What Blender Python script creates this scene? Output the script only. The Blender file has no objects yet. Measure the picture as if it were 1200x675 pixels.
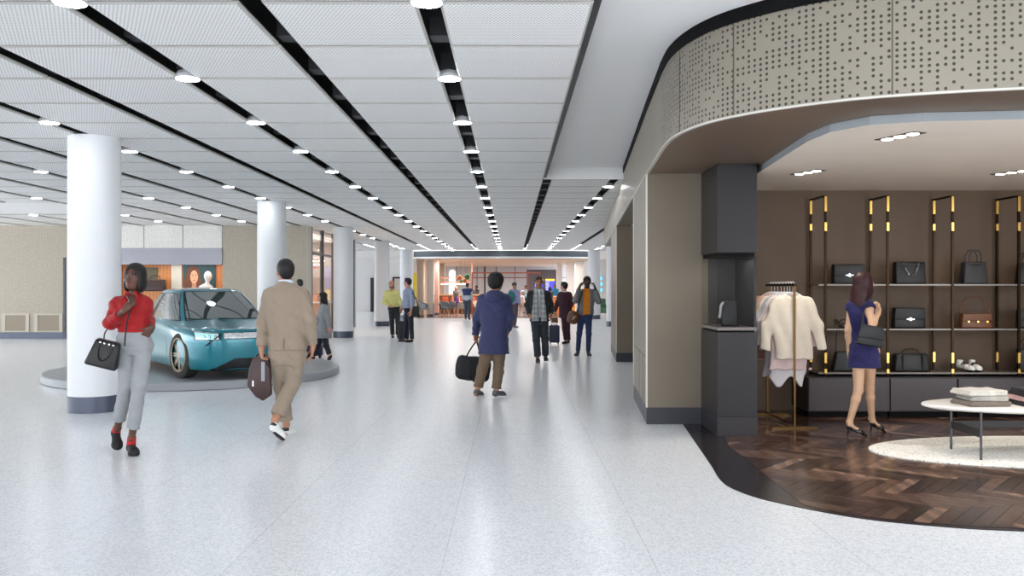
import bpy, bmesh, math, random
import numpy as np
from mathutils import Vector, Matrix
random.seed(7)
SC = bpy.context.scene
COL = SC.collection
# ------------------------------------------------------------------ camera
CAM_H = 1.5
F = 1000.0                       # focal length in pixels of a 1200 px wide frame
cam_d = bpy.data.cameras.new('camera')
cam_d.sensor_width = 36.0
cam_d.lens = 30.0
cam_d.clip_end = 300
cam = bpy.data.objects.new('camera', cam_d)
cam.location = (0, 0, CAM_H)
cam.rotation_euler = (math.pi / 2, 0, 0)
COL.objects.link(cam)
SC.camera = cam
# ------------------------------------------------------------------ world, exposure
SC.view_settings.view_transform = 'Standard'
SC.view_settings.look = 'None'
SC.view_settings.gamma = 1.0
SC.view_settings.use_curve_mapping = False
SC.view_settings.exposure = 0.12
W = bpy.data.worlds.new('daylight')
SC.world = W
W.use_nodes = True
W.node_tree.nodes['Background'].inputs[0].default_value = (0.92, 0.955, 1.0, 1)
W.node_tree.nodes['Background'].inputs[1].default_value = 5.2
LAMP = 50.0                      # downlight radiance
SHOP_LAMP = 14.0
SPOT_W = 10.0
MODULE_W = 88.0
try:
    SC.cycles.use_denoising = True
    SC.cycles.sample_clamp_indirect = 6.0
    SC.cycles.max_bounces = 10
    SC.cycles.diffuse_bounces = 6
except Exception:
    pass
CAFE_FILL = 62.0


def area(name, loc, sx, sy, watts, rgb, rot=(0, 0, 0)):
    l = bpy.data.lights.new(name, 'AREA')
    l.shape = 'RECTANGLE'
    l.size, l.size_y = sx, sy
    l.energy = watts
    l.color = rgb
    o = bpy.data.objects.new(name, l)
    o.location = loc
    o.rotation_euler = rot
    COL.objects.link(o)
    return o


# ------------------------------------------------------------------ helpers
def lin(c):
    return tuple(((v / 255.0) / 12.92 if v / 255.0 <= 0.04045 else ((v / 255.0 + 0.055) / 1.055) ** 2.4) for v in c[:3])


def at(px, py, D):
    """photo pixel at depth D -> world point"""
    return Vector(((px - 600.0) * D / F, D, CAM_H - (py - 337.5) * D / F))


MATS = {}


def mat(name, rgb, rough=0.5, metal=0.0, spec=0.5, coat=0.0, noise=None, bump=None, emit=0.0, attr=False, sheen=0.0, ior=None, trans=0.0, alpha=None, wave=None):
    if name in MATS:
        return MATS[name]
    m = bpy.data.materials.new(name)
    m.use_nodes = True
    nt = m.node_tree
    b = nt.nodes['Principled BSDF']
    c = lin(rgb)
    b.inputs['Base Color'].default_value = (*c, 1)
    b.inputs['Roughness'].default_value = rough
    b.inputs['Metallic'].default_value = metal
    b.inputs['Specular IOR Level'].default_value = spec
    b.inputs['Coat Weight'].default_value = coat
    b.inputs['Coat Roughness'].default_value = 0.03
    b.inputs['Sheen Weight'].default_value = sheen
    b.inputs['Transmission Weight'].default_value = trans
    if ior:
        b.inputs['IOR'].default_value = ior
    if alpha is not None:
        b.inputs['Alpha'].default_value = alpha
    if emit:
        b.inputs['Emission Color'].default_value = (*c, 1)
        b.inputs['Emission Strength'].default_value = emit
    L = nt.links
    tc = nt.nodes.new('ShaderNodeTexCoord')
    if attr:
        a = nt.nodes.new('ShaderNodeAttribute')
        a.attribute_name = 'Col'
        L.new(a.outputs['Color'], b.inputs['Base Color'])
    elif noise:
        n = nt.nodes.new('ShaderNodeTexNoise')
        n.inputs['Scale'].default_value = noise[0]
        n.inputs['Detail'].default_value = 4
        L.new(tc.outputs['Object'], n.inputs['Vector'])
        r = nt.nodes.new('ShaderNodeMapRange')
        r.inputs[1].default_value = 0.3
        r.inputs[2].default_value = 0.7
        r.inputs[3].default_value = 1 - noise[1]
        r.inputs[4].default_value = 1 + noise[1]
        L.new(n.outputs['Fac'], r.inputs[0])
        v = nt.nodes.new('ShaderNodeVectorMath')
        v.operation = 'SCALE'
        v.inputs[0].default_value = c
        L.new(r.outputs[0], v.inputs['Scale'])
        L.new(v.outputs[0], b.inputs['Base Color'])
    if wave:      # (scale, amount, direction) wood-like streaks
        n = nt.nodes.new('ShaderNodeTexWave')
        n.bands_direction = wave[2]
        n.inputs['Scale'].default_value = wave[0]
        n.inputs['Distortion'].default_value = 3.0
        n.inputs['Detail'].default_value = 3.0
        L.new(tc.outputs['Object'], n.inputs['Vector'])
        r = nt.nodes.new('ShaderNodeMapRange')
        r.inputs[3].default_value = 1 - wave[1]
        r.inputs[4].default_value = 1 + wave[1]
        L.new(n.outputs['Fac'], r.inputs[0])
        v = nt.nodes.new('ShaderNodeVectorMath')
        v.operation = 'SCALE'
        v.inputs[0].default_value = c
        L.new(r.outputs[0], v.inputs['Scale'])
        L.new(v.outputs[0], b.inputs['Base Color'])
    if bump:
        n = nt.nodes.new('ShaderNodeTexNoise')
        n.inputs['Scale'].default_value = bump[0]
        n.inputs['Detail'].default_value = 3
        L.new(tc.outputs['Object'], n.inputs['Vector'])
        bp = nt.nodes.new('ShaderNodeBump')
        bp.inputs['Strength'].default_value = bump[1]
        bp.inputs['Distance'].default_value = 0.01
        L.new(n.outputs['Fac'], bp.inputs['Height'])
        L.new(bp.outputs[0], b.inputs['Normal'])
    MATS[name] = m
    return m


def setp(o, label=None, cat=None, group=None, kind=None):
    if label:
        o['label'] = label
    if cat:
        o['category'] = cat
    if group:
        o['group'] = group
    if kind:
        o['kind'] = kind
    return o


def thing(name, label, cat, loc=(0, 0, 0), rotz=0.0, group=None):
    o = bpy.data.objects.new(name, None)
    o.empty_display_size = 0.1
    o.location = loc
    o.rotation_euler = (0, 0, rotz)
    COL.objects.link(o)
    return setp(o, label, cat, group)


def link(name, me, mats, parent=None):
    if not isinstance(mats, (list, tuple)):
        mats = [mats]
    for m in mats:
        me.materials.append(m)
    o = bpy.data.objects.new(name, me)
    COL.objects.link(o)
    if parent is not None:
        o.parent = parent
    return o


def dup(root, loc=None, rotz=None, label=None, group=None):
    r = root.copy()
    COL.objects.link(r)
    if loc is not None:
        r.location = loc
    if rotz is not None:
        r.rotation_euler = (0, 0, rotz)
    if label:
        r['label'] = label
    if group:
        r['group'] = group
    for ch in list(root.children):
        c = ch.copy()
        COL.objects.link(c)
        c.parent = r
        for g in list(ch.children):
            d = g.copy()
            COL.objects.link(d)
            d.parent = c
    return r


def basis(d):
    d = Vector(d).normalized()
    a = Vector((0, 0, 1)) if abs(d.z) < 0.9 else Vector((1, 0, 0))
    u = d.cross(a).normalized()
    return u, d.cross(u).normalized(), d


class MB:
    """collects shapes into ONE mesh"""
    def __init__(s, off=(0, 0, 0)):
        s.v, s.f, s.mi, s.sm = [], [], [], []
        s.off = Vector(off)

    def add(s, vs, fs, mi=0, smooth=False):
        n = len(s.v)
        s.v += [tuple(Vector(v) - s.off) for v in vs]
        for f in fs:
            s.f.append(tuple(i + n for i in f))
            s.mi.append(mi)
            s.sm.append(smooth)
        return s

    def box(s, lo, hi, mi=0, R=None, c=None, bev=0.0):
        lo, hi = Vector(lo), Vector(hi)
        if bev > 0:
            bm = bmesh.new()
            bmesh.ops.create_cube(bm, size=1)
            for v in bm.verts:
                v.co = Vector(((v.co.x + .5) * (hi.x - lo.x) + lo.x, (v.co.y + .5) * (hi.y - lo.y) + lo.y, (v.co.z + .5) * (hi.z - lo.z) + lo.z))
            bmesh.ops.bevel(bm, geom=bm.edges[:], offset=bev, segments=2, affect='EDGES', profile=0.7)
            bm.verts.ensure_lookup_table()
            vs = [v.co.copy() for v in bm.verts]
            fs = [tuple(v.index for v in f.verts) for f in bm.faces]
            bm.free()
        else:
            vs = [Vector((x, y, z)) for z in (lo.z, hi.z) for y in (lo.y, hi.y) for x in (lo.x, hi.x)]
            fs = [(0, 2, 3, 1), (4, 5, 7, 6), (0, 1, 5, 4), (1, 3, 7, 5), (3, 2, 6, 7), (2, 0, 4, 6)]
        if R is not None:
            c = Vector(c) if c is not None else (lo + hi) / 2
            vs = [R @ (v - c) + c for v in vs]
        return s.add(vs, fs, mi, False)

    def cyl(s, p0, p1, r0, r1=None, n=20, mi=0, cap=True):
        r1 = r0 if r1 is None else r1
        p0, p1 = Vector(p0), Vector(p1)
        u, w, d = basis(p1 - p0)
        vs = []
        for p, r in ((p0, r0), (p1, r1)):
            for i in range(n):
                a = 2 * math.pi * i / n
                vs.append(p + u * (r * math.cos(a)) + w * (r * math.sin(a)))
        fs = [(i, (i + 1) % n, n + (i + 1) % n, n + i) for i in range(n)]
        s.add(vs, fs, mi, True)
        if cap:
            s.add(vs[:n], [tuple(reversed(range(n)))], mi)
            s.add(vs[n:], [tuple(range(n))], mi)
        return s

    def tube(s, pts, r, n=8, mi=0, closed=False):
        pts = [Vector(p) for p in pts]
        m = len(pts)
        rs = r if isinstance(r, (list, tuple)) else [r] * m
        vs = []
        u = None
        for i, p in enumerate(pts):
            if closed:
                d = pts[(i + 1) % m] - pts[i - 1]
            else:
                d = pts[min(i + 1, m - 1)] - pts[max(i - 1, 0)]
            d.normalize()
            if u is None:
                u, w, _ = basis(d)
            else:
                u = (u - d * u.dot(d)).normalized()
                w = d.cross(u)
            for k in range(n):
                a = 2 * math.pi * k / n
                vs.append(p + u * (rs[i] * math.cos(a)) + w * (rs[i] * math.sin(a)))
        fs = []
        for i in range(m if closed else m - 1):
            j = (i + 1) % m
            for k in range(n):
                fs.append((i * n + k, i * n + (k + 1) % n, j * n + (k + 1) % n, j * n + k))
        s.add(vs, fs, mi, True)
        if not closed:
            s.add(vs[:n], [tuple(reversed(range(n)))], mi)
            s.add(vs[-n:], [tuple(range(n))], mi)
        return s

    def lathe(s, prof, c=(0, 0, 0), n=32, mi=0, sx=1.0, sy=1.0):
        c = Vector(c)
        vs = [c + Vector((r * sx * math.cos(2 * math.pi * k / n), r * sy * math.sin(2 * math.pi * k / n), z)) for r, z in prof for k in range(n)]
        fs = [(i * n + k, i * n + (k + 1) % n, (i + 1) * n + (k + 1) % n, (i + 1) * n + k) for i in range(len(prof) - 1) for k in range(n)]
        s.add(vs, fs, mi, True)
        if prof[0][0] > 1e-6:
            s.add(vs[:n], [tuple(reversed(range(n)))], mi)
        if prof[-1][0] > 1e-6:
            s.add(vs[-n:], [tuple(range(n))], mi)
        return s

    def prism(s, poly, z0, z1, mi=0, mi_top=None, mi_bot=None):
        """poly: list of (x,y), counter-clockwise"""
        n = len(poly)
        a = sum(poly[i][0] * poly[(i + 1) % n][1] - poly[(i + 1) % n][0] * poly[i][1] for i in range(n))
        if a < 0:
            poly = poly[::-1]
        vs = [(x, y, z0) for x, y in poly] + [(x, y, z1) for x, y in poly]
        s.add(vs, [(i, (i + 1) % n, n + (i + 1) % n, n + i) for i in range(n)], mi)
        s.add(vs[n:], [tuple(range(n))], mi if mi_top is None else mi_top)
        s.add(vs[:n], [tuple(reversed(range(n)))], mi if mi_bot is None else mi_bot)
        return s

    def plate(s, pts, thick, mi=0):
        """a flat polygon in space given a real thickness along its normal"""
        pts = [Vector(p) for p in pts]
        nrm = (pts[1] - pts[0]).cross(pts[2] - pts[1]).normalized()
        n = len(pts)
        vs = pts + [p - nrm * thick for p in pts]
        s.add(vs, [tuple(range(n)), tuple(reversed(range(n, 2 * n)))] + [(i, n + i, n + (i + 1) % n, (i + 1) % n) for i in range(n)], mi)
        return s

    def build(s, name, mats, parent=None, kind=None):
        me = bpy.data.meshes.new(name)
        me.from_pydata(s.v, [], s.f)
        me.polygons.foreach_set('material_index', s.mi)
        me.polygons.foreach_set('use_smooth', s.sm)
        me.update()
        if any(s.sm):
            me.set_sharp_from_angle(angle=math.radians(42))
        o = link(name, me, mats, parent)
        if kind:
            o['kind'] = kind
        return o


def catmull(pts, n=8, closed=False):
    pts = [Vector(p) for p in pts]
    out = []
    m = len(pts)
    rng = range(m) if closed else range(m - 1)
    for i in rng:
        if closed:
            p0, p1, p2, p3 = pts[i - 1], pts[i], pts[(i + 1) % m], pts[(i + 2) % m]
        else:
            p0, p1, p2, p3 = pts[max(i - 1, 0)], pts[i], pts[i + 1], pts[min(i + 2, m - 1)]
        for k in range(n):
            t = k / n
            out.append(0.5 * ((2 * p1) + (p2 - p0) * t + (2 * p0 - 5 * p1 + 4 * p2 - p3) * t * t + (3 * p1 - p0 - 3 * p2 + p3) * t ** 3))
    if not closed:
        out.append(pts[-1])
    return out


# ------------------------------------------------------------------ signed-distance modelling (people, bags, cloth)
V3 = lambda *a: np.array(a, dtype=np.float64)
def npv(p):
    return np.array((p[0], p[1], p[2]), dtype=np.float64)


class SDF:
    def __init__(s, lo, hi, h):
        s.lo, s.h = npv(lo) - 2.5 * h, h
        s.n = np.ceil((npv(hi) - s.lo) / h).astype(int) + 4
        s.d = np.full(tuple(s.n), 1.0, dtype=np.float32)

    def grid(s, lo, hi):
        i0 = np.clip(np.floor((lo - s.lo) / s.h).astype(int), 0, s.n - 1)
        i1 = np.clip(np.ceil((hi - s.lo) / s.h).astype(int) + 1, 1, s.n)
        if np.any(i1 <= i0):
            return None
        sl = tuple(slice(a, b) for a, b in zip(i0, i1))
        ax = [(s.lo[k] + s.h * np.arange(i0[k], i1[k])).astype(np.float32) for k in range(3)]
        return sl, ax[0][:, None, None], ax[1][None, :, None], ax[2][None, None, :]

    def add(s, prim, k=0.0, op='u', infl=0.0):
        fn, lo, hi = prim
        pad = 2.5 * s.h + 1.5 * k + max(infl, 0)
        g = s.grid(npv(lo) - pad, npv(hi) + pad)
        if g is None:
            return s
        sl, X, Y, Z = g
        d = fn(X, Y, Z) - infl
        a = s.d[sl]
        if op == 'u':
            if k > 0:
                hh = np.maximum(k - np.abs(a - d), 0) / k
                s.d[sl] = np.minimum(a, d) - hh * hh * k * 0.25
            else:
                s.d[sl] = np.minimum(a, d)
        elif op == 's':
            if k > 0:
                hh = np.maximum(k - np.abs(a + d), 0) / k
                s.d[sl] = np.maximum(a, -d) + hh * hh * k * 0.25
            else:
                s.d[sl] = np.maximum(a, -d)
        elif op == 'n':
            s.d[sl] = a + d
        return s

    def cut(s, p, nrm):
        """remove everything on the side nrm points to"""
        nrm = npv(nrm) / np.linalg.norm(npv(nrm))
        g = s.grid(s.lo, s.lo + s.h * s.n)
        sl, X, Y, Z = g
        s.d = np.maximum(s.d, ((X - p[0]) * nrm[0] + (Y - p[1]) * nrm[1] + (Z - p[2]) * nrm[2]).astype(np.float32))
        return s

    def folds(s, amp, fn):
        g = s.grid(s.lo, s.lo + s.h * s.n)
        sl, X, Y, Z = g
        s.d += (amp * fn(X, Y, Z)).astype(np.float32)
        return s

    def nets(s, smooth=1):
        d = np.clip(s.d, -3 * s.h, 3 * s.h)
        d[0], d[-1], d[:, 0], d[:, -1], d[:, :, 0], d[:, :, -1] = (s.h,) * 6
        b = d < 0
        cnt = np.zeros(tuple(np.array(b.shape) - 1), dtype=np.int8)
        nx, ny, nz = b.shape
        offs = [(i, j, k) for i in (0, 1) for j in (0, 1) for k in (0, 1)]
        for (i, j, k) in offs:
            cnt += b[i:nx - 1 + i, j:ny - 1 + j, k:nz - 1 + k]
        cells = (cnt > 0) & (cnt < 8)
        ii = np.argwhere(cells)
        n = len(ii)
        if n == 0:
            return np.zeros((0, 3)), np.zeros((0, 4), int)
        idx = np.full(cells.shape, -1, dtype=np.int64)
        idx[cells] = np.arange(n)
        acc = np.zeros((n, 3))
        c = np.zeros(n)
        for a in range(3):
            for u in (0, 1):
                for w in (0, 1):
                    o0 = [0, 0, 0]
                    o0[(a + 1) % 3] = u
                    o0[(a + 2) % 3] = w
                    o1 = list(o0)
                    o1[a] = 1
                    da = d[ii[:, 0] + o0[0], ii[:, 1] + o0[1], ii[:, 2] + o0[2]]
                    db = d[ii[:, 0] + o1[0], ii[:, 1] + o1[1], ii[:, 2] + o1[2]]
                    m = (da < 0) != (db < 0)
                    t = np.where(m, da / np.where(m, da - db, 1), 0)
                    p = np.tile(np.array(o0, dtype=float), (n, 1))
                    p[:, a] = t
                    acc += p * m[:, None]
                    c += m
        v = s.lo + s.h * (ii + acc / c[:, None])
        quads = []
        for a in range(3):
            s0 = [slice(None)] * 3
            s1 = [slice(None)] * 3
            s0[a] = slice(0, -1)
            s1[a] = slice(1, None)
            e = b[tuple(s0)] != b[tuple(s1)]
            w = np.argwhere(e)
            p, q = (a + 1) % 3, (a + 2) % 3
            ok = (w[:, p] > 0) & (w[:, q] > 0) & (w[:, p] < d.shape[p] - 1) & (w[:, q] < d.shape[q] - 1)
            w = w[ok]
            inside = b[w[:, 0], w[:, 1], w[:, 2]]
            def cid(dp, dq):
                z = w.copy()
                z[:, p] += dp
                z[:, q] += dq
                return idx[z[:, 0], z[:, 1], z[:, 2]]
            qd = np.stack([cid(-1, -1), cid(0, -1), cid(0, 0), cid(-1, 0)], 1)
            qd[~inside] = qd[~inside][:, ::-1]
            quads.append(qd)
        f = np.concatenate(quads)
        for _ in range(smooth):
            e = np.concatenate([f[:, [0, 1]], f[:, [1, 2]], f[:, [2, 3]], f[:, [3, 0]]])
            sm = np.stack([np.bincount(e[:, 0], v[e[:, 1], k], n) for k in range(3)], 1)
            cn = np.bincount(e[:, 0], minlength=n)
            v = v * 0.5 + 0.5 * sm / np.maximum(cn, 1)[:, None]
        return v, f

    def build(s, name, m, parent=None, color=None, smooth=1):
        v, f = s.nets(smooth)
        me = bpy.data.meshes.new(name)
        me.vertices.add(len(v))
        me.vertices.foreach_set('co', v.astype(np.float32).ravel())
        me.loops.add(4 * len(f))
        me.loops.foreach_set('vertex_index', f.ravel().astype(np.int32))
        me.polygons.add(len(f))
        me.polygons.foreach_set('loop_start', np.arange(0, 4 * len(f), 4, dtype=np.int32))
        me.polygons.foreach_set('use_smooth', np.ones(len(f), dtype=bool))
        me.update(calc_edges=True)
        me.validate()
        if color is not None:
            ca = me.color_attributes.new('Col', 'FLOAT_COLOR', 'POINT')
            cc = np.ones((len(v), 4), dtype=np.float32)
            cc[:, :3] = color(v)
            ca.data.foreach_set('color', cc.ravel())
        return link(name, me, m, parent)


def p_cap(a, b, ra, rb=None, fa=False, fb=False, sq=None):
    rb = ra if rb is None else rb
    a, b = npv(a), npv(b)
    ab = b - a
    L = max(np.linalg.norm(ab), 1e-6)
    def fn(X, Y, Z):
        x, y, z = X - a[0], Y - a[1], Z - a[2]
        t0 = (x * ab[0] + y * ab[1] + z * ab[2]) / (L * L)
        t = np.clip(t0, 0, 1)
        x, y, z = x - t * ab[0], y - t * ab[1], z - t * ab[2]
        q = x * x + y * y + z * z
        m = 1.0
        if sq is not None:
            n, fct = sq
            c = x * n[0] + y * n[1] + z * n[2]
            q = q - c * c + (c / fct) ** 2
            m = min(1.0, fct)
        d = (np.sqrt(np.maximum(q, 0)) - (ra + (rb - ra) * t)) * m
        if fa:
            d = np.maximum(d, -t0 * L)
        if fb:
            d = np.maximum(d, (t0 - 1) * L)
        return d
    R = max(ra, rb) * (max(1.0, sq[1]) if sq is not None else 1.0)
    return fn, np.minimum(a, b) - R, np.maximum(a, b) + R


def p_ell(c, r, R=None):
    c = npv(c)
    R = np.eye(3) if R is None else np.array(R, dtype=float)
    def fn(X, Y, Z):
        x, y, z = X - c[0], Y - c[1], Z - c[2]
        q = [x * R[0, i] + y * R[1, i] + z * R[2, i] for i in range(3)]
        k0 = np.sqrt(sum((q[i] / r[i]) ** 2 for i in range(3)))
        k1 = np.sqrt(sum((q[i] / r[i] ** 2) ** 2 for i in range(3)))
        return k0 * (k0 - 1) / np.maximum(k1, 1e-6)
    e = np.sqrt(((R * np.array(r)[None, :]) ** 2).sum(1))
    return fn, c - e, c + e


def p_box(c, half, R=None, rad=0.01):
    c = npv(c)
    R = np.eye(3) if R is None else np.array(R, dtype=float)
    hf = [max(x - rad, 1e-4) for x in half]
    def fn(X, Y, Z):
        x, y, z = X - c[0], Y - c[1], Z - c[2]
        q = [np.abs(x * R[0, i] + y * R[1, i] + z * R[2, i]) - hf[i] for i in range(3)]
        o = np.sqrt(sum(np.maximum(k, 0) ** 2 for k in q))
        return o + np.minimum(np.maximum(np.maximum(q[0], q[1]), q[2]), 0) - rad
    e = np.abs(R) @ np.array(half)
    return fn, c - e, c + e


def p_loft(secs, n=2.3, rnd=0.0):
    """secs: rows (z, cx, cy, half width, half depth, yaw) of a body standing along z"""
    S = np.array(sorted(secs), dtype=float)
    zs = S[:, 0]
    def fn(X, Y, Z):
        zz = np.clip(Z, zs[0], zs[-1])
        zf = zz.ravel()
        # smooth interpolation
        j = np.clip(np.searchsorted(zs, zf) - 1, 0, len(zs) - 2)
        t = (zf - zs[j]) / np.maximum(zs[j + 1] - zs[j], 1e-6)
        m = np.gradient(S, zs, axis=0) if len(zs) > 2 else np.tile((S[1] - S[0]) / (zs[1] - zs[0]), (2, 1))
        dz = (zs[j + 1] - zs[j])[:, None]
        t = t[:, None]
        P = (2 * t ** 3 - 3 * t ** 2 + 1) * S[j] + (t ** 3 - 2 * t ** 2 + t) * dz * m[j] + (-2 * t ** 3 + 3 * t ** 2) * S[j + 1] + (t ** 3 - t ** 2) * dz * m[j + 1]
        cx, cy, w, dp, yw = [P[:, i].reshape(1, 1, -1).astype(np.float32) for i in (1, 2, 3, 4, 5)]
        w, dp = np.maximum(w, 0.004), np.maximum(dp, 0.004)
        x, y = X - cx, Y - cy
        ca, sa = np.cos(yw), np.sin(yw)
        u, v = x * ca + y * sa, -x * sa + y * ca
        r = (np.abs(u / w) ** n + np.abs(v / dp) ** n) ** (1.0 / n)
        d = (r - 1) * np.minimum(w, dp)
        return np.maximum(d, np.maximum(zs[0] - Z, Z - zs[-1]))
    R = max(S[:, 3].max(), S[:, 4].max()) * 1.1
    lo = np.array((S[:, 1].min() - R, S[:, 2].min() - R, zs[0]))
    hi = np.array((S[:, 1].max() + R, S[:, 2].max() + R, zs[-1]))
    return fn, lo, hi


def p_chain(pts, r, **kw):
    rs = r if isinstance(r, (list, tuple)) else [r] * len(pts)
    return [p_cap(pts[i], pts[i + 1], rs[i], rs[i + 1], **kw) for i in range(len(pts) - 1)]


def sdf_of(prims, h, extra=0.03):
    lo = np.min([p[1] for p in prims], axis=0) - extra
    hi = np.max([p[2] for p in prims], axis=0) + extra
    return SDF(lo, hi, h)
# ------------------------------------------------------------------ special surface materials
def node_mat(name, rough, metal=0.0, spec=0.5):
    m = bpy.data.materials.new(name)
    m.use_nodes = True
    nt = m.node_tree
    b = nt.nodes['Principled BSDF']
    b.inputs['Roughness'].default_value = rough
    b.inputs['Metallic'].default_value = metal
    b.inputs['Specular IOR Level'].default_value = spec
    MATS[name] = m
    return m, nt, b


def N(nt, typ, **kw):
    n = nt.nodes.new(typ)
    for k, v in kw.items():
        setattr(n, k, v)
    return n


def math_n(nt, op, a, b=None):
    n = N(nt, 'ShaderNodeMath', operation=op)
    for i, v in enumerate((a, b)):
        if v is None:
            continue
        if isinstance(v, (int, float)):
            n.inputs[i].default_value = v
        else:
            nt.links.new(v, n.inputs[i])
    return n.outputs[0]


def mix_c(nt, fac, a, b):
    n = N(nt, 'ShaderNodeMix', data_type='RGBA')
    if isinstance(fac, (int, float)):
        n.inputs[0].default_value = fac
    else:
        nt.links.new(fac, n.inputs[0])
    for i, v in ((6, a), (7, b)):
        if isinstance(v, tuple):
            n.inputs[i].default_value = (*v[:3], 1)
        else:
            nt.links.new(v, n.inputs[i])
    return n.outputs[2]


# terrazzo: near white with small grey chips and fine joints
m, nt, b = node_mat('terrazzo', 0.22, spec=0.34)
tc = N(nt, 'ShaderNodeTexCoord')
base = lin((246, 248, 250))
vor = N(nt, 'ShaderNodeTexVoronoi')
vor.inputs['Scale'].default_value = 70
nt.links.new(tc.outputs['Object'], vor.inputs['Vector'])
wn = N(nt, 'ShaderNodeSeparateColor')
nt.links.new(vor.outputs['Color'], wn.inputs[0])
chip = math_n(nt, 'GREATER_THAN', wn.outputs[0], 0.72)
vor2 = N(nt, 'ShaderNodeTexVoronoi')
vor2.inputs['Scale'].default_value = 150
nt.links.new(tc.outputs['Object'], vor2.inputs['Vector'])
wn2 = N(nt, 'ShaderNodeSeparateColor')
nt.links.new(vor2.outputs['Color'], wn2.inputs[0])
chip2 = math_n(nt, 'GREATER_THAN', wn2.outputs[1], 0.70)
c1 = mix_c(nt, math_n(nt, 'MULTIPLY', chip, 0.5), base, lin((212, 216, 222)))
c2 = mix_c(nt, math_n(nt, 'MULTIPLY', chip2, 0.40), c1, lin((192, 197, 207)))
noi = N(nt, 'ShaderNodeTexNoise')
noi.inputs['Scale'].default_value = 1.3
nt.links.new(tc.outputs['Object'], noi.inputs['Vector'])
c3 = mix_c(nt, math_n(nt, 'MULTIPLY', noi.outputs[0], 0.06), c2, lin((200, 208, 216)))
sx = N(nt, 'ShaderNodeSeparateXYZ')
nt.links.new(tc.outputs['Object'], sx.inputs[0])
jx = math_n(nt, 'LESS_THAN', math_n(nt, 'ABSOLUTE', math_n(nt, 'SUBTRACT', math_n(nt, 'MODULO', math_n(nt, 'ADD', sx.outputs[0], 1.15 * 30 - 0.2), 1.15), 0.575)), 0.0035)
jy = math_n(nt, 'LESS_THAN', math_n(nt, 'ABSOLUTE', math_n(nt, 'SUBTRACT', math_n(nt, 'MODULO', math_n(nt, 'ADD', sx.outputs[1], 20.0), 2.3), 1.15)), 0.0035)
j = math_n(nt, 'MAXIMUM', jx, jy)
c4 = mix_c(nt, math_n(nt, 'MULTIPLY', j, 0.28), c3, lin((140, 144, 152)))
nt.links.new(c4, b.inputs['Base Color'])

# perforated ceiling panels: small grey holes
m, nt, b = node_mat('ceiling_panel', 0.55, spec=0.3)
tc = N(nt, 'ShaderNodeTexCoord')
sx = N(nt, 'ShaderNodeSeparateXYZ')
nt.links.new(tc.outputs['Object'], sx.inputs[0])
PX = 0.028
iy = math_n(nt, 'FLOOR', math_n(nt, 'DIVIDE', math_n(nt, 'ADD', sx.outputs[1], 30), PX))
sh = math_n(nt, 'MULTIPLY', math_n(nt, 'MODULO', iy, 2), PX / 2)
fx = math_n(nt, 'SUBTRACT', math_n(nt, 'MODULO', math_n(nt, 'ADD', math_n(nt, 'ADD', sx.outputs[0], 30), sh), PX), PX / 2)
fy = math_n(nt, 'SUBTRACT', math_n(nt, 'MODULO', math_n(nt, 'ADD', sx.outputs[1], 30), PX), PX / 2)
r2 = math_n(nt, 'ADD', math_n(nt, 'MULTIPLY', fx, fx), math_n(nt, 'MULTIPLY', fy, fy))
hole = math_n(nt, 'LESS_THAN', r2, 0.0062 ** 2)
nt.links.new(mix_c(nt, hole, lin((244, 244, 243)), lin((158, 159, 160))), b.inputs['Base Color'])

# champagne metal fascia with a random pattern of round holes (uv in metres)
def perforated(name, rgb, hole_rgb, sxp, syp, rad, keep, u0=None, rough=0.42, metal=0.25):
    m, nt, b = node_mat(name, rough, metal)
    uv = N(nt, 'ShaderNodeUVMap')
    uv.uv_map = 'UVMap'
    s = N(nt, 'ShaderNodeSeparateXYZ')
    nt.links.new(uv.outputs[0], s.inputs[0])
    cu = math_n(nt, 'DIVIDE', s.outputs[0], sxp)
    cv = math_n(nt, 'DIVIDE', s.outputs[1], syp)
    iu, iv = math_n(nt, 'FLOOR', cu), math_n(nt, 'FLOOR', cv)
    du = math_n(nt, 'MULTIPLY', math_n(nt, 'SUBTRACT', math_n(nt, 'SUBTRACT', cu, iu), 0.5), sxp)
    dv = math_n(nt, 'MULTIPLY', math_n(nt, 'SUBTRACT', math_n(nt, 'SUBTRACT', cv, iv), 0.5), syp)
    r2 = math_n(nt, 'ADD', math_n(nt, 'MULTIPLY', du, du), math_n(nt, 'MULTIPLY', dv, dv))
    dot = math_n(nt, 'LESS_THAN', r2, rad * rad)
    cx = N(nt, 'ShaderNodeCombineXYZ')
    nt.links.new(iu, cx.inputs[0])
    nt.links.new(iv, cx.inputs[1])
    w = N(nt, 'ShaderNodeTexWhiteNoise', noise_dimensions='2D')
    nt.links.new(cx.outputs[0], w.inputs['Vector'])
    k = math_n(nt, 'MULTIPLY', dot, math_n(nt, 'LESS_THAN', w.outputs['Value'], keep))
    if u0 is not None:
        k = math_n(nt, 'MULTIPLY', k, math_n(nt, 'GREATER_THAN', s.outputs[0], u0))
    no = N(nt, 'ShaderNodeTexNoise')
    no.inputs['Scale'].default_value = 1.7
    base = mix_c(nt, math_n(nt, 'MULTIPLY', no.outputs[0], 0.3), lin(rgb), tuple(v * 0.8 for v in lin(rgb)))
    nt.links.new(mix_c(nt, k, base, lin(hole_rgb)), b.inputs['Base Color'])
    return m


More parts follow.
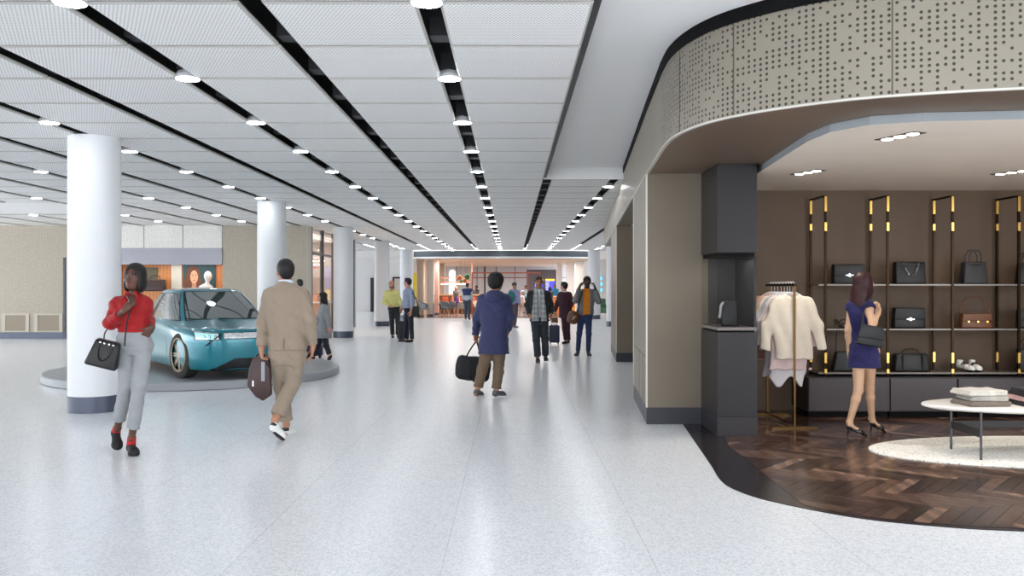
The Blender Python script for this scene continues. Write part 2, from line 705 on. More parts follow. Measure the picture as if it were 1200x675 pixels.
M_FASCIA = perforated('champagne_perforated', (142, 135, 122), (58, 52, 45), 0.048, 0.039, 0.0106, 0.70, u0=0.0)
M_TEX = perforated('textured_panel', (178, 169, 153), (154, 146, 131), 0.055, 0.03, 0.011, 0.62, rough=0.7, metal=0)
M_TEXW = perforated('white_textured_panel', (232, 230, 225), (206, 203, 196), 0.055, 0.03, 0.011, 0.62, rough=0.7, metal=0)
M_CHAMP = mat('champagne_metal', (144, 136, 122), 0.42, 0.25, noise=(2.0, 0.05))
M_SOFFIT = mat('bronze_soffit', (128, 108, 92), 0.38, 0.35, noise=(1.5, 0.06))
M_WHITE = mat('white_paint', (244, 244, 244), 0.6, noise=(3, 0.01))
M_COLW = mat('white_column_paint', (224, 226, 229), 0.45, noise=(3, 0.008))
M_PLENUM = mat('dark_plenum', (22, 23, 26), 0.8)
M_SLOT = mat('dark_slot_metal', (44, 46, 50), 0.5)
M_LIP = mat('panel_edge', (190, 188, 182), 0.4, 0.2)
M_BASE = mat('slate_base', (78, 84, 100), 0.35, 0.3, noise=(4, 0.05))
M_DARKBASE = mat('dark_base', (46, 48, 56), 0.35, 0.2, noise=(4, 0.05))
M_BLACK = mat('black_gap', (8, 8, 9), 0.8, spec=.2)
M_TRIM = mat('bright_trim', (206, 202, 194), 0.35, 0.2)
M_GREYW = mat('pale_grey_wall', (212, 213, 214), 0.7, noise=(2, 0.015))
M_DARKM = mat('dark_metal_frame', (70, 74, 82), 0.4, 0.4)
M_GLASS = mat('clear_glass', (236, 240, 242), 0.03, trans=1.0, ior=1.45, alpha=0.35)

# ------------------------------------------------------------------ the hall shell
CEIL = 3.34
MB().box((-22, -5, -0.2), (9, 66, 0)).build('floor', MATS['terrazzo'], kind='structure')

P, GAP = 1.15, 0.15
cb = MB()
def panel(x0, y0, x1, y1):
    z0, z1 = CEIL, CEIL + 0.024
    e = 0.018
    # bright bevelled lip, then the perforated face
    vs = [(x0, y0, z0 + .012), (x1, y0, z0 + .012), (x1, y1, z0 + .012), (x0, y1, z0 + .012),
          (x0 + e, y0 + e, z0), (x1 - e, y0 + e, z0), (x1 - e, y1 - e, z0), (x0 + e, y1 - e, z0),
          (x0, y0, z1), (x1, y0, z1), (x1, y1, z1), (x0, y1, z1)]
    cb.add(vs, [(4, 7, 6, 5)], 0)
    cb.add(vs, [(0, 4, 5, 1), (1, 5, 6, 2), (2, 6, 7, 3), (3, 7, 4, 0), (0, 1, 9, 8), (1, 2, 10, 9), (2, 3, 11, 10), (3, 0, 8, 11)], 1)
    cb.add(vs, [(8, 9, 10, 11)], 2)
rows = list(range(-3, 37))
for k in range(-6, 19):
    x1 = 0.53 - P * k
    x0 = x1 - 1.0
    for r in rows:
        y0 = 5.5 + r + 0.021
        y1 = y0 + 0.958
        if y1 > 42.2:
            continue
        if k < 0 and (y0 < 14.5 or x1 > 8.0):
            continue
        if x1 < -9.8 and 18.4 < y0 < 21.5:
            continue
        if y0 > 25.4 and -9.5 < x0 and x1 < -6.1 and y0 < 33:
            pass
        panel(x0, y0, x1, y1)
        if not (k <= 0 and y0 < 14.7):
            cb.box((x1, y0 - 0.1, CEIL + .06), (x1 + GAP, y0 + 0.08, CEIL + .20), 3)
cb.box((-22, -5, 3.66), (9, 42.2, 3.72), 2)
cb.box((0.585, -5, 3.55), (9, 14.5, 3.64), 4)
cb.box((0.535, -5, CEIL + .03), (0.585, 14.47, 3.65), 3)
cb.box((0.535, 14.47, CEIL + .005), (9, 14.5, 3.64), 4)
cb.box((-22, 18.5, CEIL + .02), (-9.9, 21.45, CEIL + .07), 4)
cb.box((-22, 42.2, CEIL), (-4.9, 56, CEIL + .08), 4)
cb.box((4.2, 42.2, CEIL), (9, 56, CEIL + .08), 4)
cb.build('ceiling', [MATS['ceiling_panel'], M_LIP, M_PLENUM, M_SLOT, M_WHITE], kind='structure')

# white columns with a slate base band
def column(x, y, label):
    t = thing('column', label, 'column', (x, y, 0), group='white round columns')
    MB().lathe([(0.29, 0.0), (0.30, 0.19), (0.30, CEIL - .002)], n=48).build('shaft', M_COLW, t)
    MB().lathe([(0.304, 0.0), (0.304, 0.195), (0.300, 0.197)], n=48).build('base_band', M_BASE, t)
CX = -5.12
CYS = [10.47, 18.19, 25.91, 33.63, 41.35]
for y, s in zip(CYS, ['thick white round column at the edge of the car podium, nearest to the viewer',
                      'white round column rising behind the man in the beige suit, second nearest',
                      'white round column beside the woman in the grey blazer, in front of the glass shopfront',
                      'white round column behind the man in the yellow-green shirt',
                      'white round column behind the man in the grey-blue shirt, farthest of the left row']):
    column(CX, y, s)
column(3.98, 41.35, 'white round column behind the man lifting his headphones')
column(4.02, 33.63, 'white round column half hidden by the beige shop wall on the right')

def uv_strip(name, pts, z0, z1, mat_, thick=0.05, ustart=0.0, parent=None, kind=None, back=None):
    """vertical curved board with uv in metres on the front; pts run left to right seen from the front"""
    n = len(pts)
    us = [0.0]
    for i in range(1, n):
        us.append(us[-1] + math.hypot(pts[i][0] - pts[i - 1][0], pts[i][1] - pts[i - 1][1]))
    ins = []
    for i in range(n):
        a = Vector((pts[max(i - 1, 0)][0], pts[max(i - 1, 0)][1]))
        c = Vector((pts[min(i + 1, n - 1)][0], pts[min(i + 1, n - 1)][1]))
        d = (c - a).normalized()
        nrm = Vector((-d.y, d.x))
        ins.append((pts[i][0] + nrm.x * thick, pts[i][1] + nrm.y * thick))
    vs = []
    for (x, y), (xi, yi) in zip(pts, ins):
        vs += [(x, y, z0), (x, y, z1), (xi, yi, z1), (xi, yi, z0)]
    fs = []
    for i in range(n - 1):
        a, c = 4 * i, 4 * (i + 1)
        fs += [(a, c, c + 1, a + 1), (a + 1, c + 1, c + 2, a + 2), (a + 2, c + 2, c + 3, a + 3), (a + 3, c + 3, c, a)]
    fs += [(0, 1, 2, 3), (4 * n - 1, 4 * n - 2, 4 * n - 3, 4 * n - 4)]
    me = bpy.data.meshes.new(name)
    me.from_pydata(vs, [], fs)
    uvl = me.uv_layers.new(name='UVMap')
    for p in me.polygons:
        for li in p.loop_indices:
            vi = me.loops[li].vertex_index
            uvl.data[li].uv = (us[vi // 4] + ustart, vs[vi][2])
    me.update()
    o = link(name, me, mat_, parent)
    if kind:
        o['kind'] = kind
    return o

# ------------------------------------------------------------------ the far left wall with a display window
YW = 25.2
uv_strip('wall_left', [(-22, YW), (-12.05, YW)], 0.0, CEIL, M_TEX, 0.2, kind='structure')
uv_strip('wall_left_pier', [(-8.55, YW), (-6.05, YW)], 0.0, CEIL, M_TEX, 0.3, kind='structure')
uv_strip('wall_left_upper', [(-12.05, YW), (-8.55, YW)], 2.67, CEIL, M_TEXW, 0.2, kind='structure')
MB().box((-12.05, YW, 0), (-8.55, YW + .2, 0.55)).build('wall_left_lower', M_WHITE, kind='structure')
s = MB()
for x in (-10.87, -9.72, -8.56, -12.05):
    s.box((x - .012, YW - .006, 2.67), (x + .012, YW - .001, CEIL))
s.box((-12.05, YW - .006, 2.655), (-8.55, YW - .001, 2.675))
s.build('trim_1', mat('seam_grey', (150, 148, 142), 0.6), kind='structure')
MB().box((-22, YW - .03, 0), (-12.05, YW - .002, 0.19)).box((-12.0, YW - .03, 0), (-6.05, YW - .002, 0.19)).build('baseboard_left', M_BASE, kind='structure')
MB().box((-13.24, YW - .035, 0), (-13.18, YW - .002, 2.4)).build('trim_2', M_DARKM, kind='structure')
# display case
MB().box((-12.05, YW - .04, 2.19), (-8.55, YW + .25, 2.67)).build('trim_3', mat('grey_header_panel', (138, 138, 146), 0.35, 0.35, noise=(2, .04)), kind='structure')
s = MB()
s.box((-12.05, YW + 1.2, .5), (-8.55, YW + 1.3, 2.3), 0)
s.box((-12.1, YW + .2, .5), (-12.05, YW + 1.3, 2.3), 0)
s.box((-8.55, YW + .3, .5), (-8.5, YW + 1.3, 2.3), 0)
s.box((-12.05, YW + .2, .5), (-8.55, YW + 1.3, .56), 1)
s.box((-12.05, YW + .25, 2.25), (-8.55, YW + 1.3, 2.31), 1)
s.build('wall_display', [mat('orange_oak', (196, 130, 76), 0.5, wave=(3.0, 0.14, 'X')), M_WHITE], kind='structure')
area('display_lamp', (-10.3, YW + .65, 2.22), 3.2, .4, 18, (1, .93, .82))
# ventilation grilles low in the left wall
for i, (x0, x1) in enumerate(((-14.95, -13.85 - .5), (-14.0, -13.36))):
    t = thing('air_grille', ['cream air grille low in the left wall at the edge of the photo', 'cream air grille low in the left wall beside the nearest white column'][i], 'vent', (x0, YW, 0), group='air grilles')
    z0, z1 = 0.24, 0.70
    f = MB((x0, YW, 0))
    f.box((x0 - .1, YW - .03, z0 - .04), (x1 + .1, YW - .002, z0)).box((x0 - .1, YW - .03, z1), (x1 + .1, YW - .002, z1 + .05))
    f.box((x0 - .1, YW - .03, z0), (x0, YW - .002, z1)).box((x1, YW - .03, z0), (x1 + .1, YW - .002, z1))
    f.build('frame', mat('cream_frame', (186, 179, 165), 0.5), t)
    g = MB((x0, YW, 0))
    k = 14
    for q in range(k):
        zz = z0 + (z1 - z0) * (q + .1) / k
        g.box((x0, YW - .02, zz), (x1, YW - .004, zz + .02))
    g.box((x0, YW - .006, z0), (x1, YW - .003, z1))
    g.build('louvre', mat('louvre_beige', (156, 144, 126), 0.6), t)

# ------------------------------------------------------------------ glass shopfront running back from the left wall
XG = -6.05
w = MB()
YE = 32.7
w.box((XG - .2, YW + .302, 0), (XG - .002, YW + .55, CEIL - .001))
w.box((XG + .0005, YW - .001, 0), (XG + .012, YW + .55, CEIL - .001))
w.build('wall_left_return', mat('stone_grey', (206, 202, 192), 0.7, noise=(6, .03)), kind='structure')
f = MB()
for y in (YW + .58, 27.35, 29.1, 30.9, YE):
    f.box((XG - .10, y - .045, 0), (XG + .02, y + .045, CEIL))
f.box((XG - .08, YW + .6, 2.52), (XG, YE, 2.60))
f.box((XG - .08, YW + .6, 0.0), (XG, YE, 0.12))
win = f.build('window_1', M_DARKM, kind='structure')
MB().box((XG - .05, YW + .6, .12), (XG - .042, YE, 2.52)).box((XG - .05, YW + .6, 2.6), (XG - .042, YE, CEIL)).build('window_pane', M_GLASS, win)
s = MB()
s.box((-10.6, YW + 1.4, 0), (-10.5, YE + .1, CEIL), 0)
s.box((-10.6, YE, 0), (XG - .1, YE + .15, CEIL), 0)
s.build('wall_shop_back', [mat('shop_peach_wall', (214, 196, 182), 0.7, noise=(2, .05))], kind='structure')
area('shop_lamp', (-8.2, 29, 3.2), 3.4, 6.0, 200, (1, .88, .76))
# corridor behind
MB().box((-22, 54, 0), (-4.85, 54.2, CEIL)).build('wall_corridor', M_GREYW, kind='structure')
MB().box((-14, YE + .15, 0), (XG - .0, YE + .4, CEIL)).build('wall_corridor_side', M_GREYW, kind='structure')
d = MB()
d.box((-8.95, 53.93, 0), (-8.75, 54.0, 2.15))
d.build('trim_4', mat('black_door_edge', (26, 26, 28), 0.5), kind='structure')
d = MB()
d.box((-7.55, 53.93, 0), (-7.45, 54.0, 2.2), 0).box((-6.75, 53.93, 0), (-6.65, 54.0, 2.2), 0).box((-7.55, 53.93, 2.1), (-6.65, 54.0, 2.2), 0)
d.box((-7.45, 53.96, 0), (-6.75, 54.0, 2.1), 1)
d.build('door_1', [mat('black_door_edge', (26, 26, 28), 0.5), mat('door_leaf', (196, 186, 178), 0.5)], kind='structure')

# unseen wall behind the viewer, added to hold light off the boutique
MB().box((3.2, -5.2, 0), (9, -5.0, 3.7)).build('wall_light_block', mat('taupe_wall', (150, 142, 132), .7, noise=(2, .03)), kind='structure')
# ------------------------------------------------------------------ slanted shop facade on the right
def FX(y):
    return 1.485 + 0.08 * (y - 9.4)
HZ, TZ = 2.764, 3.45
body = MB()
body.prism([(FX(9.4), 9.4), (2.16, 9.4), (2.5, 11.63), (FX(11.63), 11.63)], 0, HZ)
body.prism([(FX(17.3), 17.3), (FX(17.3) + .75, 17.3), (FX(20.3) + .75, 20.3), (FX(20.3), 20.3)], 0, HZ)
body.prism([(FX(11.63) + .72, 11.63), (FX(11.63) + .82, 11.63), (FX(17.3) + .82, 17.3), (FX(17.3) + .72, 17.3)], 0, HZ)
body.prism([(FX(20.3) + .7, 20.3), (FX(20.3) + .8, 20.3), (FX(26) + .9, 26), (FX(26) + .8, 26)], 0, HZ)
wr = body.build('wall_right', [M_CHAMP, mat('darker_reveal', (112, 102, 88), 0.4, 0.3, noise=(1.5, .05))], kind='structure')
for p_ in wr.data.polygons:  # sides turned to the viewer take a darker tone than the facade
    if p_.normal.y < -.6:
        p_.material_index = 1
bb = MB()
bb.prism([(FX(9.4) - .004, 9.395), (2.16, 9.395), (2.16, 9.42), (FX(11.63) - .004 + .01, 11.64), (FX(11.63) - .004, 11.64)], 0, 0.185)
bb.prism([(FX(17.3) - .004, 17.295), (FX(17.3) + .75, 17.295), (FX(17.3) + .75, 17.31), (FX(20.3) + .01, 20.31), (FX(20.3) - .004, 20.31)], 0, 0.185)
bb.build('baseboard_right', M_DARKBASE, kind='structure')
# thin bright corner strips and joints on the facade
s = MB()
for y in (9.4, 17.3):
    s.prism([(FX(y) - .012, y - .012), (FX(y) + .006, y - .012), (FX(y) + .006, y + .012), (FX(y) - .012, y + .012)], 0.185, HZ)
s.prism([(FX(11.63) - .012, 11.62), (FX(11.63) + .006, 11.62), (FX(11.63) + .006, 11.645), (FX(11.63) - .012, 11.645)], 0.185, HZ)
s.build('trim_5', M_TRIM, kind='structure')
s = MB()
for y in (9.95, 10.6):
    s.prism([(FX(y) - .003, y - .006), (FX(y) + .004, y - .006), (FX(y) + .004, y + .006), (FX(y) - .003, y + .006)], 0.185, 0.72)
s.prism([(FX(9.42) - .003, 9.42), (FX(9.42) + .004, 9.42), (FX(11.6) + .004, 11.6), (FX(11.6) - .003, 11.6)], 0.72, 0.732)
s.build('trim_6', mat('joint_grey', (120, 112, 100), 0.6), kind='structure')

# header above the openings: straight along the facade, then round the corner to the front
HCURVE = [(FX(26), 26), (FX(20), 20), (FX(14), 14), (FX(9.4), 9.4), (1.36, 7.75)]
cur = catmull([(1.36, 7.75, 0), (1.345, 7.25, 0), (1.40, 6.82, 0), (1.53, 6.45, 0), (1.76, 6.13, 0), (2.10, 5.83, 0), (2.50, 5.61, 0), (3.23, 5.40, 0), (4.2, 5.27, 0), (6.2, 5.2, 0), (8.5, 5.2, 0)], 8)
CURVE = [(p.x, p.y) for p in cur]
straight = HCURVE[:-1]
uv_strip('wall_header', straight + CURVE[:1], HZ, TZ, M_CHAMP, 0.3, kind='structure')
uv_strip('wall_header_front', CURVE, HZ, TZ, M_FASCIA, 0.3, kind='structure')
def offset(pts, d):
    out = []
    n = len(pts)
    for i in range(n):
        a, c = Vector(pts[max(i - 1, 0)]), Vector(pts[min(i + 1, n - 1)])
        t = (c - a).normalized()
        out.append((pts[i][0] - t.y * d, pts[i][1] + t.x * d))
    return out
uv_strip('trim_7', offset(straight + CURVE, -0.012), TZ, 3.56, M_BLACK, 0.2, kind='structure')
uv_strip('trim_8', offset(straight + CURVE, -0.008), HZ - .008, HZ + .006, M_TRIM, 0.03, kind='structure')
# fascia panel joints
s = MB()
def at_arc(px):
    best = min(range(len(CURVE)), key=lambda i: abs(600 + 1000 * CURVE[i][0] / CURVE[i][1] - px))
    return best
for px in (796, 862, 1045):
    i = at_arc(px)
    a, c = Vector(CURVE[i - 1]), Vector(CURVE[i + 1])
    t = (c - a).normalized()
    p = Vector(CURVE[i])
    nrm = Vector((t.y, -t.x))
    q = [p - t * .005 + nrm * .003, p + t * .005 + nrm * .003, p + t * .005 - nrm * .01, p - t * .005 - nrm * .01]
    s.prism([(v.x, v.y) for v in q], HZ, TZ)
s.build('trim_9', mat('fascia_joint', (86, 78, 66), 0.6), kind='structure')

# shop ceiling: bronze soffit slab, then a lower beige ceiling with a grey edge
back = [(8.5, 10.7), (2.2, 10.7)]
soff = offset(CURVE, 0.024) + back + [(FX(9.4) + .02, 9.5)]
MB().prism(soff, HZ - .004, HZ + .06).build('ceiling_soffit', M_SOFFIT, kind='structure')
low = [(2.56, 10.5), (2.56, 8.92), (2.48, 7.9), (2.41, 6.95), (2.44, 6.55), (2.62, 6.25), (2.95, 6.12), (3.6, 6.05), (8.4, 6.0), (8.4, 10.5)]
MB().prism(low, 2.695, HZ - .006, 1, 1, 0).build('ceiling_shop', [mat('beige_ceiling', (238, 226, 212), 0.7, noise=(2, .02)), mat('blue_grey_edge', (140, 146, 150), 0.5)], kind='structure')
MB().box((2.16, 10.45, 0), (8.5, 10.65, HZ)).build('wall_shop', mat('brown_wall', (96, 77, 60), 0.6, noise=(3, .04)), kind='structure')
MB().box((8.4, 5.3, 0), (8.5, 10.65, HZ)).build('wall_shop_side', mat('brown_wall', (96, 77, 60), 0.6), kind='structure')

# shop floor: dark border band and herringbone planks
OUT = catmull([(1.88, 9.4, 0), (1.78, 8.3, 0), (1.68, 7.2, 0), (1.625, 6.65, 0), (1.66, 6.32, 0), (1.82, 5.99, 0), (2.23, 5.57, 0), (2.67, 5.36, 0), (3.15, 5.25, 0), (4.2, 5.12, 0), (6, 5.05, 0), (8.4, 5.05, 0)], 6)
OUT = [(p.x, p.y) for p in OUT]
full = OUT + [(8.4, 10.45), (2.1, 10.45)]
MB().prism(full, 0.0005, 0.004).build('floor_shop_border', mat('dark_border', (38, 34, 38), 0.22, spec=0.5, noise=(5, .05)), kind='structure')
INN = []
for i, (x, y) in enumerate(OUT):
    w = 0.2 if y > 6.7 else max(0.06, 0.2 - (6.7 - y) * 0.14)
    INN.append((x, y, w))
inn = []
for i, (x, y, w) in enumerate(INN):
    a, c = Vector(OUT[max(i - 1, 0)]), Vector(OUT[min(i + 1, len(OUT) - 1)])
    t = (c - a).normalized()
    inn.append((x - t.y * w, y + t.x * w))
region = inn + [(8.4, 10.45), (2.1, 10.45)]
def clip(poly, conv):
    out = poly
    n = len(conv)
    for i in range(n):
        a, c = conv[i], conv[(i + 1) % n]
        nx, ny = -(c[1] - a[1]), c[0] - a[0]
        res = []
        for j in range(len(out)):
            p, q = out[j], out[(j + 1) % len(out)]
            dp = (p[0] - a[0]) * nx + (p[1] - a[1]) * ny
            dq = (q[0] - a[0]) * nx + (q[1] - a[1]) * ny
            if dp >= 0:
                res.append(p)
            if (dp >= 0) != (dq >= 0):
                t = dp / (dp - dq)
                res.append((p[0] + t * (q[0] - p[0]), p[1] + t * (q[1] - p[1])))
        out = res
        if len(out) < 3:
            return []
    return out
PW, PL = 0.10, 0.60
ang = math.radians(-45 + 4)
ca, sa = math.cos(ang), math.sin(ang)
planks = MB()
g = 0.0015
for i in range(-140, 141):
    for jx_ in range(-12, 13):
        ox, oy = i * PW + jx_ * 2 * PL, i * PW
        for (ax, ay, bx, by) in ((ox, oy, ox + PL, oy + PW), (ox, oy + PW, ox + PW, oy + PW + PL)):
            q = [(ax + g, ay + g), (bx - g, ay + g), (bx - g, by - g), (ax + g, by - g)]
            q = [(x * ca - y * sa + 4.5, x * sa + y * ca + 8.0) for x, y in q]
            if max(p[0] for p in q) < 1.7 or min(p[0] for p in q) > 8.4 or max(p[1] for p in q) < 5 or min(p[1] for p in q) > 10.5:
                continue
            q = clip(q, region)
            if len(q) >= 3:
                planks.add([(x, y, 0.0055) for x, y in q], [tuple(range(len(q)))], random.choice((0, 0, 1, 1, 2, 2, 3)))
woods = []
for i, c in enumerate(((56, 40, 35), (74, 54, 46), (96, 72, 61), (124, 98, 84))):
    woods.append(mat('walnut_plank_%d' % i, c, 0.22, spec=0.5, wave=(2.2, 0.22, 'X'), bump=(14, 0.06)))
planks.build('floor_shop', woods, kind='structure')

# ------------------------------------------------------------------ downlights set in the dark slots
def downlight(x, y, label):
    t = thing('ceiling_downlight', label, 'ceiling light', (x, y, CEIL), group='round downlights in the ceiling slots')
    MB().lathe([(0.104, -.004), (0.108, 0.0), (0.108, 0.03), (0.06, 0.09), (0.0, 0.09)], n=28).build('housing', M_COLW, t)
    MB().lathe([(0.0, -.0075), (0.09, -.0075), (0.098, -.005)], n=28).build('diffuser', mat('lamp_glow', (246, 250, 255), 0.5, emit=LAMP), t)
    return t
ORD = ['nearest', 'second nearest', 'third nearest', 'fourth nearest', 'fifth nearest', 'sixth nearest', 'seventh nearest', 'eighth nearest', 'ninth nearest', 'tenth nearest', 'eleventh nearest', 'twelfth nearest', 'thirteenth nearest', 'fourteenth nearest', 'fifteenth nearest', 'sixteenth nearest', 'seventeenth nearest', 'eighteenth nearest', 'nineteenth nearest', 'twentieth nearest']
SLOTS = [(-0.55, 'the slot straight ahead of the viewer'), (-2.85, 'the slot that passes above the walking man in beige'), (-5.15, 'the slot along the row of white columns'),
         (-7.45, 'the first slot left of the white columns'), (-9.75, 'the second slot left of the white columns'), (-12.05, 'the third slot left of the white columns'),
         (-14.35, 'the fourth slot left of the white columns'), (1.75, 'the far right slot nearest to the shop wall'), (4.05, 'the far slot behind the right columns')]
proto_l = None
for sxp, nm in SLOTS:
    k = 0
    for n_ in range(0, 19):
        y = 5.5 + 2 * n_
        if abs(sxp) > 0.6 * y + 0.1 or y > 41.6:
            continue
        if sxp < -6.1 and y > 24.9:
            continue
        if sxp > 1 and y < 15.5:
            continue
        if sxp > 4 and y < 28:
            continue
        if sxp == -5.15 and any(abs(y - c) < 0.45 for c in CYS):
            continue
        if sxp > 4 and abs(y - 33.63) < .45 or sxp > 4 and abs(y - 41.35) < .45:
            continue
        lab = 'white round downlight, %s in %s' % (ORD[k], nm)
        if proto_l is None:
            proto_l = downlight(sxp, y, lab)
        else:
            dup(proto_l, (sxp, y, CEIL), label=lab)
        k += 1
# ------------------------------------------------------------------ people
SKIN = {}
def skin_mat():
    return mat('skin', (150, 110, 90), 0.48, spec=0.4, attr=True)
def cloth(name, rgb, rough=0.85, bump=(60, 0.25), noise=(9, 0.05), sheen=0.1):
    return mat(name, rgb, rough, spec=0.25, bump=bump, noise=noise, sheen=sheen)
def unit(v):
    v = npv(v)
    return v / max(np.linalg.norm(v), 1e-9)
def lerp(a, b, t):
    return npv(a) * (1 - t) + npv(b) * t


def hair_mat(rgb, style):
    nm = 'hair_%d_%d_%d_%s' % (*rgb, 'curl' if style == 'afro' else 'strand')
    new = nm not in MATS
    m = mat(nm, rgb, 0.5, spec=0.35, noise=(30, .25))
    if new:
        nt = m.node_tree
        tc = N(nt, 'ShaderNodeTexCoord')
        mp = N(nt, 'ShaderNodeMapping')
        mp.inputs['Scale'].default_value = (1, 1, 1) if style == 'afro' else (1, 1, .06)
        n = N(nt, 'ShaderNodeTexNoise')
        n.inputs['Scale'].default_value = 120 if style == 'afro' else 210
        n.inputs['Detail'].default_value = 4
        bp = N(nt, 'ShaderNodeBump')
        bp.inputs['Strength'].default_value = .9 if style == 'afro' else .4
        bp.inputs['Distance'].default_value = .012 if style == 'afro' else .006
        nt.links.new(tc.outputs['Object'], mp.inputs[0])
        nt.links.new(mp.outputs[0], n.inputs['Vector'])
        nt.links.new(n.outputs['Fac'], bp.inputs['Height'])
        nt.links.new(bp.outputs[0], nt.nodes['Principled BSDF'].inputs['Normal'])
    return m


class Figure:
    """one standing, walking or seated person. Joints come as (photo x, photo y, depth offset) or local metres"""
    def __init__(s, label, D, J, yaw, skin, group=None, head_yaw=None, pitch=0.0, roll=0.0, female=False, h=0.008, size=1.0, px=True, origin=None, pel_yaw=None, hs=1.0, thick=1.0, brow=(35, 25, 20), lips=(140, 80, 75), hair_rgb=None):
        s.D, s.yaw, s.h, s.size, s.female, s.th = D, yaw, h, size, female, thick
        s.pyaw = yaw if pel_yaw is None else pel_yaw
        if px:
            W_ = {k: at(v[0], v[1], D + v[2]) for k, v in J.items()}
            fx = (W_['heelA'].x + W_['heelB'].x + W_['toeA'].x + W_['toeB'].x) / 4
            s.org = Vector((fx, D, 0))
        else:
            W_ = {k: Vector(v) + Vector(origin) for k, v in J.items()}
            s.org = Vector(origin)
        s.J = {k: npv(v - s.org) for k, v in W_.items()}
        s.root = thing('person', label, 'person', s.org, group=group)
        hy = yaw if head_yaw is None else head_yaw
        Rz = Matrix.Rotation(hy, 3, 'Z')
        # local axes: x side, y forward, z up ; yaw 0 faces the camera (-Y)
        base = Rz @ Matrix.Rotation(math.pi, 3, 'Z')
        R = base @ Matrix.Rotation(roll, 3, 'Y') @ Matrix.Rotation(pitch, 3, 'X')
        s.R = np.array(R)
        s.hs = hs * size
        s.skin, s.brow, s.lips = lin(skin), lin(brow), lin(lips)
        s.fw = np.array((math.sin(yaw), -math.cos(yaw), 0.0))
        s.sv = np.array((math.cos(yaw), math.sin(yaw), 0.0))
        s.hands = {}

    # -- frames
    def hp(s, x, y, z):
        return s.J['head'] + s.R @ (np.array((x, y, z)) * s.hs)

    def hell(s, c, r):
        return p_ell(s.hp(*c), [v * s.hs for v in r], s.R)

    def hcap(s, a, b, ra, rb=None):
        return p_cap(s.hp(*a), s.hp(*b), ra * s.hs, (ra if rb is None else rb) * s.hs)

    def torso(s, infl=0.0, zmin=None, zmax=None, skirt=None):
        """sections of the trunk, inflated; skirt=(hem z, half width, half depth) makes it hang straight below the waist"""
        P_, N_ = s.J['pel'], s.J['neck']
        T = N_[2] - P_[2]
        if s.female:
            rows = [(-.20, .11, .09), (-.08, .168, .112), (.08, .160, .108), (.34, .122, .088), (.56, .138, .108), (.74, .146, .114), (.91, .120, .082), (1.0, .058, .058)]
        else:
            rows = [(-.20, .11, .09), (-.08, .160, .112), (.08, .162, .115), (.32, .150, .105), (.56, .162, .114), (.76, .172, .118), (.91, .140, .092), (1.0, .068, .065)]
        out = []
        for f, w, d in rows:
            z = P_[2] + f * T
            c = lerp(P_, N_, f)
            yw = s.pyaw + (s.yaw - s.pyaw) * min(max(f, 0), 1)
            out.append([z, c[0], c[1], w * s.size * s.th + infl, d * s.size * s.th + infl, yw])
        if skirt is not None:
            hz, w, d = skirt
            out = [r for r in out if r[0] > P_[2] + .2 * T]
            p = out[0]
            out += [[P_[2], P_[0], P_[1], (p[3] * 0.35 + w * 0.65), (p[4] * .35 + d * .65), s.pyaw], [hz, P_[0], P_[1], w, d, s.pyaw]]
        out.sort()
        if zmin is not None:
            zs = [r[0] for r in out]
            if zmin > zs[0]:
                A = np.array(out)
                row = [zmin] + [float(np.interp(zmin, A[:, 0], A[:, k])) for k in range(1, 6)]
                out = [row] + [r for r in out if r[0] > zmin + .005]
        if zmax is not None:
            A = np.array(out)
            row = [zmax] + [float(np.interp(zmax, A[:, 0], A[:, k])) for k in range(1, 6)]
            out = [r for r in out if r[0] < zmax - .005] + [row]
        return out

    def hand(s, side, dirv=None, palm=None, thumb=None, curl=0.5, spread=0.0, scale=1.0):
        """palm, four bent fingers of unequal length, thumb leaving the side of the palm"""
        s.hands[side] = dict(dirv=dirv, palm=palm, thumb=thumb, curl=curl, spread=spread, scale=scale)

    def hand_prims(s, side):
        q = s.hands.get(side, {})
        w, e = s.J['wr' + side], s.J['el' + side]
        k = s.size * q.get('scale', 1.0) * (0.92 if s.female else 1.0)
        d = unit(q['dirv']) if q.get('dirv') is not None else unit(w - e)
        pn = q.get('palm')
        if pn is None:
            pn = s.J['pel'] - w
        pn = npv(pn)
        pn = unit(pn - d * pn.dot(d))
        th = q.get('thumb')
        t = np.cross(pn, d)
        ref = npv(th) if th is not None else s.fw
        if t.dot(ref) < 0:
            t = -t
        c = q.get('curl', 0.5)
        sp = q.get('spread', 0.0)
        R = np.stack([t, d, pn], 1)
        soft, fin = [], []
        soft.append(p_cap(w - d * .01 * k, w + d * .03 * k, .028 * k, .03 * k, sq=(pn, .75)))
        soft.append(p_box(w + d * .055 * k, (.040 * k, .046 * k, .0145 * k), R, .013 * k))
        offs = [.030, .0105, -.009, -.028]
        lens = [.070, .078, .072, .056]
        starts = [.094, .098, .094, .086]
        for o, ln, st in zip(offs, lens, starts):
            p = w + t * o * k + d * st * k
            p0 = p - d * .02 * k
            a = 0.0
            dd = unit(d + t * sp * o * 20)
            r = .0092 * k
            prev = p0
            cur_ = p
            fin.append(p_cap(prev, cur_, r * 1.1, r * 1.05))
            for frac, m in ((.45, .8), (.31, 1.1), (.24, .8)):
                a += c * m
                nd = unit(dd * math.cos(a) + pn * math.sin(a))
                nx = cur_ + nd * ln * frac * k
                fin.append(p_cap(cur_, nx, r, r * .92))
                r *= .92
                cur_ = nx
        b = w + d * .028 * k + t * .034 * k
        d1 = unit(t * .62 + d * .62 + pn * (.25 + .3 * c))
        m1 = b + d1 * .045 * k
        d2 = unit(t * (.35 - .4 * c) + d * .8 + pn * (.2 + .6 * c))
        m2 = m1 + d2 * .032 * k
        d3 = unit(d2 - t * .35 * c)
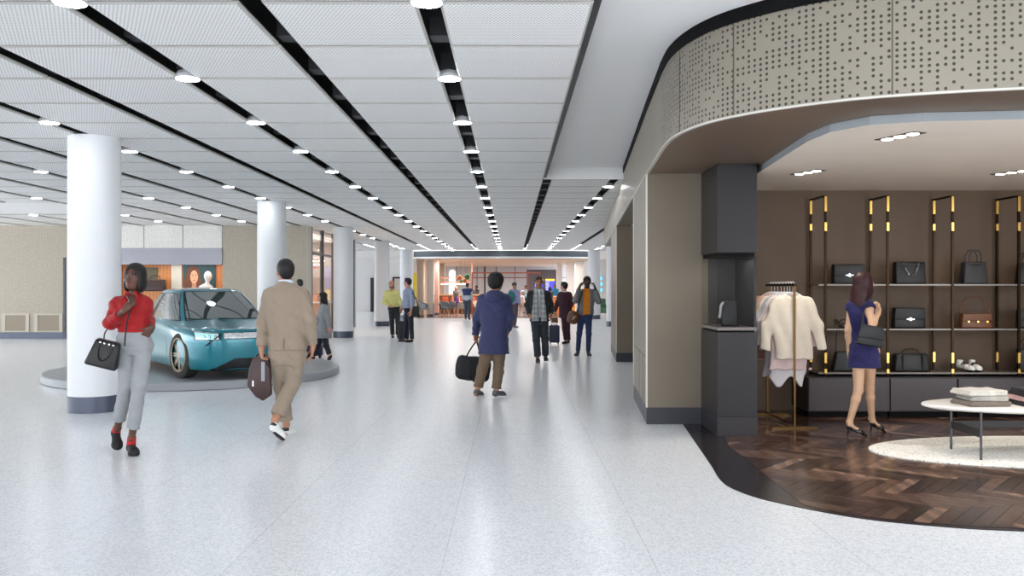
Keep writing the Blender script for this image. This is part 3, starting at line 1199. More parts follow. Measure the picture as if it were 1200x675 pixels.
        fin += [p_cap(w + d * .02 * k + t * .015 * k, b, .016 * k, .0145 * k), p_cap(b, m1, .0135 * k, .0105 * k), p_cap(m1, m2, .0105 * k, .009 * k), p_cap(m2, m2 + d3 * .018 * k, .009 * k, .0075 * k)]
        return soft, fin

    # -- the body: one continuous surface
    def body(s, feet=True):
        J, z = s.J, s.size * s.th
        pr = [(p_loft(s.torso()), 0)]
        nk = .046 if s.female else .056
        pr.append((p_cap(J['neck'] - np.array((0, 0, .03)), s.hp(0, -.018, -.06), nk * s.size * 1.06, nk * s.size), .03))
        for a in 'AB':
            sh, el, wr = J['sh' + a], J['el' + a], J['wr' + a]
            pr.append((p_cap(J['neck'] - np.array((0, 0, .05)), sh, .05 * z, .052 * z), .05))
            ua, fa_ = (.045, .026) if s.female else (.054, .030)
            pr.append((p_cap(sh, el, ua * z, ua * .78 * z), .035))
            pr.append((p_cap(el, lerp(el, wr, .3), ua * .78 * z, ua * .80 * z), .02))
            pr.append((p_cap(lerp(el, wr, .3), wr, ua * .80 * z, fa_ * z), .02))
            soft, fin = s.hand_prims(a)
            pr += [(q, .018) for q in soft] + [(q, .005) for q in fin]
            hp_, kn, an = J['hip' + a], J['kn' + a], J['an' + a]
            bk = -unit((np.array((math.sin(s.pyaw), -math.cos(s.pyaw), 0))))
            pr.append((p_cap(hp_, kn, .086 * z, .054 * z), .04))
            cm = lerp(kn, an, .30) + bk * .008 * z
            pr.append((p_cap(kn, cm, .051 * z, .050 * z), .02))
            pr.append((p_cap(cm, an, .050 * z, .034 * z), .02))
            hl, to = J['heel' + a], J['toe' + a]
            f = unit(to - hl)
            up = unit(np.cross(np.cross(f, (0, 0, 1)), f))
            pr.append((p_cap(an, hl + f * .03 + up * .04, .036 * z, .034 * z), .02))
            pr.append((p_cap(hl + f * .03 + up * .038, hl + (to - hl) * .72 + up * .026, .032 * z, .028 * z), .02))
            pr.append((p_cap(hl + (to - hl) * .70 + up * .024, to - f * .03 + up * .020, .028 * z, .018 * z), .01))
        # head
        hd = [((0, -.018, .035), (.076, .097, .087)), ((0, .028, -.025), (.064, .068, .088))]
        pr.append((s.hell(*hd[0]), .03))
        pr.append((s.hell(*hd[1]), .03))
        pr.append((s.hell((0, .050, -.088), (.040, .040, .028)), .03))
        pr.append((s.hell((.036, .058, -.030), (.026, .026, .026)), .02))
        pr.append((s.hell((-.036, .058, -.030), (.026, .026, .026)), .02))
        pr.append((s.hcap((-.038, .082, .026), (.038, .082, .026), .011), .015))
        lo = np.min([p[0][1] for p in pr], 0) - .03
        hi = np.max([p[0][2] for p in pr], 0) + .03
        g = SDF(lo, hi, s.h)
        for p, k in pr:
            g.add(p, k)
        for q in (-1, 1):
            g.add(s.hell((q * .031, .104, .008), (.018, .014, .012)), .014, 's')
            g.add(s.hell((q * .031, .083, .007), (.0145, .0125, .0115)), .002)
            g.add(s.hell((q * .077, -.004, -.004), (.011, .021, .034)), .008)
        g.add(s.hcap((0, .090, .012), (0, .116, -.028), .008, .0125), .014)
        g.add(s.hell((.0105, .104, -.030), (.009, .010, .008)), .006)
        g.add(s.hell((-.0105, .104, -.030), (.009, .010, .008)), .006)
        g.add(s.hell((0, .094, -.0545), (.024, .012, .0068)), .006)
        g.add(s.hell((0, .091, -.0665), (.020, .012, .0075)), .006)
        Ri, hc, hs = s.R, J['head'], s.hs
        def color(v):
            c = np.tile(np.array(s.skin, dtype=np.float32), (len(v), 1))
            l = ((v - hc) @ Ri) / hs
            x, y, zz = np.abs(l[:, 0]), l[:, 1], l[:, 2]
            front = y > .06
            def blend(mask_val, rgb):
                mv = np.clip(mask_val, 0, 1)[:, None]
                c[:] = c * (1 - mv) + np.array(rgb) * mv
            e = 1.2 - (((l[:, 0]) / .025) ** 2 + ((zz + .0605 - np.abs(l[:, 0]) * .12) / .0105) ** 2)
            blend(np.where(front & (y > .075), e * 2.0, 0), s.lips)
            b_ = 1.3 - (((x - .033) / .021) ** 2 + ((zz - .031 + (x - .033) * .12) / .0062) ** 2)
            blend(np.where(front, b_ * 1.6, 0), s.brow)
            ew = 1.25 - (((x - .031) / .0135) ** 2 + ((zz - .006) / .0062) ** 2)
            blend(np.where(front, ew * 2.0, 0), (.42, .38, .35))
            ei = 1.2 - (((x - .031) / .0078) ** 2 + ((zz - .007) / .0085) ** 2)
            blend(np.where(front, ei * 2.2, 0), (.015, .010, .008))
            el_ = 1.2 - (((x - .031) / .019) ** 2 + ((zz - .0155) / .0035) ** 2)
            blend(np.where(front, el_ * 1.6, 0), (.02, .014, .012))
            return c
        o = g.build('body', skin_mat(), s.root, color)
        return o

    def hair(s, style, rgb, sheen=0.2):
        m = hair_mat(rgb, style)
        pr, sub = [], []
        cut_z = None
        if style in ('short', 'crop'):
            t = .010 if style == 'short' else .005
            pr = [(s.hell((0, -.020, .040), (.077 + t, .099 + t, .088 + t)), 0), (s.hell((0, -.062, -.015), (.062, .046, .062)), .03)]
            if style == 'short':
                pr.append((s.hell((0, .045, .103), (.055, .045, .025)), .03))
            sub = [(s.hell((0, .098, -.035), (.080, .066, .103)), .012), (s.hell((.085, .03, -.045), (.03, .062, .062)), .01), (s.hell((-.085, .03, -.045), (.03, .062, .062)), .01)]
            cut_z = -.072
        elif style == 'cap':
            pr = [(s.hell((0, -.012, .060), (.092, .112, .086)), 0)]
            sub = [(s.hell((0, .10, -.02), (.085, .06, .085)), .012)]
            cut_z = .012
        elif style == 'afro':
            pr = [(s.hell((0, -.028, .036), (.112, .118, .108)), 0), (s.hell((0, -.05, -.02), (.098, .085, .085)), .03)]
            sub = [(s.hell((0, .105, -.045), (.078, .075, .105)), .015)]
        elif style == 'bob':
            pr = [(s.hell((0, -.016, .042), (.090, .107, .092)), 0), (s.hell((.062, -.012, -.045), (.036, .07, .098)), .03), (s.hell((-.062, -.012, -.045), (.036, .07, .098)), .03), (s.hell((0, -.058, -.05), (.078, .05, .10)), .03)]
            sub = [(s.hell((0, .098, -.030), (.066, .092, .108)), .010)]
            cut_z = -.138
        elif style == 'long':
            pr = [(s.hell((0, -.018, .040), (.088, .107, .092)), 0)]
            b = [(0, -.05, .0), (0, -.075, -.10), (0, -.085, -.20), (0, -.088, -.30)]
            ax = s.R[:, 1]
            for i in range(3):
                pr.append((p_cap(s.hp(*b[i]), s.hp(*b[i + 1]), (.085, .088, .090)[i] * s.hs, (.088, .090, .06)[i] * s.hs, sq=(ax, .55)), .03))
            pr.append((s.hell((.062, .0, -.06), (.03, .06, .09)), .03))
            pr.append((s.hell((-.062, .0, -.06), (.03, .06, .09)), .03))
            sub = [(s.hell((0, .100, -.030), (.066, .085, .105)), .010)]
        elif style == 'bun':
            pr = [(s.hell((0, -.018, .040), (.085, .105, .092)), 0), (s.hell((0, -.105, .06), (.04, .04, .04)), .02)]
            sub = [(s.hell((0, .098, -.035), (.078, .07, .103)), .012)]
            cut_z = -.06
        elif style == 'fringe':      # balding: sides and back only
            pr = [(s.hell((0, -.030, .010), (.082, .096, .060)), 0)]
            sub = [(s.hell((0, .06, .03), (.083, .10, .12)), .01)]
            cut_z = -.06
        elif style == 'beard':
            pr = [(s.hell((0, .046, -.083), (.053, .052, .044)), 0), (s.hell((.055, .02, -.055), (.018, .03, .045)), .02), (s.hell((-.055, .02, -.055), (.018, .03, .045)), .02)]
            sub = [(s.hell((0, .10, -.062), (.027, .03, .014)), .006)]
        g = sdf_of([p for p, _ in pr], s.h)
        for p, k in pr:
            g.add(p, k)
        for p, k in sub:
            g.add(p, k, 's')
        if cut_z is not None:
            g.cut(s.hp(0, 0, cut_z), -s.R[:, 2])
        if style == 'afro':
            g.folds(.004, lambda X, Y, Z: np.sin(150 * X) * np.sin(140 * Y + 1) * np.sin(150 * Z))
        return g.build('hair' if style != 'beard' else 'beard', m, s.root)

    # -- clothing
    def top(s, name, m, hem, infl=.016, sleeve=1.0, arm=.018, skirt=None, opening=None, neck=.014, collar=.04, folds=.003, cuff=0.0, vneck=None, parent=None, chest=0.0, lapel=False):
        J, z = s.J, s.size * s.th
        T_ = p_loft(s.torso(infl, zmin=hem, skirt=skirt))
        pr = [(T_, 0)]
        nk = (.046 if s.female else .056) * s.size
        nd = unit(s.hp(0, -.018, -.06) - (J['neck'] - np.array((0, 0, .03))))
        ends = []
        for a in 'AB':
            sh, el, wr = J['sh' + a], J['el' + a], J['wr' + a]
            ua, fa_ = (.045, .026) if s.female else (.054, .030)
            pr.append((p_cap(J['neck'] - np.array((0, 0, .05)), sh, .05 * z + infl * .8, .052 * z + infl), .05))
            if sleeve is None:
                continue
            if sleeve < 0:      # short sleeve: fraction of the upper arm
                pr.append((p_cap(sh, lerp(sh, el, -sleeve), ua * z + arm, ua * .92 * z + arm + .006, fb=True), .035))
            else:
                pr.append((p_cap(sh, el, ua * z + arm, ua * .80 * z + arm), .035))
                e = lerp(el, wr, sleeve)
                rr = (ua * .78 * (1 - sleeve) + fa_ * sleeve) * z
                pr.append((p_cap(el, e, ua * .80 * z + arm, rr + arm * .75 + cuff, fb=True), .025))
        if collar:
            c0 = J['neck'] - nd * .015
            pr.append((p_cap(c0, c0 + nd * (collar + .015), nk + neck + .012, nk + neck + .004, fa=True, fb=True), .012))
        g = sdf_of([p for p, _ in pr], s.h, .04)
        for p, k in pr:
            g.add(p, k)
        if chest:
            ch = lerp(J['pel'], J['neck'], .68)
            for q in (-1, 1):
                g.add(p_ell(ch + s.fw * (.085 + infl) + s.sv * q * .062, (.055, .045, .055)), .05)
        if folds:
            ph = (J['neck'][0] * 37 + s.org.x * 13) % 6
            g.folds(folds, lambda X, Y, Z: np.sin(46 * Z + 22 * X + 2.2 * np.sin(19 * X + ph) + 1.6 * np.sin(23 * Y + ph)) * np.sin(17 * X + 13 * Y + 9 * Z + ph))
        g.add(p_cap(J['neck'] - nd * .04, J['neck'] + nd * .2, nk + neck - .008), .004, 's')
        if vneck:
            a = J['neck'] + s.fw * .10 - np.array((0, 0, .0))
            b = J['neck'] + s.fw * .135 - np.array((0, 0, vneck))
            g.add(p_cap(a, b, .055, .006), .004, 's')
        if opening:
            w, zt = opening
            c = lerp(J['pel'], J['neck'], .5) + s.fw * .2
            zc, zl = (zt + hem - .3) / 2, (zt - hem + .3) / 2
            R = np.stack([s.sv, s.fw, np.array((0, 0, 1.0))], 1)
            g.add(p_box((c[0], c[1], zc), (w, .2, zl), R, .005), .004, 's')
        g.cut((0, 0, hem), (0, 0, -1))
        return g.build(name, m, parent or s.root)

    def trousers(s, m, name='trousers', waist=.14, hem=1.0, thigh=.014, knee=.016, leg=.02, folds=.003, shorts=False):
        J, z = s.J, s.size * s.th
        T = J['neck'][2] - J['pel'][2]
        pr = [(p_loft(s.torso(.010, zmax=J['pel'][2] + waist * T)), 0)]
        for a in 'AB':
            hp_, kn, an = J['hip' + a], J['kn' + a], J['an' + a]
            pr.append((p_cap(hp_, kn, .086 * z + thigh, .054 * z + knee), .04))
            if not shorts:
                e = lerp(kn, an, hem)
                r0, r1 = .054 * z + knee, .036 * z + leg
                pr.append((p_cap(kn, e, r0, r0 + (r1 - r0) * hem, fb=True), .03))
        g = sdf_of([p for p, _ in pr], s.h, .03)
        for p, k in pr:
            g.add(p, k)
        ph = (s.org.x * 17) % 6
        if folds:
            g.folds(folds, lambda X, Y, Z: np.sin(60 * Z + 16 * X + 2.0 * np.sin(26 * X + ph) + 1.3 * np.sin(21 * Y)) * np.sin(8 * Z + 19 * X + ph))
        return g.build(name, m, s.root)

    def skirt(s, m, hem, w, d, name='skirt', waist=.3):
        T = s.J['neck'][2] - s.J['pel'][2]
        g = sdf_of([p_loft(s.torso(.012, zmax=s.J['pel'][2] + waist * T, skirt=(hem, w, d)))], s.h)
        g.add(p_loft(s.torso(.012, zmax=s.J['pel'][2] + waist * T, skirt=(hem, w, d))))
        return g.build(name, m, s.root)

    def shoe(s, a, m, sole_m, width=.046, high=.075, sock=None, thick=.016):
        J = s.J
        hl, to, an = J['heel' + a], J['toe' + a], J['an' + a]
        f = unit(to - hl)
        L = np.linalg.norm(to - hl)
        sd = unit(np.cross(f, (0, 0, 1)))
        up = np.cross(sd, f)
        k = s.size
        def q(u, w=0.0, v=0.0):
            return hl + f * u * L + sd * w + up * v
        R = np.stack([sd, f, up], 1)
        pr = [(p_cap(q(.14, 0, .046 * k), q(.66, 0, .036 * k), .037 * k, .043 * k), 0), (p_ell(q(.78, 0, .026 * k), (width * k, L * .215, .034 * k), R), .03),
              (p_cap(q(.15, 0, .04 * k), lerp(q(.17, 0, high * k), an, .25), .038 * k, .040 * k, fb=True), .02)]
        g = sdf_of([p for p, _ in pr], s.h)
        for p, kk in pr:
            g.add(p, kk)
        g.cut(q(0, 0, 0.002), -up)
        o = g.build('shoe', m, s.root)
        g = sdf_of([p for p, _ in pr], s.h)
        for p, kk in pr[:2]:
            g.add(p, kk, infl=.005)
        g.cut(q(0, 0, -.002), -up)
        g.cut(q(0, 0, thick), up)
        g.build('sole', sole_m, o)
        if sock is not None:
            g = sdf_of([p_cap(q(.16, 0, .05), an, .04, .038)], s.h)
            g.add(p_cap(q(.16, 0, .05 * k), an + unit(J['kn' + a] - an) * .02, .041 * k, .0385 * k, fb=True))
            g.build('sock', sock, s.root)
        return o


def stand(D, px, height, yaw, stride=0.0, arms=(0.0, 0.0), bend=(0.15, 0.15), lean=0.0, female=False, spread=0.0):
    """joints in metres (origin on the floor) of a person of the given height facing yaw"""
    k = height / 1.75
    fw = Vector((math.sin(yaw), -math.cos(yaw), 0))
    sv = Vector((math.cos(yaw), math.sin(yaw), 0))
    J = {}
    up = Vector((0, 0, 1))
    J['pel'] = up * .93 * k
    J['neck'] = up * 1.46 * k + fw * lean
    J['head'] = up * 1.625 * k + fw * (lean * 1.25 + .02)
    for a, q, i in (('A', -1, 0), ('B', 1, 1)):
        sh = J['neck'] + sv * q * (.175 if not female else .15) * k - up * .06 * k
        J['sh' + a] = sh
        aa = arms[i]
        d1 = (-up * math.cos(aa) + fw * math.sin(aa) + sv * q * .12).normalized()
        J['el' + a] = sh + d1 * .29 * k
        a2 = aa + bend[i]
        d2 = (-up * math.cos(a2) + fw * math.sin(a2) + sv * q * .03).normalized()
        J['wr' + a] = J['el' + a] + d2 * .255 * k
        st = stride * q
        J['hip' + a] = J['pel'] + sv * q * .085 * k - up * .02
        J['an' + a] = sv * q * (.085 + spread) * k + fw * st + up * .08 * k
        J['kn' + a] = (J['hip' + a] + J['an' + a]) / 2 + fw * (.03 + abs(st) * .15)
        J['heel' + a] = sv * q * (.09 + spread) * k + fw * (st - .06 * k)
        J['toe' + a] = J['heel' + a] + fw * .26 * k + sv * q * .03
    return J


def dress_simple(f, shirt, legs, hair, hair_style='short', shoes=(30, 30, 32), hem=None, kind='shirt', sleeve=1.0):
    """plain top, trousers or skirt, shoes and hair for a small far figure"""
    f.body()
    f.hair(hair_style, hair)
    T = f.J['neck'][2] - f.J['pel'][2]
    f.top(kind, cloth('cloth_%d_%d_%d' % shirt, shirt), f.J['pel'][2] - .02 if hem is None else hem, infl=.018, sleeve=sleeve)
    f.trousers(cloth('cloth_%d_%d_%d' % legs, legs))
    sm = mat('shoe_%d_%d_%d' % shoes, shoes, 0.5)
    for a in 'AB':
        f.shoe(a, sm, mat('dark_sole', (28, 28, 30), 0.6))
# ------------------------------------------------------------------ the people near the viewer
PI = math.pi
WHITE_SOLE = mat('white_sole', (232, 232, 230), 0.5)
DARK_SOLE = mat('dark_sole', (28, 28, 30), 0.6)

# woman in the red blouse
f1 = Figure('smiling woman in a red blouse and pale grey trousers holding her bag strap', 7.7, {
    'pel': (157, 403, 0), 'neck': (157, 347.5, .02), 'head': (157.8, 324.6, -.01),
    'shA': (138.5, 356.5, .02), 'elA': (129, 379, -.06), 'wrA': (147, 362.5, -.20),
    'shB': (169, 356.5, .02), 'elB': (173.5, 377, .14), 'wrB': (177.5, 384.5, -.02),
    'hipA': (147.5, 409, 0), 'knA': (148, 450, -.03), 'anA': (137.5, 502, .16), 'heelA': (134.5, 508.5, .26), 'toeA': (138, 528.5, .10),
    'hipB': (167, 409, 0), 'knB': (163.5, 450, -.07), 'anB': (154.2, 514, .0), 'heelB': (152.5, 529.5, .06), 'toeB': (158.5, 535, -.11)},
    0.10, (92, 62, 50), head_yaw=-0.08, roll=-0.06, female=True, h=.0052, lips=(112, 52, 50), brow=(25, 18, 16), size=.98, thick=.91)
f1.hand('A', dirv=(.55, .25, .75), palm=(.35, .9, -.1), thumb=(-.2, .1, 1), curl=1.45)
f1.hand('B', dirv=(-.55, -.25, -.75), palm=(-.7, .6, .1), thumb=(-.3, -.9, .3), curl=.35)
f1.body()
f1.hair('bob', (24, 20, 20))
red = cloth('red_silk', (152, 21, 25), 0.6, bump=(25, .15), noise=(5, .05))
f1.top('blouse', red, 1.5 - (389 - 337.5) * .0077, infl=.020, sleeve=.62, arm=.024, collar=.035, folds=.0045, chest=.0, vneck=.09)
# shirt collar flaps
cg = []
for q in (-1, 1):
    n0 = f1.J['neck'] + f1.fw * .070 + f1.sv * q * .035 + V3(0, 0, .035)
    cg.append(p_cap(n0, n0 + f1.fw * .02 + f1.sv * q * .035 - V3(0, 0, .06), .018, .006, sq=(f1.fw, .45)))
g = sdf_of(cg, .006)
for c_ in cg:
    g.add(c_)
g.build('collar', red, f1.root)
f1.trousers(cloth('pale_denim', (152, 155, 158), 0.9, noise=(12, .05)), waist=.30, hem=.80, thigh=.008, knee=.012, leg=.024, folds=.003)
for a in 'AB':
    f1.shoe(a, mat('black_suede', (26, 26, 28), 0.7), DARK_SOLE, sock=mat('red_sock', (190, 40, 44), 0.9))
g = MB()
e = f1.hp(-.080, -.004, -.045)
g.lathe([(0.0, -.006), (.006, 0), (0, .006)], tuple(e), n=10)
g.build('earring', mat('pearl', (236, 232, 226), 0.2), f1.root)


def hull(name, m, parent, w0, w1, d0, d1, h, bev=.015, M=None, seg=3):
    """soft tapered bag body standing on z=0: bottom w0 x d0, top w1 x d1"""
    bm = bmesh.new()
    bmesh.ops.create_cube(bm, size=1)
    for v in bm.verts:
        t = v.co.z + .5
        v.co = Vector((v.co.x * (w0 + (w1 - w0) * t), v.co.y * (d0 + (d1 - d0) * t), t * h))
    bmesh.ops.bevel(bm, geom=bm.edges[:], offset=bev, segments=seg, affect='EDGES', profile=.5)
    if M is not None:
        bmesh.ops.transform(bm, matrix=M, verts=bm.verts)
    me = bpy.data.meshes.new(name)
    bm.to_mesh(me)
    bm.free()
    for p in me.polygons:
        p.use_smooth = True
    return link(name, me, m, parent)


def tubeT(name, m, parent, pts, r, M=None, smooth=6, n=8):
    pts = catmull(pts, smooth) if smooth else [Vector(p) for p in pts]
    if M is not None:
        pts = [M @ p for p in pts]
    return MB().tube(pts, r, n).build(name, m, parent)


leather_b = mat('black_leather', (19, 19, 21), 0.42, spec=0.4, noise=(14, .12), bump=(70, .15))
leather_m = mat('matt_black_fabric', (24, 25, 28), 0.8, noise=(14, .1), bump=(60, .2))
leather_w = mat('brown_leather', (98, 60, 36), 0.45, noise=(10, .12), bump=(60, .15))
leather_d = mat('dark_brown_leather', (58, 34, 32), 0.45, noise=(10, .12), bump=(60, .12))
gold = mat('gold_metal', (206, 168, 92), 0.22, 1.0)
silver = mat('silver_metal', (205, 205, 208), 0.25, 1.0)

# tote of the woman in red
c = at(128, 398.5, 7.50)
t = thing('tote_bag', 'black leather tote bag hanging from the shoulder strap of the woman in red', 'bag', c)
M = Matrix.Rotation(0.30, 4, 'Y') @ Matrix.Rotation(0.25, 4, 'Z') @ Matrix.Translation((.0, 0, -.245))
hull('bag_body', leather_b, t, .27, .20, .15, .10, .24, .022, M)
for q in (-1, 1):
    tubeT('handle', leather_b, t, [(-.055, q * .060, .215), (-.05, q * .075, .13), (-.02, q * .086, .075), (.02, q * .086, .075), (.05, q * .075, .13), (.055, q * .060, .215)], .006, M)
g = MB()
for x in (-.055, -.02, .02, .055):
    g.box((x - .008, -.064, .212), (x + .008, -.056, .224))
g.build('fittings', silver, t)
for o in t.children:
    if o.name.startswith('fittings'):
        o.data.transform(M)
sp = [at(146, 405, 7.53), at(147, 392, 7.45), at(149.5, 374, 7.50), at(152.8, 360, 7.50), at(152.4, 353, 7.51), at(148.5, 347.0, 7.60), at(146, 346.5, 7.74), at(141, 356, 7.86), at(132, 378, 7.84), at(123.5, 389, 7.70), at(121.8, 397.5, 7.52)]
pts = [p - c for p in catmull(sp, 6)]
MB().tube(pts, .0065, 8).build('strap', leather_b, t)

# man in the beige suit, walking away
f2 = Figure('man in a beige suit and white sneakers walking away with a brown briefcase', 8.5, {
    'pel': (337, 411, 0), 'neck': (334.8, 334, .0), 'head': (334.5, 319, .03),
    'shA': (317.5, 347.5, .0), 'elA': (309, 376.5, .03), 'wrA': (306.5, 409, -.05),
    'shB': (352.5, 346.5, .0), 'elB': (362.5, 375, -.03), 'wrB': (366.5, 405.5, .05),
    'hipA': (328.5, 416, 0), 'knA': (330, 453, .16), 'anA': (335.5, 497, .20), 'heelA': (334, 510.3, .17), 'toeA': (343.5, 506.5, .40),
    'hipB': (346, 416, 0), 'knB': (343.5, 448, .04), 'anB': (322.5, 491, -.17), 'heelB': (315.5, 503.5, -.24), 'toeB': (332, 517, -.13)},
    PI + .08, (176, 126, 100), head_yaw=PI + .42, h=.0056, brow=(30, 24, 20), size=1.0)
f2.hand('A', dirv=(.1, -.1, -1), curl=1.05)
f2.hand('B', dirv=(-.12, .1, -1), curl=.45)
f2.body()
f2.hair('short', (22, 19, 19))
beige = cloth('beige_wool', (148, 133, 117), 0.85, bump=(120, .12), noise=(30, .03))
f2.top('shirt', cloth('pale_blue_cotton', (206, 220, 236), 0.8), 1.0, infl=.010, sleeve=.99, arm=.010, collar=.045, folds=0)
hz = 1.5 - (409.5 - 337.5) * .0085
jk = f2.top('jacket', beige, hz, infl=.030, sleeve=.93, arm=.026, skirt=(hz, .188, .150), collar=.030, folds=.0038, neck=.018)
g = sdf_of([p_cap(f2.J['pel'], f2.J['neck'], .02)], .0064, .2)
bk = [f2.J['pel'] - f2.fw * .147 + V3(-.008, 0, -.02), lerp(f2.J['pel'], f2.J['neck'], .2) - f2.fw * .146]
MB().box((bk[0][0] - .002, bk[0][1] - .012, hz + .006), (bk[0][0] + .002, bk[0][1] + .004, bk[1][2])).build('vent_seam', mat('beige_shade_seam', (112, 98, 82), .9), jk)
f2.trousers(beige, hem=.90, thigh=.020, knee=.022, leg=.032, folds=.004)
sneak = mat('white_leather', (226, 226, 224), 0.45, noise=(10, .02))
for a in 'AB':
    sh = f2.shoe(a, sneak, DARK_SOLE if a == 'B' else WHITE_SOLE)
    hl, to = f2.J['heel' + a], f2.J['toe' + a]
    fdir = unit(to - hl)
    up = unit(np.cross(np.cross(fdir, (0, 0, 1)), fdir))
    pp = hl + up * .062 + fdir * .022
    g = sdf_of([p_cap(pp - up * .02, pp + up * .02, .036)], .0064)
    g.add(p_cap(pp - up * .018, pp + up * .016, .0385, .040, fa=True, fb=True))
    g.cut(pp + fdir * .000, fdir)
    g.build('heel_tab', mat('black_patch', (30, 30, 36), .6), sh)
# his briefcase
c = at(306.5, 420, 8.46)
t = thing('briefcase', 'dark brown soft leather briefcase carried by the man in beige', 'briefcase', c)
M = Matrix.Rotation(.10, 4, 'Z') @ Matrix.Rotation(.30, 4, 'Y')
outline = [(-.075, .02), (.035, .01), (.085, -.10), (.10, -.36), (.02, -.42), (-.055, -.375), (-.135, -.26), (-.115, -.10)]
bm_ = MB()
bm_.prism([(x, z) for x, z in outline], -.045, .045)
bm2 = bmesh.new()
vv = [bm2.verts.new((v[0], v[2], v[1])) for v in bm_.v[:16]]
n_ = 8
pl = vv[:8]
ph = vv[8:]
bm2.faces.new(pl)
bm2.faces.new(ph[::-1])
for i in range(8):
    bm2.faces.new((pl[i], ph[i], ph[(i + 1) % 8], pl[(i + 1) % 8]))
bmesh.ops.recalc_face_normals(bm2, faces=bm2.faces[:])
bmesh.ops.bevel(bm2, geom=bm2.edges[:], offset=.016, segments=3, affect='EDGES', profile=.5)
bmesh.ops.transform(bm2, matrix=Matrix.Rotation(.12, 4, 'Z'), verts=bm2.verts)
me = bpy.data.meshes.new('bag_body')
bm2.to_mesh(me)
bm2.free()
for p_ in me.polygons:
    p_.use_smooth = True
link('bag_body', me, leather_d, t)
tubeT('handle', leather_d, t, [(-.05, 0, .005), (-.045, 0, .035), (0, 0, .048), (.03, 0, .03), (.04, 0, -.005)], .009)
MB().box((.012, -.056, -.22), (.048, -.050, -.03), bev=.002).build('side_patch', mat('grey_lining', (150, 150, 156), .6), t)
MB().box((-.075, -.0555, -.27), (-.062, -.0485, -.215)).build('zip_pull', silver, t)

# man in the blue parka seen from behind
f3 = Figure('person with curly black hair in a navy blue hooded parka seen from behind', 11.75, {
    'pel': (578.5, 402, 0), 'neck': (580.5, 345.5, .0), 'head': (582, 330.5, .03),
    'shA': (567, 352, .0), 'elA': (560, 372, .08), 'wrA': (557.3, 391.5, .24),
    'shB': (591.5, 352, .0), 'elB': (597.0, 371, -.03), 'wrB': (595, 387, .10),
    'hipA': (572, 407, 0), 'knA': (565, 434, .02), 'anA': (560, 455, -.02), 'heelA': (557, 464.5, -.10), 'toeA': (565, 464.5, .12),
    'hipB': (585.5, 407, 0), 'knB': (584, 436, .03), 'anB': (581.5, 456.5, .0), 'heelB': (578, 465, -.04), 'toeB': (593, 464.5, .06)},
    PI - .12, (168, 122, 98), head_yaw=PI - .45, h=.0075, size=1.0)
f3.hand('A', dirv=(.05, 0, -1), curl=1.0)
f3.hand('B', dirv=(-.3, .3, -.8), curl=.6)
f3.body()
f3.hair('afro', (20, 18, 18))
navy = cloth('navy_nylon', (50, 54, 90), 0.6, bump=(18, .2), noise=(6, .06))
hz = 1.5 - (414.5 - 337.5) * .01175
pk = f3.top('parka', navy, hz, infl=.038, sleeve=.99, arm=.028, skirt=(hz, .215, .165), collar=.0, folds=.0055, neck=.03)
n0 = f3.J['neck']
hood = [p_ell(n0 - f3.fw * .055 + V3(0, 0, -.035), (.150, .115, .105)), p_ell(n0 + f3.fw * .03 + V3(0, 0, -.005), (.13, .10, .06))]
g = sdf_of(hood, .0075)
g.add(hood[0])
g.add(hood[1], .04)
g.add(p_cap(n0 + V3(0, 0, -.02) + f3.fw * .03, n0 + V3(0, 0, .2) + f3.fw * .03, .078, .098), .02, 's')
g.folds(.003, lambda X, Y, Z: np.sin(70 * X + 30 * Z) * np.sin(50 * Z))
g.build('hood', navy, pk)
f3.trousers(cloth('olive_brown_cotton', (112, 94, 76), 0.9), hem=.95, thigh=.010, knee=.018, leg=.030, folds=.004)
for a in 'AB':
    f3.shoe(a, mat('grey_trainer', (74, 76, 80), 0.6, noise=(25, .2)), WHITE_SOLE)
# duffel bag
c = at(556.8, 400.0, 12.03)
t = thing('duffel_bag', 'black duffel bag hanging from the hand of the person in the navy parka', 'bag', c)
pr = [p_box((-.03, .02, -.385), (.245, .13, .17), np.array(Matrix.Rotation(.06, 3, 'Z') @ Matrix.Rotation(.12, 3, 'Y')), .09)]
g = sdf_of(pr, .009)
g.add(pr[0])
g.folds(.006, lambda X, Y, Z: np.sin(28 * X + 10 * Z) * np.sin(22 * Z + 8 * Y))
g.build('bag_body', leather_m, t)
for q in (-.06, .10):
    tubeT('handle', leather_m, t, [(-.15, q, -.30), (-.10, q, -.17), (-.02, q * .35, -.045), (.02, q * .2, -.012), (.04, q * .35, -.06), (.07, q, -.19), (.075, q, -.30)], .010)
g = MB()
for x in (-.10, .09):
    g.box((x - .018, -.13, -.54), (x + .018, -.112, -.26))
g.build('webbing', mat('webbing_black', (16, 16, 18), .7), t)
g = MB()
for x in (-.02, .12):
    g.cyl((x, .0, -.555), (x, 0, -.575), .012, n=10)
g.build('stud', mat('webbing_black', (16, 16, 18), .7), t)

# man with the long scarf
f4 = Figure('man walking forward in a black coat with a long grey checked scarf', 17.3, {
    'pel': (632, 373, 0), 'neck': (631.6, 341.2, .0), 'head': (631.4, 331.2, -.03),
    'shA': (622.2, 345.2, .0), 'elA': (618.6, 358, .08), 'wrA': (620.5, 368.5, -.05),
    'shB': (641.3, 345.2, .0), 'elB': (645.4, 357.5, .08), 'wrB': (645.8, 368, -.03),
    'hipA': (627.5, 376, 0), 'knA': (628.5, 397, -.05), 'anA': (630.2, 418.6, -.06), 'heelA': (630, 423.4, .0), 'toeA': (630.4, 425.6, -.22),
    'hipB': (637, 376, 0), 'knB': (638.6, 396.5, .02), 'anB': (639.2, 416.6, .14), 'heelB': (639.0, 421.4, .22), 'toeB': (640.2, 423.4, -.03)},
    0.0, (150, 104, 82), head_yaw=.05, h=.0075, lips=(150, 92, 84), size=1.0)
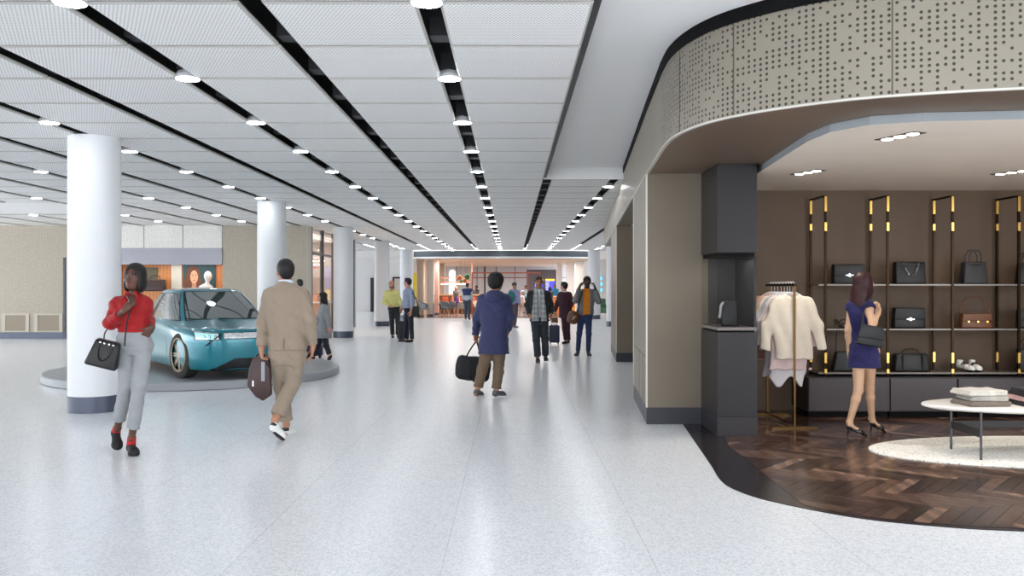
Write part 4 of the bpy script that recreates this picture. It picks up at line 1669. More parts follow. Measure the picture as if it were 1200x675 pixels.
f4.hand('A', dirv=(.3, -.2, -.9), curl=.6)
f4.hand('B', dirv=(-.05, -.1, -1), curl=.5)
f4.body()
f4.hair('crop', (34, 30, 30))
f4.top('shirt', cloth('white_cotton', (214, 214, 214), .8), f4.J['pel'][2] + .02, infl=.012, sleeve=None, collar=.05, folds=.002)
blackw = cloth('black_wool', (38, 40, 44), .85, bump=(90, .15))
hz = f4.J['pel'][2] - .06
f4.top('coat', blackw, hz, infl=.028, sleeve=.99, arm=.022, skirt=(hz, .20, .15), collar=.02, opening=(.045, 1.5), folds=.004)
f4.trousers(cloth('charcoal_wool', (50, 54, 60), .85), hem=.97, thigh=.018, knee=.022, leg=.035, folds=.004)
for a in 'AB':
    f4.shoe(a, mat('black_shoe', (24, 24, 26), .4), DARK_SOLE)
sc = []
n0 = f4.J['neck']
for q in (-1, 1):
    x0 = q * .062
    sc += [p_cap(n0 + V3(x0 * .9, -.03, .03), n0 + V3(x0 * 1.05, -.15, -.09), .040, .046, sq=(f4.fw, .6)),
           p_cap(n0 + V3(x0 * 1.05, -.15, -.09), n0 + V3(x0 * 1.35, -.185, -.33), .046, .058, sq=(f4.fw, .42)),
           p_cap(n0 + V3(x0 * 1.35, -.185, -.33), n0 + V3(x0 * (1.5 if q > 0 else 1.25), -.195, -.60), .058, .070, fb=True, sq=(f4.fw, .34))]
sc.append(p_cap(n0 + V3(-.06, .055, .05), n0 + V3(.06, .055, .05), .045))
sc += [p_cap(n0 + V3(q * .065, .04, .05), n0 + V3(q * .06, -.05, .03), .042) for q in (-1, 1)]
g = sdf_of(sc, .009)
for c_ in sc:
    g.add(c_, .008)
g.folds(.003, lambda X, Y, Z: np.sin(95 * X + 2 * np.sin(6 * Z)))
m, nt, b = node_mat('grey_checked_wool', 0.9, spec=.2)
tcn = N(nt, 'ShaderNodeTexCoord')
sxx = N(nt, 'ShaderNodeSeparateXYZ')
nt.links.new(tcn.outputs['Object'], sxx.inputs[0])
w1 = math_n(nt, 'SINE', math_n(nt, 'MULTIPLY', sxx.outputs[2], 62))
w2 = math_n(nt, 'SINE', math_n(nt, 'MULTIPLY', sxx.outputs[0], 90))
ck = math_n(nt, 'ADD', math_n(nt, 'MULTIPLY', math_n(nt, 'ADD', w1, w2), .25), .5)
nt.links.new(mix_c(nt, ck, lin((116, 120, 124)), lin((172, 175, 178))), b.inputs['Base Color'])
g.build('scarf', m, f4.root)

# man lifting his headphones
f5 = Figure('man in an orange shirt and grey zip jacket with both hands raised to headphones', 18.9, {
    'pel': (685.5, 367.5, 0), 'neck': (688, 339.8, .0), 'head': (688, 330.6, -.03),
    'shA': (680.4, 343.6, .0), 'elA': (674.6, 352, -.10), 'wrA': (678.8, 337.5, -.14),
    'shB': (695.6, 343.6, .0), 'elB': (701.4, 353, -.10), 'wrB': (697.6, 338.5, -.14),
    'hipA': (681.6, 369.5, 0), 'knA': (678.8, 391, -.03), 'anA': (677.2, 412.2, .03), 'heelA': (677.4, 416.5, .08), 'toeA': (674.4, 418, -.12),
    'hipB': (689.5, 369.5, 0), 'knB': (690, 391, -.03), 'anB': (689.4, 412.4, .03), 'heelB': (689.2, 416.5, .08), 'toeB': (691.4, 418, -.12)},
    0.0, (60, 45, 38), h=.0075, lips=(70, 44, 40), brow=(20, 16, 14), head_yaw=-.05)
f5.hand('A', dirv=(.35, .1, .93), palm=(.8, .3, -.2), thumb=(.3, .9, .2), curl=.55)
f5.hand('B', dirv=(-.25, .1, .93), palm=(-.8, .3, -.2), thumb=(-.3, .9, .2), curl=.55)
f5.body()
f5.hair('short', (20, 18, 18))
f5.top('shirt', cloth('orange_knit', (206, 122, 36), .8, noise=(14, .05)), f5.J['pel'][2] - .03, infl=.014, sleeve=None, collar=.045, folds=.003)
f5.top('jacket', cloth('grey_nylon', (108, 111, 112), .7), f5.J['pel'][2] - .02, infl=.030, sleeve=.90, arm=.024, collar=.045, opening=(.075, 1.52), folds=.004)
f5.trousers(cloth('navy_chino', (46, 58, 92), .85), hem=.95, thigh=.004, knee=.008, leg=.014, folds=.002)
for a in 'AB':
    f5.shoe(a, mat('slate_suede', (58, 62, 76), .7), DARK_SOLE)
c = at(688, 330.6, 18.87)
t = thing('headphones', 'white over-ear headphones held by the man in the orange shirt', 'headphones', c)
ring = [(math.sin(a) * .135, -.02, math.cos(a) * .15 - .015) for a in [(-2.05 + 4.1 * k / 16) for k in range(17)]]
# band passes behind the head, cups held out at both ears
band = [(x, .105 - .10 * abs(x) / .135, z * .25 - .03) for x, y, z in ring]
MB().tube(band, .011, 8).build('band', mat('white_plastic', (232, 232, 234), .35), t)
for q in (-1, 1):
    MB().cyl((q * .112, -.0, -.045), (q * .145, -.03, -.045), .044, .038, n=20).build('ear_cup', mat('white_plastic', (232, 232, 234), .35), t)
c = at(671.5, 372, 18.78)
t = thing('holdall', 'brown leather holdall hanging at the hip of the man with headphones', 'bag', c)
pr = [p_box((0, .0, 0), (.125, .09, .145), np.array(Matrix.Rotation(.35, 3, 'Y') @ Matrix.Rotation(.2, 3, 'Z')), .085)]
g = sdf_of(pr, .009)
g.add(pr[0])
g.build('bag_body', leather_w, t)
MB().tube([p - c for p in catmull([at(676.8, 371, 18.84), at(677.6, 358, 18.74), at(681.5, 345, 18.70), at(682.6, 341.4, 18.8), at(683, 341.8, 18.98), at(680, 355, 19.1), at(675, 366, 18.96), at(668, 366, 18.86)], 6)], .013, 8).build('strap', mat('dark_strap', (44, 32, 26), .6), t)
# pale emblem on the side of the holdall: a small forked stroke
M = Matrix.Rotation(.35, 4, 'Y')
e = MB()
for a_, b_ in (((.0, -.03), (.045, .035)), ((.012, -.005), (-.02, .03)), ((.0, -.03), (-.028, -.042))):
    p0, p1 = Vector((a_[0], -.101, a_[1])), Vector((b_[0], -.101, b_[1]))
    e.tube([p0, p1], .006, 6)
e.build('emblem', mat('cream_mark', (224, 218, 206), .5), t)

# man in the burgundy suit pulling a suitcase
f6 = Figure('man in a dark burgundy suit seen from behind with a wheeled suitcase', 23.0, {
    'pel': (663, 368, 0), 'neck': (661.6, 342.6, .0), 'head': (660.8, 335.8, .0),
    'shA': (656.6, 345.8, -.02), 'elA': (652.8, 356, -.02), 'wrA': (649.8, 366, -.04),
    'shB': (666.8, 345.8, .02), 'elB': (669.4, 356, .06), 'wrB': (667.5, 363, .22),
    'hipA': (661.2, 369.5, 0), 'knA': (661.6, 385, -.02), 'anA': (663.3, 399, -.06), 'heelA': (664.6, 402.8, -.05), 'toeA': (658.5, 403.2, -.08),
    'hipB': (665.6, 369.5, 0), 'knB': (665, 385, .08), 'anB': (666, 398.6, .16), 'heelB': (667, 402.2, .16), 'toeB': (661.4, 402.4, .14)},
    PI + .35, (176, 130, 108), head_yaw=PI + .8, h=.010, size=.96)
f6.hand('A', curl=1.0)
f6.hand('B', curl=.5)
f6.body()
f6.hair('short', (22, 19, 19))
burg = cloth('burgundy_wool', (62, 36, 46), .8)
f6.top('shirt', cloth('white_cotton', (214, 214, 214), .8), 1.1, infl=.010, sleeve=None, collar=.04, folds=0)
hz = f6.J['pel'][2] - .10
f6.top('jacket', burg, hz, infl=.030, sleeve=.94, arm=.024, skirt=(hz, .19, .15), collar=.02, folds=.003)
f6.trousers(burg, hem=.97, thigh=.014, knee=.018, leg=.028)
for a in 'AB':
    f6.shoe(a, mat('black_shoe', (24, 24, 26), .4), DARK_SOLE)


def suitcase(label, c, w, d, h, m, handle_h, rot=0.0, hard=True):
    t = thing('suitcase', label, 'suitcase', c, rot)
    o = hull('case', m, t, w, w, d, d, h, .035, Matrix.Translation((0, 0, .05)))
    g = MB()
    for x in (-.3, -.1, .1, .3):
        g.box((x * w - .006, -d / 2 - .004, .09), (x * w + .006, -d / 2 + .004, h + .01))
    g.build('rib', m, o)
    g = MB()
    for q in (-1, 1):
        g.cyl((q * w * .28, d * .25, h + .03), (q * w * .28, d * .25, h + handle_h), .007, n=8)
    g.cyl((-w * .30, d * .25, h + handle_h), (w * .30, d * .25, h + handle_h), .012, n=8)
    g.build('telescopic_handle', mat('handle_grey', (96, 98, 102), .3, .7), t)
    tubeT('carry_handle', DARK_SOLE, t, [(-.07, 0, h + .045), (-.05, 0, h + .075), (.05, 0, h + .075), (.07, 0, h + .045)], .009)
    for x in (-1, 1):
        for y in (-1, 1):
            MB().cyl((x * w * .36 - .012, y * d * .30, .028), (x * w * .36 + .012, y * d * .30, .028), .0275, n=14).build('wheel', DARK_SOLE, t)
    return t


navy_case = mat('navy_nylon_case', (30, 36, 58), .6, noise=(9, .08), bump=(60, .1))
black_case = mat('black_nylon_case', (28, 29, 34), .6, noise=(9, .08), bump=(60, .1))
D_ = 22.7
c = at(649.5, 0, D_)
c.z = 0
suitcase('navy upright suitcase beside the man in the burgundy suit', c, .28, .22, .46, navy_case, .36)
c = at(649.8, 374.4, D_ - .04)
t = thing('handbag', 'small brown leather bag resting on the navy suitcase', 'bag', at(650, 378.3, D_ + .02))
hull('bag_body', leather_w, t, .19, .16, .12, .09, .14, .02)
tubeT('handle', leather_w, t, [(-.05, 0, .135), (-.04, 0, .19), (.04, 0, .19), (.05, 0, .135)], .007)

# the pair talking beside a suitcase
f7 = Figure('balding man in a yellow-green shirt and dark trousers facing the viewer', 25.8, {
    'pel': (461.5, 361, 0), 'neck': (458.8, 340, .0), 'head': (458.6, 333.2, -.04),
    'shA': (453.0, 343.5, .0), 'elA': (450.4, 354, -.02), 'wrA': (457.2, 359.0, -.24),
    'shB': (465.0, 343, .0), 'elB': (468.2, 352, .0), 'wrB': (470, 359.5, -.1),
    'hipA': (458.8, 362.5, 0), 'knA': (459.2, 377, -.02), 'anA': (460, 392.4, .0), 'heelA': (460, 395.4, .06), 'toeA': (460.5, 396.4, -.18),
    'hipB': (465.4, 362.5, 0), 'knB': (466.2, 377, -.02), 'anB': (466.0, 392.4, .04), 'heelB': (466, 395.2, .1), 'toeB': (467.4, 396.2, -.14)},
    0.25, (190, 138, 112), h=.010)
f7.hand('A', dirv=(.85, -.4, -.2), palm=(0, .3, .9), thumb=(0, -.8, .5), curl=.3)
f7.hand('B', dirv=(.3, -.2, -.9), curl=.4)
f7.body()
f7.hair('fringe', (92, 70, 56))
f7.hair('beard', (120, 82, 64))
f7.top('shirt', cloth('lime_cotton', (204, 200, 128), .8), f7.J['pel'][2] + .03, infl=.020, sleeve=.85, arm=.020, collar=.03, folds=.004, vneck=.06)
f7.trousers(cloth('black_cotton', (42, 42, 46), .85), waist=.18, hem=.98, thigh=.012, knee=.016, leg=.026)
for a in 'AB':
    f7.shoe(a, mat('black_shoe', (24, 24, 26), .4), DARK_SOLE)

f8 = Figure('dark-haired man in a grey-blue shirt with a black shoulder bag, seen from behind', 23.7, {
    'pel': (479.2, 362, 0), 'neck': (478.8, 338, .0), 'head': (477.6, 331.2, .0),
    'shA': (482.6, 342, -.14), 'elA': (483.6, 354.5, -.16), 'wrA': (481.6, 365.0, -.24),
    'shB': (475.6, 342, .14), 'elB': (474, 354, .18), 'wrB': (471.0, 361.5, .16),
    'hipA': (480.8, 364, -.07), 'knA': (481.8, 380, -.10), 'anA': (483, 397.4, -.12), 'heelA': (484.2, 401.0, -.12), 'toeA': (474.5, 401.2, -.16),
    'hipB': (477.6, 364, .07), 'knB': (475.8, 380, .06), 'anB': (474.4, 397, .06), 'heelB': (475.8, 400.6, .05), 'toeB': (466.2, 400.4, .12)},
    -2.0, (182, 134, 110), h=.010, head_yaw=-1.9)
f8.hand('A', curl=.7)
f8.hand('B', curl=.6)
f8.body()
f8.hair('short', (24, 22, 24))
f8.top('shirt', cloth('grey_blue_cotton', (138, 146, 166), .8, noise=(40, .12)), f8.J['pel'][2] + .02, infl=.018, sleeve=.95, arm=.018, collar=.035, folds=.004)
f8.trousers(cloth('black_navy_cotton', (36, 38, 48), .85), waist=.16, hem=.98, thigh=.010, knee=.014, leg=.024)
for a in 'AB':
    f8.shoe(a, mat('black_shoe', (24, 24, 26), .4), DARK_SOLE)
c = at(487, 371.5, 23.5)
t = thing('messenger_bag', 'black shoulder bag at the hip of the man in the grey-blue shirt', 'bag', c)
hull('bag_body', leather_m, t, .19, .19, .10, .08, .30, .02, Matrix.Rotation(-.3, 4, 'Z'))
MB().box((-.09, -.062, .12), (.09, -.048, .29), R=Matrix.Rotation(-.3, 3, 'Z'), c=(0, 0, .2)).build('flap', leather_m, t)
MB().tube([p - c for p in catmull([at(490.2, 359.5, 23.48), at(487, 350, 23.42), at(482.5, 340.8, 23.52), at(480, 338.4, 23.66), at(478, 341, 23.9), at(479.5, 350, 23.98), at(484, 360, 23.6)], 6)], .012, 8).build('strap', leather_m, t)
c = at(472.8, 0, 24.2)
c.z = 0
suitcase('black upright suitcase standing between the two talking men', c, .32, .24, .52, black_case, .38, .1)

# woman in the grey blazer pulling a case
f9 = Figure('woman with long black hair in a grey blazer walking to the left', 17.8, {
    'pel': (380, 384, 0), 'neck': (379.8, 357.6, .0), 'head': (377.6, 348.4, .0),
    'shA': (380.4, 361.8, -.13), 'elA': (384.6, 373, -.17), 'wrA': (385.6, 384, -.19),
    'shB': (378.0, 361.8, .13), 'elB': (374.2, 373, .16), 'wrB': (370.5, 382, .16),
    'hipA': (380, 387, -.07), 'knA': (381.8, 404, -.07), 'anA': (386.4, 415.6, -.06), 'heelA': (389.6, 417.6, -.05), 'toeA': (385.8, 423.6, -.05),
    'hipB': (379.6, 387, .07), 'knB': (373.2, 403, .06), 'anB': (367, 417.5, .06), 'heelB': (368.2, 421.4, .06), 'toeB': (361.4, 421.2, .06)},
    -1.25, (206, 158, 136), head_yaw=-1.2, female=True, h=.009, size=.88, lips=(180, 80, 80))
f9.hand('A', curl=.5)
f9.hand('B', curl=1.0)
f9.body()
f9.hair('long', (22, 20, 22))
f9.top('shirt', cloth('white_cotton', (214, 214, 214), .8), 1.0 * .75, infl=.008, sleeve=None, collar=.0, folds=0, vneck=.12)
hz = 1.5 - (396 - 337.5) * .0178
f9.top('blazer', cloth('light_grey_wool', (150, 153, 156), .85), hz, infl=.028, sleeve=.95, arm=.024, skirt=(hz, .188, .165), collar=.02, opening=(.03, 1.25), folds=.004)
f9.trousers(cloth('charcoal_cotton', (46, 48, 54), .85), hem=.93, thigh=.010, knee=.014, leg=.022)
for a in 'AB':
    f9.shoe(a, mat('black_shoe', (24, 24, 26), .4), DARK_SOLE)
c = at(368, 0, 18.3)
c.z = 0
suitcase('dark navy suitcase pulled by the woman in the grey blazer', c, .36, .22, .22, mat('deep_navy_case', (38, 38, 72), .6), .52)

# woman inside the shop
f10 = Figure('woman in a short dark blue dress and black high heels facing the bag shelves', 8.6, {
    'pel': (1012.5, 409, 0), 'neck': (1009.5, 351, .02), 'head': (1012.5, 332.5, .04),
    'shA': (998.5, 358.5, .07), 'elA': (993.5, 387, .05), 'wrA': (995.2, 411.5, .08),
    'shB': (1018, 357.5, -.07), 'elB': (1022, 384, -.20), 'wrB': (1029, 366.5, -.10),
    'hipA': (1006.5, 415, 0), 'knA': (1006, 457, -.03), 'anA': (995.6, 494.5, .0), 'heelA': (991.5, 502.5, .0), 'toeA': (1014, 511.6, -.02),
    'hipB': (1018.5, 415, 0), 'knB': (1019, 455, .10), 'anB': (1021.6, 490.5, .20), 'heelB': (1018.8, 498.2, .19), 'toeB': (1036, 507.4, .22)},
    PI - .45, (196, 158, 128), head_yaw=PI / 2 + .45, female=True, h=.0064, size=.97, thick=.88, lips=(170, 80, 76))
f10.hand('A', dirv=(.05, .05, -1), curl=.45)
f10.hand('B', dirv=(-.1, .1, 1), palm=(-.7, -.3, -.3), thumb=(-.5, -.8, .1), curl=1.0)
f10.body()
f10.hair('long', (52, 22, 26))
dress = cloth('dark_blue_crepe', (30, 28, 76), .7, noise=(6, .06))
hz = 1.5 - (430.5 - 337.5) * .0086
f10.top('dress', dress, hz, infl=.010, sleeve=-.12, arm=.010, skirt=(hz, .158, .130), collar=0, neck=.022, folds=.0025)
for a in 'AB':
    J = f10.J
    hl, to, an = J['heel' + a], J['toe' + a], J['an' + a]
    fd = unit(to - hl)
    sd = unit(np.cross(fd, (0, 0, 1)))
    up = np.cross(sd, fd)
    L = np.linalg.norm(to - hl)
    fh = unit((fd[0], fd[1], 0))
    ball = hl + fd * L * .66
    tip = to + fd * .012
    pr = [(p_cap(hl + fd * .03 + up * .034, hl + fd * L * .35 + up * .018, .034, .026), 0), (p_cap(hl + fd * L * .35 + up * .012, ball + up * .018, .026, .036), .02), (p_cap(ball + up * .018, tip + V3(0, 0, .010), .036, .011), .02)]
    g = sdf_of([p for p, _ in pr], .0055)
    for p, k in pr:
        g.add(p, k)
    g.add(p_cap(an + V3(0, 0, .02), hl + fd * L * .42 + up * .065, .042, .034), .004, 's')
    g.cut(hl + up * .004, -up)
    sh = g.build('shoe', mat('black_patent', (18, 17, 18), .25), f10.root)
    hb = hl + fd * .018 - up * .0
    MB().cyl(tuple(hb + up * .02), (hb[0] + up[0] * 0, hb[1], 0.007), .012, .0045, n=10).build('stiletto_heel', mat('black_patent', (18, 17, 18), .25), sh)
c = at(1018, 405.5, 8.40)
t = thing('shoulder_bag', 'black flap shoulder bag carried by the woman in the blue dress', 'bag', c)
M = Matrix.Rotation(-.25, 4, 'Z') @ Matrix.Rotation(.16, 4, 'Y')
hull('bag_body', leather_b, t, .25, .20, .07, .06, .20, .018, M)
hull('flap', leather_b, t, .245, .205, .02, .02, .13, .008, M @ Matrix.Translation((0, -.036, .075)))
for q in (0, .02):
    MB().tube([p - c for p in catmull([at(1008.5 + q * 300, 386, 8.40), at(1011, 373, 8.40), at(1014.5, 358, 8.41), at(1017, 351.0, 8.50), at(1021.5, 354, 8.62), at(1027.5, 363.5, 8.56), at(1028, 374, 8.50), at(1027.0, 387, 8.43)], 6)], .007, 8).build('strap', leather_b, t)

# dark-haired man hidden behind the man in beige
J = stand(24.0, 0, 1.74, -2.4)
f11 = Figure('man with short black hair whose head shows above the shoulder of the man in beige', 24.0, J, -2.4, (196, 150, 124), px=False, origin=Vector((at(351.5, 337.5, 24.0).x, 24.0, 0)), h=.012)
dress_simple(f11, (60, 66, 80), (44, 46, 52), (26, 23, 23))
# ------------------------------------------------------------------ podium and concept car
POD = (-5.40, 14.68)
PH = 0.13
t = thing('display_podium', 'low round grey podium carrying the teal car', 'podium', (POD[0], POD[1], 0))
MB().lathe([(2.355, 0.0), (2.377, .012), (2.377, PH - .015), (2.362, PH)], n=128).build('platform', mat('podium_grey', (150, 153, 157), 0.35, noise=(2, .03)), t)

TH = math.radians(36)
ur = Vector((math.cos(TH), math.sin(TH), 0))
ax_c = Vector((-5.09, 12.98, PH)) + ur * .885
CAR = thing('car', 'teal electric sedan with full width grille strip on the grey podium', 'car', (ax_c.x, ax_c.y, PH + .001), TH + math.pi)
WB, RW = 2.85, 0.348
YC = -1.25
teal = mat('teal_car_paint', (0, 116, 132), 0.28, 0.3, spec=0.5, coat=0.55)
car_glass = mat('tinted_car_glass', (70, 78, 80), 0.03, spec=1.0, ior=2.1, coat=1.0)
car_black = mat('gloss_black_trim', (14, 15, 17), 0.25, spec=0.5)
RINGS = [  # z, half width, front y, rear y, rise weight
    (.135, .82, .69, -3.62, 0), (.155, .862, .745, -3.68, 0), (.22, .885, .775, -3.71, 0), (.33, .893, .79, -3.73, .1), (.45, .897, .80, -3.76, .2), (.56, .902, .812, -3.77, .4),
    (.645, .900, .803, -3.76, .8), (.700, .888, .785, -3.75, 1), (.735, .868, .755, -3.73, 1), (.752, .842, .715, -3.70, 1)]
NEXP = 4.4
def sgp(v, p):
    return math.copysign(abs(v) ** p, v)
def rise(y):
    u = min(max((.45 - y) / 2.2, 0), 1)
    return .12 * u * u * (3 - 2 * u)
def outline(w, yf, yr, a, n=NEXP):
    s, c = math.sin(a), math.cos(a)
    y = YC + (yf - YC) * sgp(s, 2 / n) if s >= 0 else YC + (YC - yr) * sgp(s, 2 / n)
    return w * sgp(c, 2 / n), y
NS = 120
def even_angles():
    q = []
    for i in range(4001):
        u = i / 4000
        q.append(math.pi / 2 * u ** 4 / (u ** 4 + (1 - u) ** 4))
    out = []
    for k in range(4):
        seg = [math.pi / 2 * k + a for a in q]
        pts = [outline(.9, .8, -3.76, a) for a in seg]
        L = [0.0]
        for i in range(1, len(pts)):
            L.append(L[-1] + math.hypot(pts[i][0] - pts[i - 1][0], pts[i][1] - pts[i - 1][1]))
        m = NS // 4
        for j in range(m):
            i = int(np.searchsorted(L, L[-1] * j / m))
            out.append(seg[i])
    return out
AN = even_angles()
vs, fs = [], []
for (z, w, yf, yr, rw) in RINGS:
    for a in AN:
        x, y = outline(w, yf, yr, a)
        # waist-line sculpting along the flank
        if .3 < z < .62:
            k = math.exp(-((y + 1.3) / 1.0) ** 2)
            x *= 1 - .035 * k * (1 - abs(z - .46) / .2)
        vs.append((x, y, z + rise(y) * rw))
TOPS = [.06, .16, .32, .52, .74, .92]
for tt in TOPS:
    z0, w, yf, yr, rw = RINGS[-1]
    for a in AN:
        x, y = outline(w * (1 - tt), yf - (yf - YC) * tt * .92, yr - (yr - YC) * tt * .92, a, NEXP - 1.6 * tt)
        zz = z0 + rise(y) + .105 * (1 - (1 - tt) ** 1.8) + (.018 * math.exp(-((abs(x) - .52) / .10) ** 2) * (1 if y > -.5 else 0))
        vs.append((x, y, zz))
nr_ = len(RINGS) + len(TOPS)
for r in range(nr_ - 1):
    for k in range(NS):
        k2 = (k + 1) % NS
        fs.append((r * NS + k, r * NS + k2, (r + 1) * NS + k2, (r + 1) * NS + k))
fs.append(tuple(reversed(range(NS))))
fs.append(tuple(range((nr_ - 1) * NS, nr_ * NS)))
me = bpy.data.meshes.new('body_shell')
me.from_pydata(vs, [], fs)
me.update()
shell = link('body_shell', me, [teal, car_black], CAR)
cut = MB()
for x in (-1, 1):
    for y in (0, -WB):
        cut.cyl((x * .56, y, RW + .005), (x * 1.2, y, RW + .005), RW + .055, n=48)
cutter = cut.build('arch_cutter', car_black)
md = shell.modifiers.new('arches', 'BOOLEAN')
md.operation = 'DIFFERENCE'
md.solver = 'EXACT'
md.object = cutter
bpy.context.view_layer.update()
dg = bpy.context.evaluated_depsgraph_get()
nm_ = bpy.data.meshes.new_from_object(shell.evaluated_get(dg))
shell.modifiers.clear()
shell.data = nm_
bpy.data.objects.remove(cutter)
nm_.name = 'body_shell'
if len(nm_.materials) == 0:
    nm_.materials.append(teal)
    nm_.materials.append(car_black)
for p_ in nm_.polygons:
    p_.use_smooth = True
    c_ = p_.center
    inarch = any(abs(math.hypot(c_.y - y, c_.z - RW - .005) - (RW + .055)) < .012 and abs(c_.x) < .93 and abs(p_.normal.x) < .3 for y in (0, -WB)) or (abs(abs(c_.x) - .56) < .01 and any(math.hypot(c_.y - y, c_.z - RW) < RW + .07 for y in (0, -WB)) and abs(p_.normal.x) > .5)
    p_.material_index = 1 if (inarch or c_.z < .137) else 0
nm_.set_sharp_from_angle(angle=math.radians(38))

# greenhouse: pillars and roof in body colour, glass panels laid into it
GB, GT = (.80, -.26, -3.30), (.565, -1.22, -2.55)
def gh(tv, a, off=0.0):
    b_ = math.sin(tv * math.pi) * .028
    w = GB[0] + (GT[0] - GB[0]) * tv + b_ + off
    yf = GB[1] + (GT[1] - GB[1]) * tv + b_ * 1.4 + off
    yr = GB[2] + (GT[2] - GB[2]) * tv - b_ * 1.4 - off
    n = 3.6
    s, c = math.sin(a), math.cos(a)
    yc = -1.75
    y = yc + (yf - yc) * sgp(s, 2 / n) if s >= 0 else yc + (yc - yr) * sgp(s, 2 / n)
    x = w * sgp(c, 2 / n)
    z = .80 + (1.325 - .80) * tv + off * .3
    z += (1 - tv) * (-.02)
    return Vector((x, y, z))
vs, fs = [], []
LV = [0, .15, .3, .45, .6, .75, .88, 1.0]
for tv in LV:
    vs += [gh(tv, a) for a in AN]
for q, zz in ((.93, 1.338), (.8, 1.352), (.55, 1.366), (.25, 1.374)):
    for a in AN:
        p = gh(1.0, a)
        vs.append(Vector((p.x * q, -1.85 + (p.y + 1.85) * q, zz)))
n_r = len(LV) + 4
for r in range(n_r - 1):
    for k in range(NS):
        k2 = (k + 1) % NS
        fs.append((r * NS + k, r * NS + k2, (r + 1) * NS + k2, (r + 1) * NS + k))
fs.append(tuple(range((n_r - 1) * NS, n_r * NS)))
fs.append(tuple(reversed(range(NS))))
m_ = MB()
m_.add(vs, fs, 0, True)
m_.build('roof_frame', teal, CAR)
def glass(name, a0, a1, t0, t1, m, off=.005, na=28, nt_=8, taper=None):
    vs = []
    for i in range(nt_ + 1):
        tv = t0 + (t1 - t0) * i / nt_
        for k in range(na + 1):
            lo, hi = (a0, a1) if taper is None else taper(tv)
            a = math.radians(lo + (hi - lo) * k / na)
            vs.append(gh(tv, a, off))
    fs = [(i * (na + 1) + k, i * (na + 1) + k + 1, (i + 1) * (na + 1) + k + 1, (i + 1) * (na + 1) + k) for i in range(nt_) for k in range(na)]
    return MB().add(vs, fs, 0, True).build(name, m, CAR)
glass('windshield_surround', 49, 131, .02, .98, car_black, .003)
glass('windshield', 52, 128, .13, .955, car_glass, .006)
for q, (a0, a1) in enumerate(((-2, 42), (138, 182))):
    glass('window_surround', a0 - 42 if q == 0 else a0, a1 if q == 0 else a1 + 42, .10, .93, car_black, .003, na=50)
    glass('side_window', a0 + 1.5 if q == 0 else a0 + 1.5, a1 - 1.5, .14, .90, car_glass, .006)
    glass('side_window', (-42 if q == 0 else 183.5), (-3.5 if q == 0 else 222), .14, .88, car_glass, .006)
glass('rear_window', 232, 308, .1, .93, car_glass, .006)
# dark glass roof panel
vs, fs = [], []
for q, zz in ((.90, 1.3435), (.8, 1.3545), (.55, 1.3685), (.25, 1.3765)):
    for a in AN:
        p = gh(1.0, a)
        vs.append(Vector((p.x * q, -1.85 + (p.y + 1.85) * q, zz)))
for r in range(3):
    for k in range(NS):
        k2 = (k + 1) % NS
        fs.append((r * NS + k, r * NS + k2, (r + 1) * NS + k2, (r + 1) * NS + k))
fs.append(tuple(range(3 * NS, 4 * NS)))
MB().add(vs, fs, 0, True).build('glass_roof', car_glass, CAR)

# surface patches on the nose
RZ = np.array(RINGS)
def front(x, z, off=0.0):
    w = float(np.interp(z, RZ[:, 0], RZ[:, 1]))
    yf = float(np.interp(z, RZ[:, 0], RZ[:, 2]))
    u = min(abs(x) / w, .9995)
    y = YC + (yf - YC) * (1 - u ** NEXP) ** (1 / NEXP)
    e = .002
    u2 = min((abs(x) + e) / w, .9999)
    y2 = YC + (yf - YC) * (1 - u2 ** NEXP) ** (1 / NEXP)
    d = Vector((e, y2 - y)).normalized()
    nx, ny = -d.y, d.x
    return Vector((x + math.copysign(nx, x if x else 1) * off * (1 if x else 0), y + ny * off, z + rise(y) * float(np.interp(z, RZ[:, 0], RZ[:, 4]))))
def patch(name, m, x0, x1, zb, zt, off, n=26, nz=5, parent=None):
    vs = []
    for i in range(nz + 1):
        for k in range(n + 1):
            u = k / n
            x = x0 + (x1 - x0) * u
            lo, hi = zb(u), zt(u)
            vs.append(front(x, lo + (hi - lo) * i / nz, off))
    w = n + 1
    fs = [(i * w + k, i * w + k + 1, (i + 1) * w + k + 1, (i + 1) * w + k) if x0 > x1 else (i * w + k + 1, i * w + k, (i + 1) * w + k, (i + 1) * w + k + 1) for i in range(nz) for k in range(n)]
    return MB().add(vs, fs, 0, True).build(name, m, parent or CAR)
C_ = lambda v: (lambda u: v)
L_ = lambda a, b_: (lambda u: a + (b_ - a) * u)
head_m = mat('headlight_glass', (176, 226, 226), 0.08, spec=.7, coat=1.0, emit=.25)
strip_m, nt, b = node_mat('mesh_strip', 0.25, 0.3)
tcn = N(nt, 'ShaderNodeTexCoord')
vv_ = N(nt, 'ShaderNodeTexVoronoi')
vv_.inputs['Scale'].default_value = 56
nt.links.new(tcn.outputs['Object'], vv_.inputs['Vector'])
nt.links.new(mix_c(nt, math_n(nt, 'LESS_THAN', vv_.outputs['Distance'], .30), lin((226, 230, 232)), lin((70, 74, 78))), b.inputs['Base Color'])
